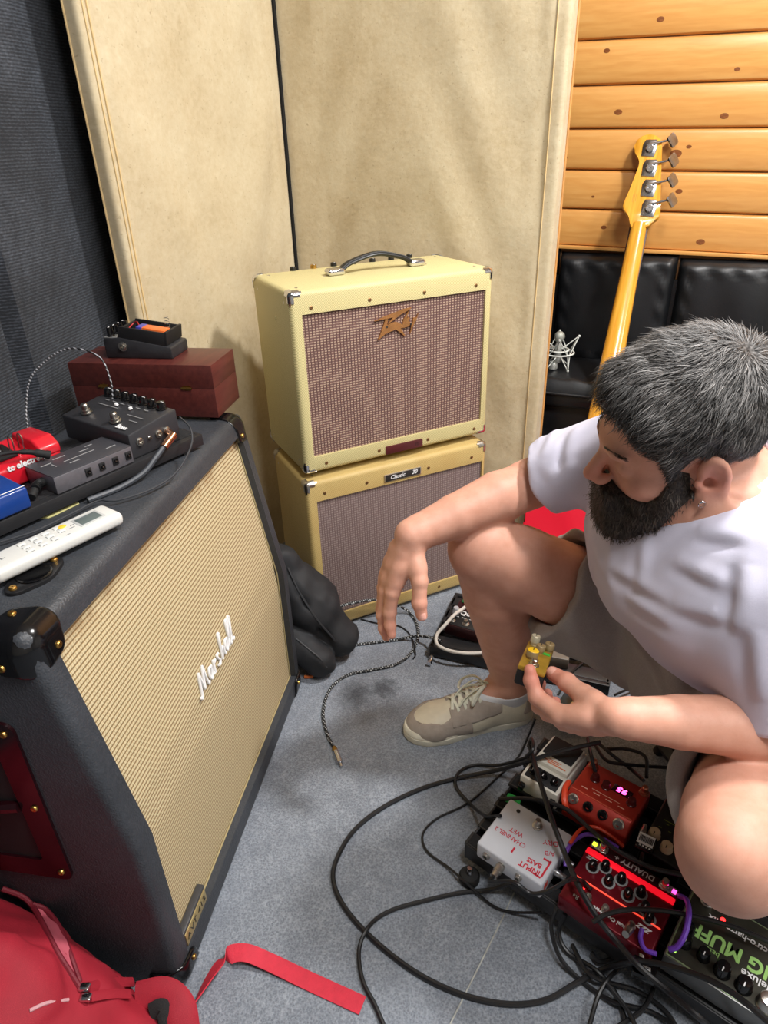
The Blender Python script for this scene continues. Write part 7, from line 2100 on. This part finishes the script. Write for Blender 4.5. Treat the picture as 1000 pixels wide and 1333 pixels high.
# ------------------------------------------------------------------ cables
cord = mat('black_cord', (24, 24, 26), 0.42, var=0.1)
def fl(x, y, z=0.004):
    """point at height z, or (z given as ('s', d)) on the upright plane d in front of the large pedalboard's edge"""
    if isinstance(z, tuple):
        n_ = PM.to_3x3() @ Vector((0, 1, 0)); return atplane(x, y, PM @ Vector((0, -z[1], 0)), n_)
    return atz(x, y, z)
braid = NT('braided_cord')
_x = braid.xyz(); _s = braid.add(_x[0], braid.mul(_x[1], 0.7))
_w = braid.m_('SINE', braid.mul(_s, 2 * PI / 0.007)); _v = braid.m_('SINE', braid.mul(braid.add(_x[1], braid.mul(_x[0], -0.8)), 2 * PI / 0.007))
braid.P(Base_Color=braid.mix(braid.mul(braid.sstep(_w, 0.25, 0.6), braid.sstep(_v, -0.3, 0.4)), srgb(22, 24, 26), srgb(196, 200, 200)), Roughness=0.6); reg(braid)
bc1 = thing('instrument_cable', 'black and white braided cable with a bare jack plug, lying on the carpet', 'cable', fl(445, 1001, 0.004))
o0 = Vector(bc1.location)
cpx = [(430, 800, .064), (447, 788, .068), (488, 781, .060), (515, 787, .035), (535, 799, .006), (545, 821, .005), (538, 846, .004), (517, 864, .004), (484, 872, .004), (452, 879, .004), (430, 897, .004), (421, 927, .004), (426, 955, .004), (435, 974, .004)]
bp1 = route([fl(*q) for q in cpx], 0.0036)
bo1 = G().tube([q - o0 for q in bp1], 0.0036, 8, 1).obj('cord', braid.m, bc1)
bpy.context.view_layer.update(); CORDS.extend(_bvh([bo1]))
pa_, pb_ = fl(435, 973, .005) - o0, fl(443, 993, .005) - o0
pd_ = (pb_ - pa_).normalized()
G().cyl(pa_, pa_ + pd_ * 0.012, 0.0050, 0.006, 12).obj('plug_collar', brass, bc1)
G().cyl(pa_ + pd_ * 0.012, pb_, 0.0068, n=14).obj('plug_barrel', chrome, bc1)
G().cyl(pb_, pb_ + pd_ * 0.010, 0.0032, 0.0028, 10).obj('plug_tip', chrome, bc1)
wire('instrument_cable', 'braided cable running from the black bag to the low pedalboard', 'cable', [fl(*q) for q in [(440, 842, .005), (465, 839, .004), (490, 836, .004), (515, 833, .004), (542, 828, .009), (562, 830, .006), (575, 834, .02)]], 0.0036, braid.m, 8)
wire('thin_cable', 'thin black cable across the carpet beneath the hanging hand', 'cable', [fl(*q) for q in [(470, 806, .003), (495, 812, .003), (520, 815, .003), (535, 828, .003), (541, 850, .002), (538, 858, .002)]], 0.0018, cord)
def black(label, pts, r=0.0032, name='audio_cable', m=cord):
    return wire(name, label, 'cable', [fl(*q) for q in pts], r, m, 8, 8)
black('black cable in a wide loop over the open carpet, passing under the pedalboard', [(782, 966, .16), (755, 972, .15), (722, 980, .135), (690, 990, .10), (650, 1002, .03), (600, 1012, .006), (550, 1026, .005), (500, 1050, .005), (462, 1080, .005), (440, 1115, .005), (434, 1145, .005), (448, 1180, .005), (485, 1222, .005), (540, 1265, .005), (600, 1294, .005), (660, 1307, .005), (710, 1302, .006), (750, 1280, .012), (785, 1262, ('s', .016)), (830, 1252, ('s', .014)), (880, 1260, ('s', .012)), (940, 1284, ('s', .016)), (1000, 1330, ('s', .035)), (1040, 1380, ('s', .07))], 0.0042)
black('thin black cable dropping from beside the shoe and curling by the pedalboard', [(697, 935, .10), (688, 958, .05), (675, 985, .012), (650, 1010, .004), (610, 1045, .004), (570, 1065, .004), (551, 1085, .004), (556, 1108, .004), (585, 1130, .004), (610, 1152, .004), (640, 1178, .004), (665, 1187, .006), (705, 1188, .03)], 0.0022)
black('black cable curling out of the carpet between the shoe and the white switch box', [(690, 985, .08), (650, 996, .02), (618, 996, .005), (597, 1006, .005), (594, 1024, .005), (612, 1046, .005), (632, 1062, .02), (652, 1062, .06)], 0.0032)
black('black cable leaving the pedalboard foot and running off towards the viewer', [(665, 1150, .03), (640, 1158, .01), (600, 1162, .005), (555, 1172, .005), (510, 1185, .005), (482, 1204, .005), (468, 1235, .005), (472, 1275, .005), (490, 1312, .005), (510, 1360, .005)], 0.0034)
black('thick black cable lying across the pedals from the cream pedal to the coil', [(690, 972, .125), (695, 990, .135), (704, 1020, .150), (718, 1065, .145), (735, 1110, .128), (752, 1150, .128), (775, 1190, .118), (800, 1222, .098), (832, 1258, ('s', .022)), (872, 1292, ('s', .030)), (912, 1326, ('s', .045)), (955, 1360, .006)], 0.0044)
wpm = PM @ Matrix.Translation((0.06, 0.049, ZB + 0.001)) @ Matrix.Rotation(PI, 4, 'Z')
pcp = [wpm @ Vector((0.012, 0.0785, 0.019)), wpm @ Vector((0.012, 0.088, 0.016))] + [fl(*q) for q in [(668, 1148, ('s', .044)), (692, 1163, ('s', .040)), (718, 1158, ('s', .030)), (740, 1146, ('s', .020)), (757, 1146, .100), (770, 1158, .102)]]
wire('patch_cable', 'black cable plugged into the white switch box and looping to the dark red pedal', 'cable', pcp, 0.0030, cord, 8, 8, keep=(0.012, 0.0))
black('black cable over the dark red pedal and the fuzz pedal', [(772, 1200, .105), (790, 1190, .118), (820, 1184, .125), (860, 1185, .128), (900, 1192, .130), (950, 1205, .135), (1000, 1225, .135), (1040, 1245, .13)], 0.0036)
black('black cable along the back of the white switch box towards the knee', [(650, 1040, .075), (690, 1040, .100), (735, 1052, .110), (775, 1085, .112), (805, 1108, .112), (850, 1130, .112), (890, 1140, .115), (930, 1160, .112), (985, 1180, .105)], 0.0038)
coil = [[(735, 1190, .05), (728, 1215, .02), (740, 1240, .008), (775, 1262, .008), (800, 1290, .008), (812, 1320, .008), (815, 1360, .008)],
        [(770, 1240, .012), (782, 1252, .012), (815, 1246, .014), (850, 1270, .012), (840, 1310, .012), (800, 1340, .012)],
        [(745, 1230, .006), (770, 1270, .006), (830, 1290, .006), (870, 1320, .006), (890, 1360, .006)],
        [(766, 1340, .014), (782, 1290, .016), (810, 1258, .018), (850, 1248, .018), (900, 1262, .016), (950, 1300, .014), (980, 1345, .012)],
        [(790, 1280, .02), (820, 1320, .02), (835, 1360, .02)],
        [(725, 1180, .03), (718, 1210, .012), (735, 1255, .005), (790, 1300, .005), (850, 1318, .005), (900, 1352, .005)]]
for k, c in enumerate(coil):
    wire('audio_cable', 'black cable in the tangled coil in front of the large pedalboard', 'cable', [fl(*q) for q in c], 0.0034, cord, 8, 8, group='tangled cables in front of the large pedalboard')
purple = mat('purple_cord', (112, 62, 190), 0.45)
def purp(label, pts, r=0.0034): return black(label, pts, r, 'patch_cable', purple)
purp('purple patch cable arching behind the dark red pedal', [(736, 1128, .085), (738, 1108, .092), (748, 1094, .098), (765, 1086, .10), (785, 1092, .10), (805, 1104, .095)])
purp('purple patch cable at the side of the dark red pedal, beside the fuzz pedal', [(884, 1166, .085), (894, 1172, .105), (897, 1190, .11), (892, 1215, .108), (882, 1232, .10), (872, 1236, .09)], 0.0040)
purp('purple patch cable looping under the flat black plug', [(836, 1208, .10), (834, 1222, .09), (840, 1236, .085), (855, 1242, .085)])
purp('purple patch cable rising beside the knee', [(905, 1112, .08), (908, 1128, .07), (904, 1142, .065)], 0.0030)
orange_c = mat('orange_cord', (230, 76, 44), 0.45)
black('orange cable down the side of the orange red pedal', [(738, 1055, .085), (735, 1042, .10), (736, 1026, .108), (741, 1018, .105)], 0.0052, 'patch_cable', orange_c)
black('orange cable arching behind the purple patch cable', [(742, 1098, .085), (756, 1080, .092), (775, 1077, .095), (795, 1088, .092), (812, 1102, .085)], 0.0030, 'patch_cable', orange_c)
# knot of cables at the back of the board, under the forearm
for k, c in enumerate([[(688, 972, .12), (692, 962, .14), (694, 975, .15), (685, 985, .13)], [(765, 962, .11), (770, 985, .13), (775, 1005, .11)], [(780, 968, .12), (800, 985, .12), (820, 1000, .10), (838, 1016, .12)], [(790, 975, .10), (815, 975, .10), (840, 985, .10), (842, 1012, .10)], [(775, 970, .10), (790, 990, .11), (815, 995, .10), (850, 998, .09), (880, 1000, .08)]]):
    wire('patch_cable', 'black cable in the bunch behind the orange red pedal', 'cable', [fl(*q) for q in c], 0.0034, cord, 8, 8, group='bunched cables behind the orange red pedal')
for k, c in enumerate([[(760, 862, .02), (745, 875, .03), (733, 893, .03)], [(845, 880, .02), (830, 905, .03), (815, 935, .03)], [(810, 935, .01), (840, 930, .01), (875, 925, .01)], [(800, 905, .02), (830, 890, .02), (850, 870, .02)]]):
    wire('thin_cable', 'thin black cable on the shaded carpet under the shorts', 'cable', [fl(*q) for q in c], 0.0028, cord, 8, 8, group='cables in the shade under the shorts')
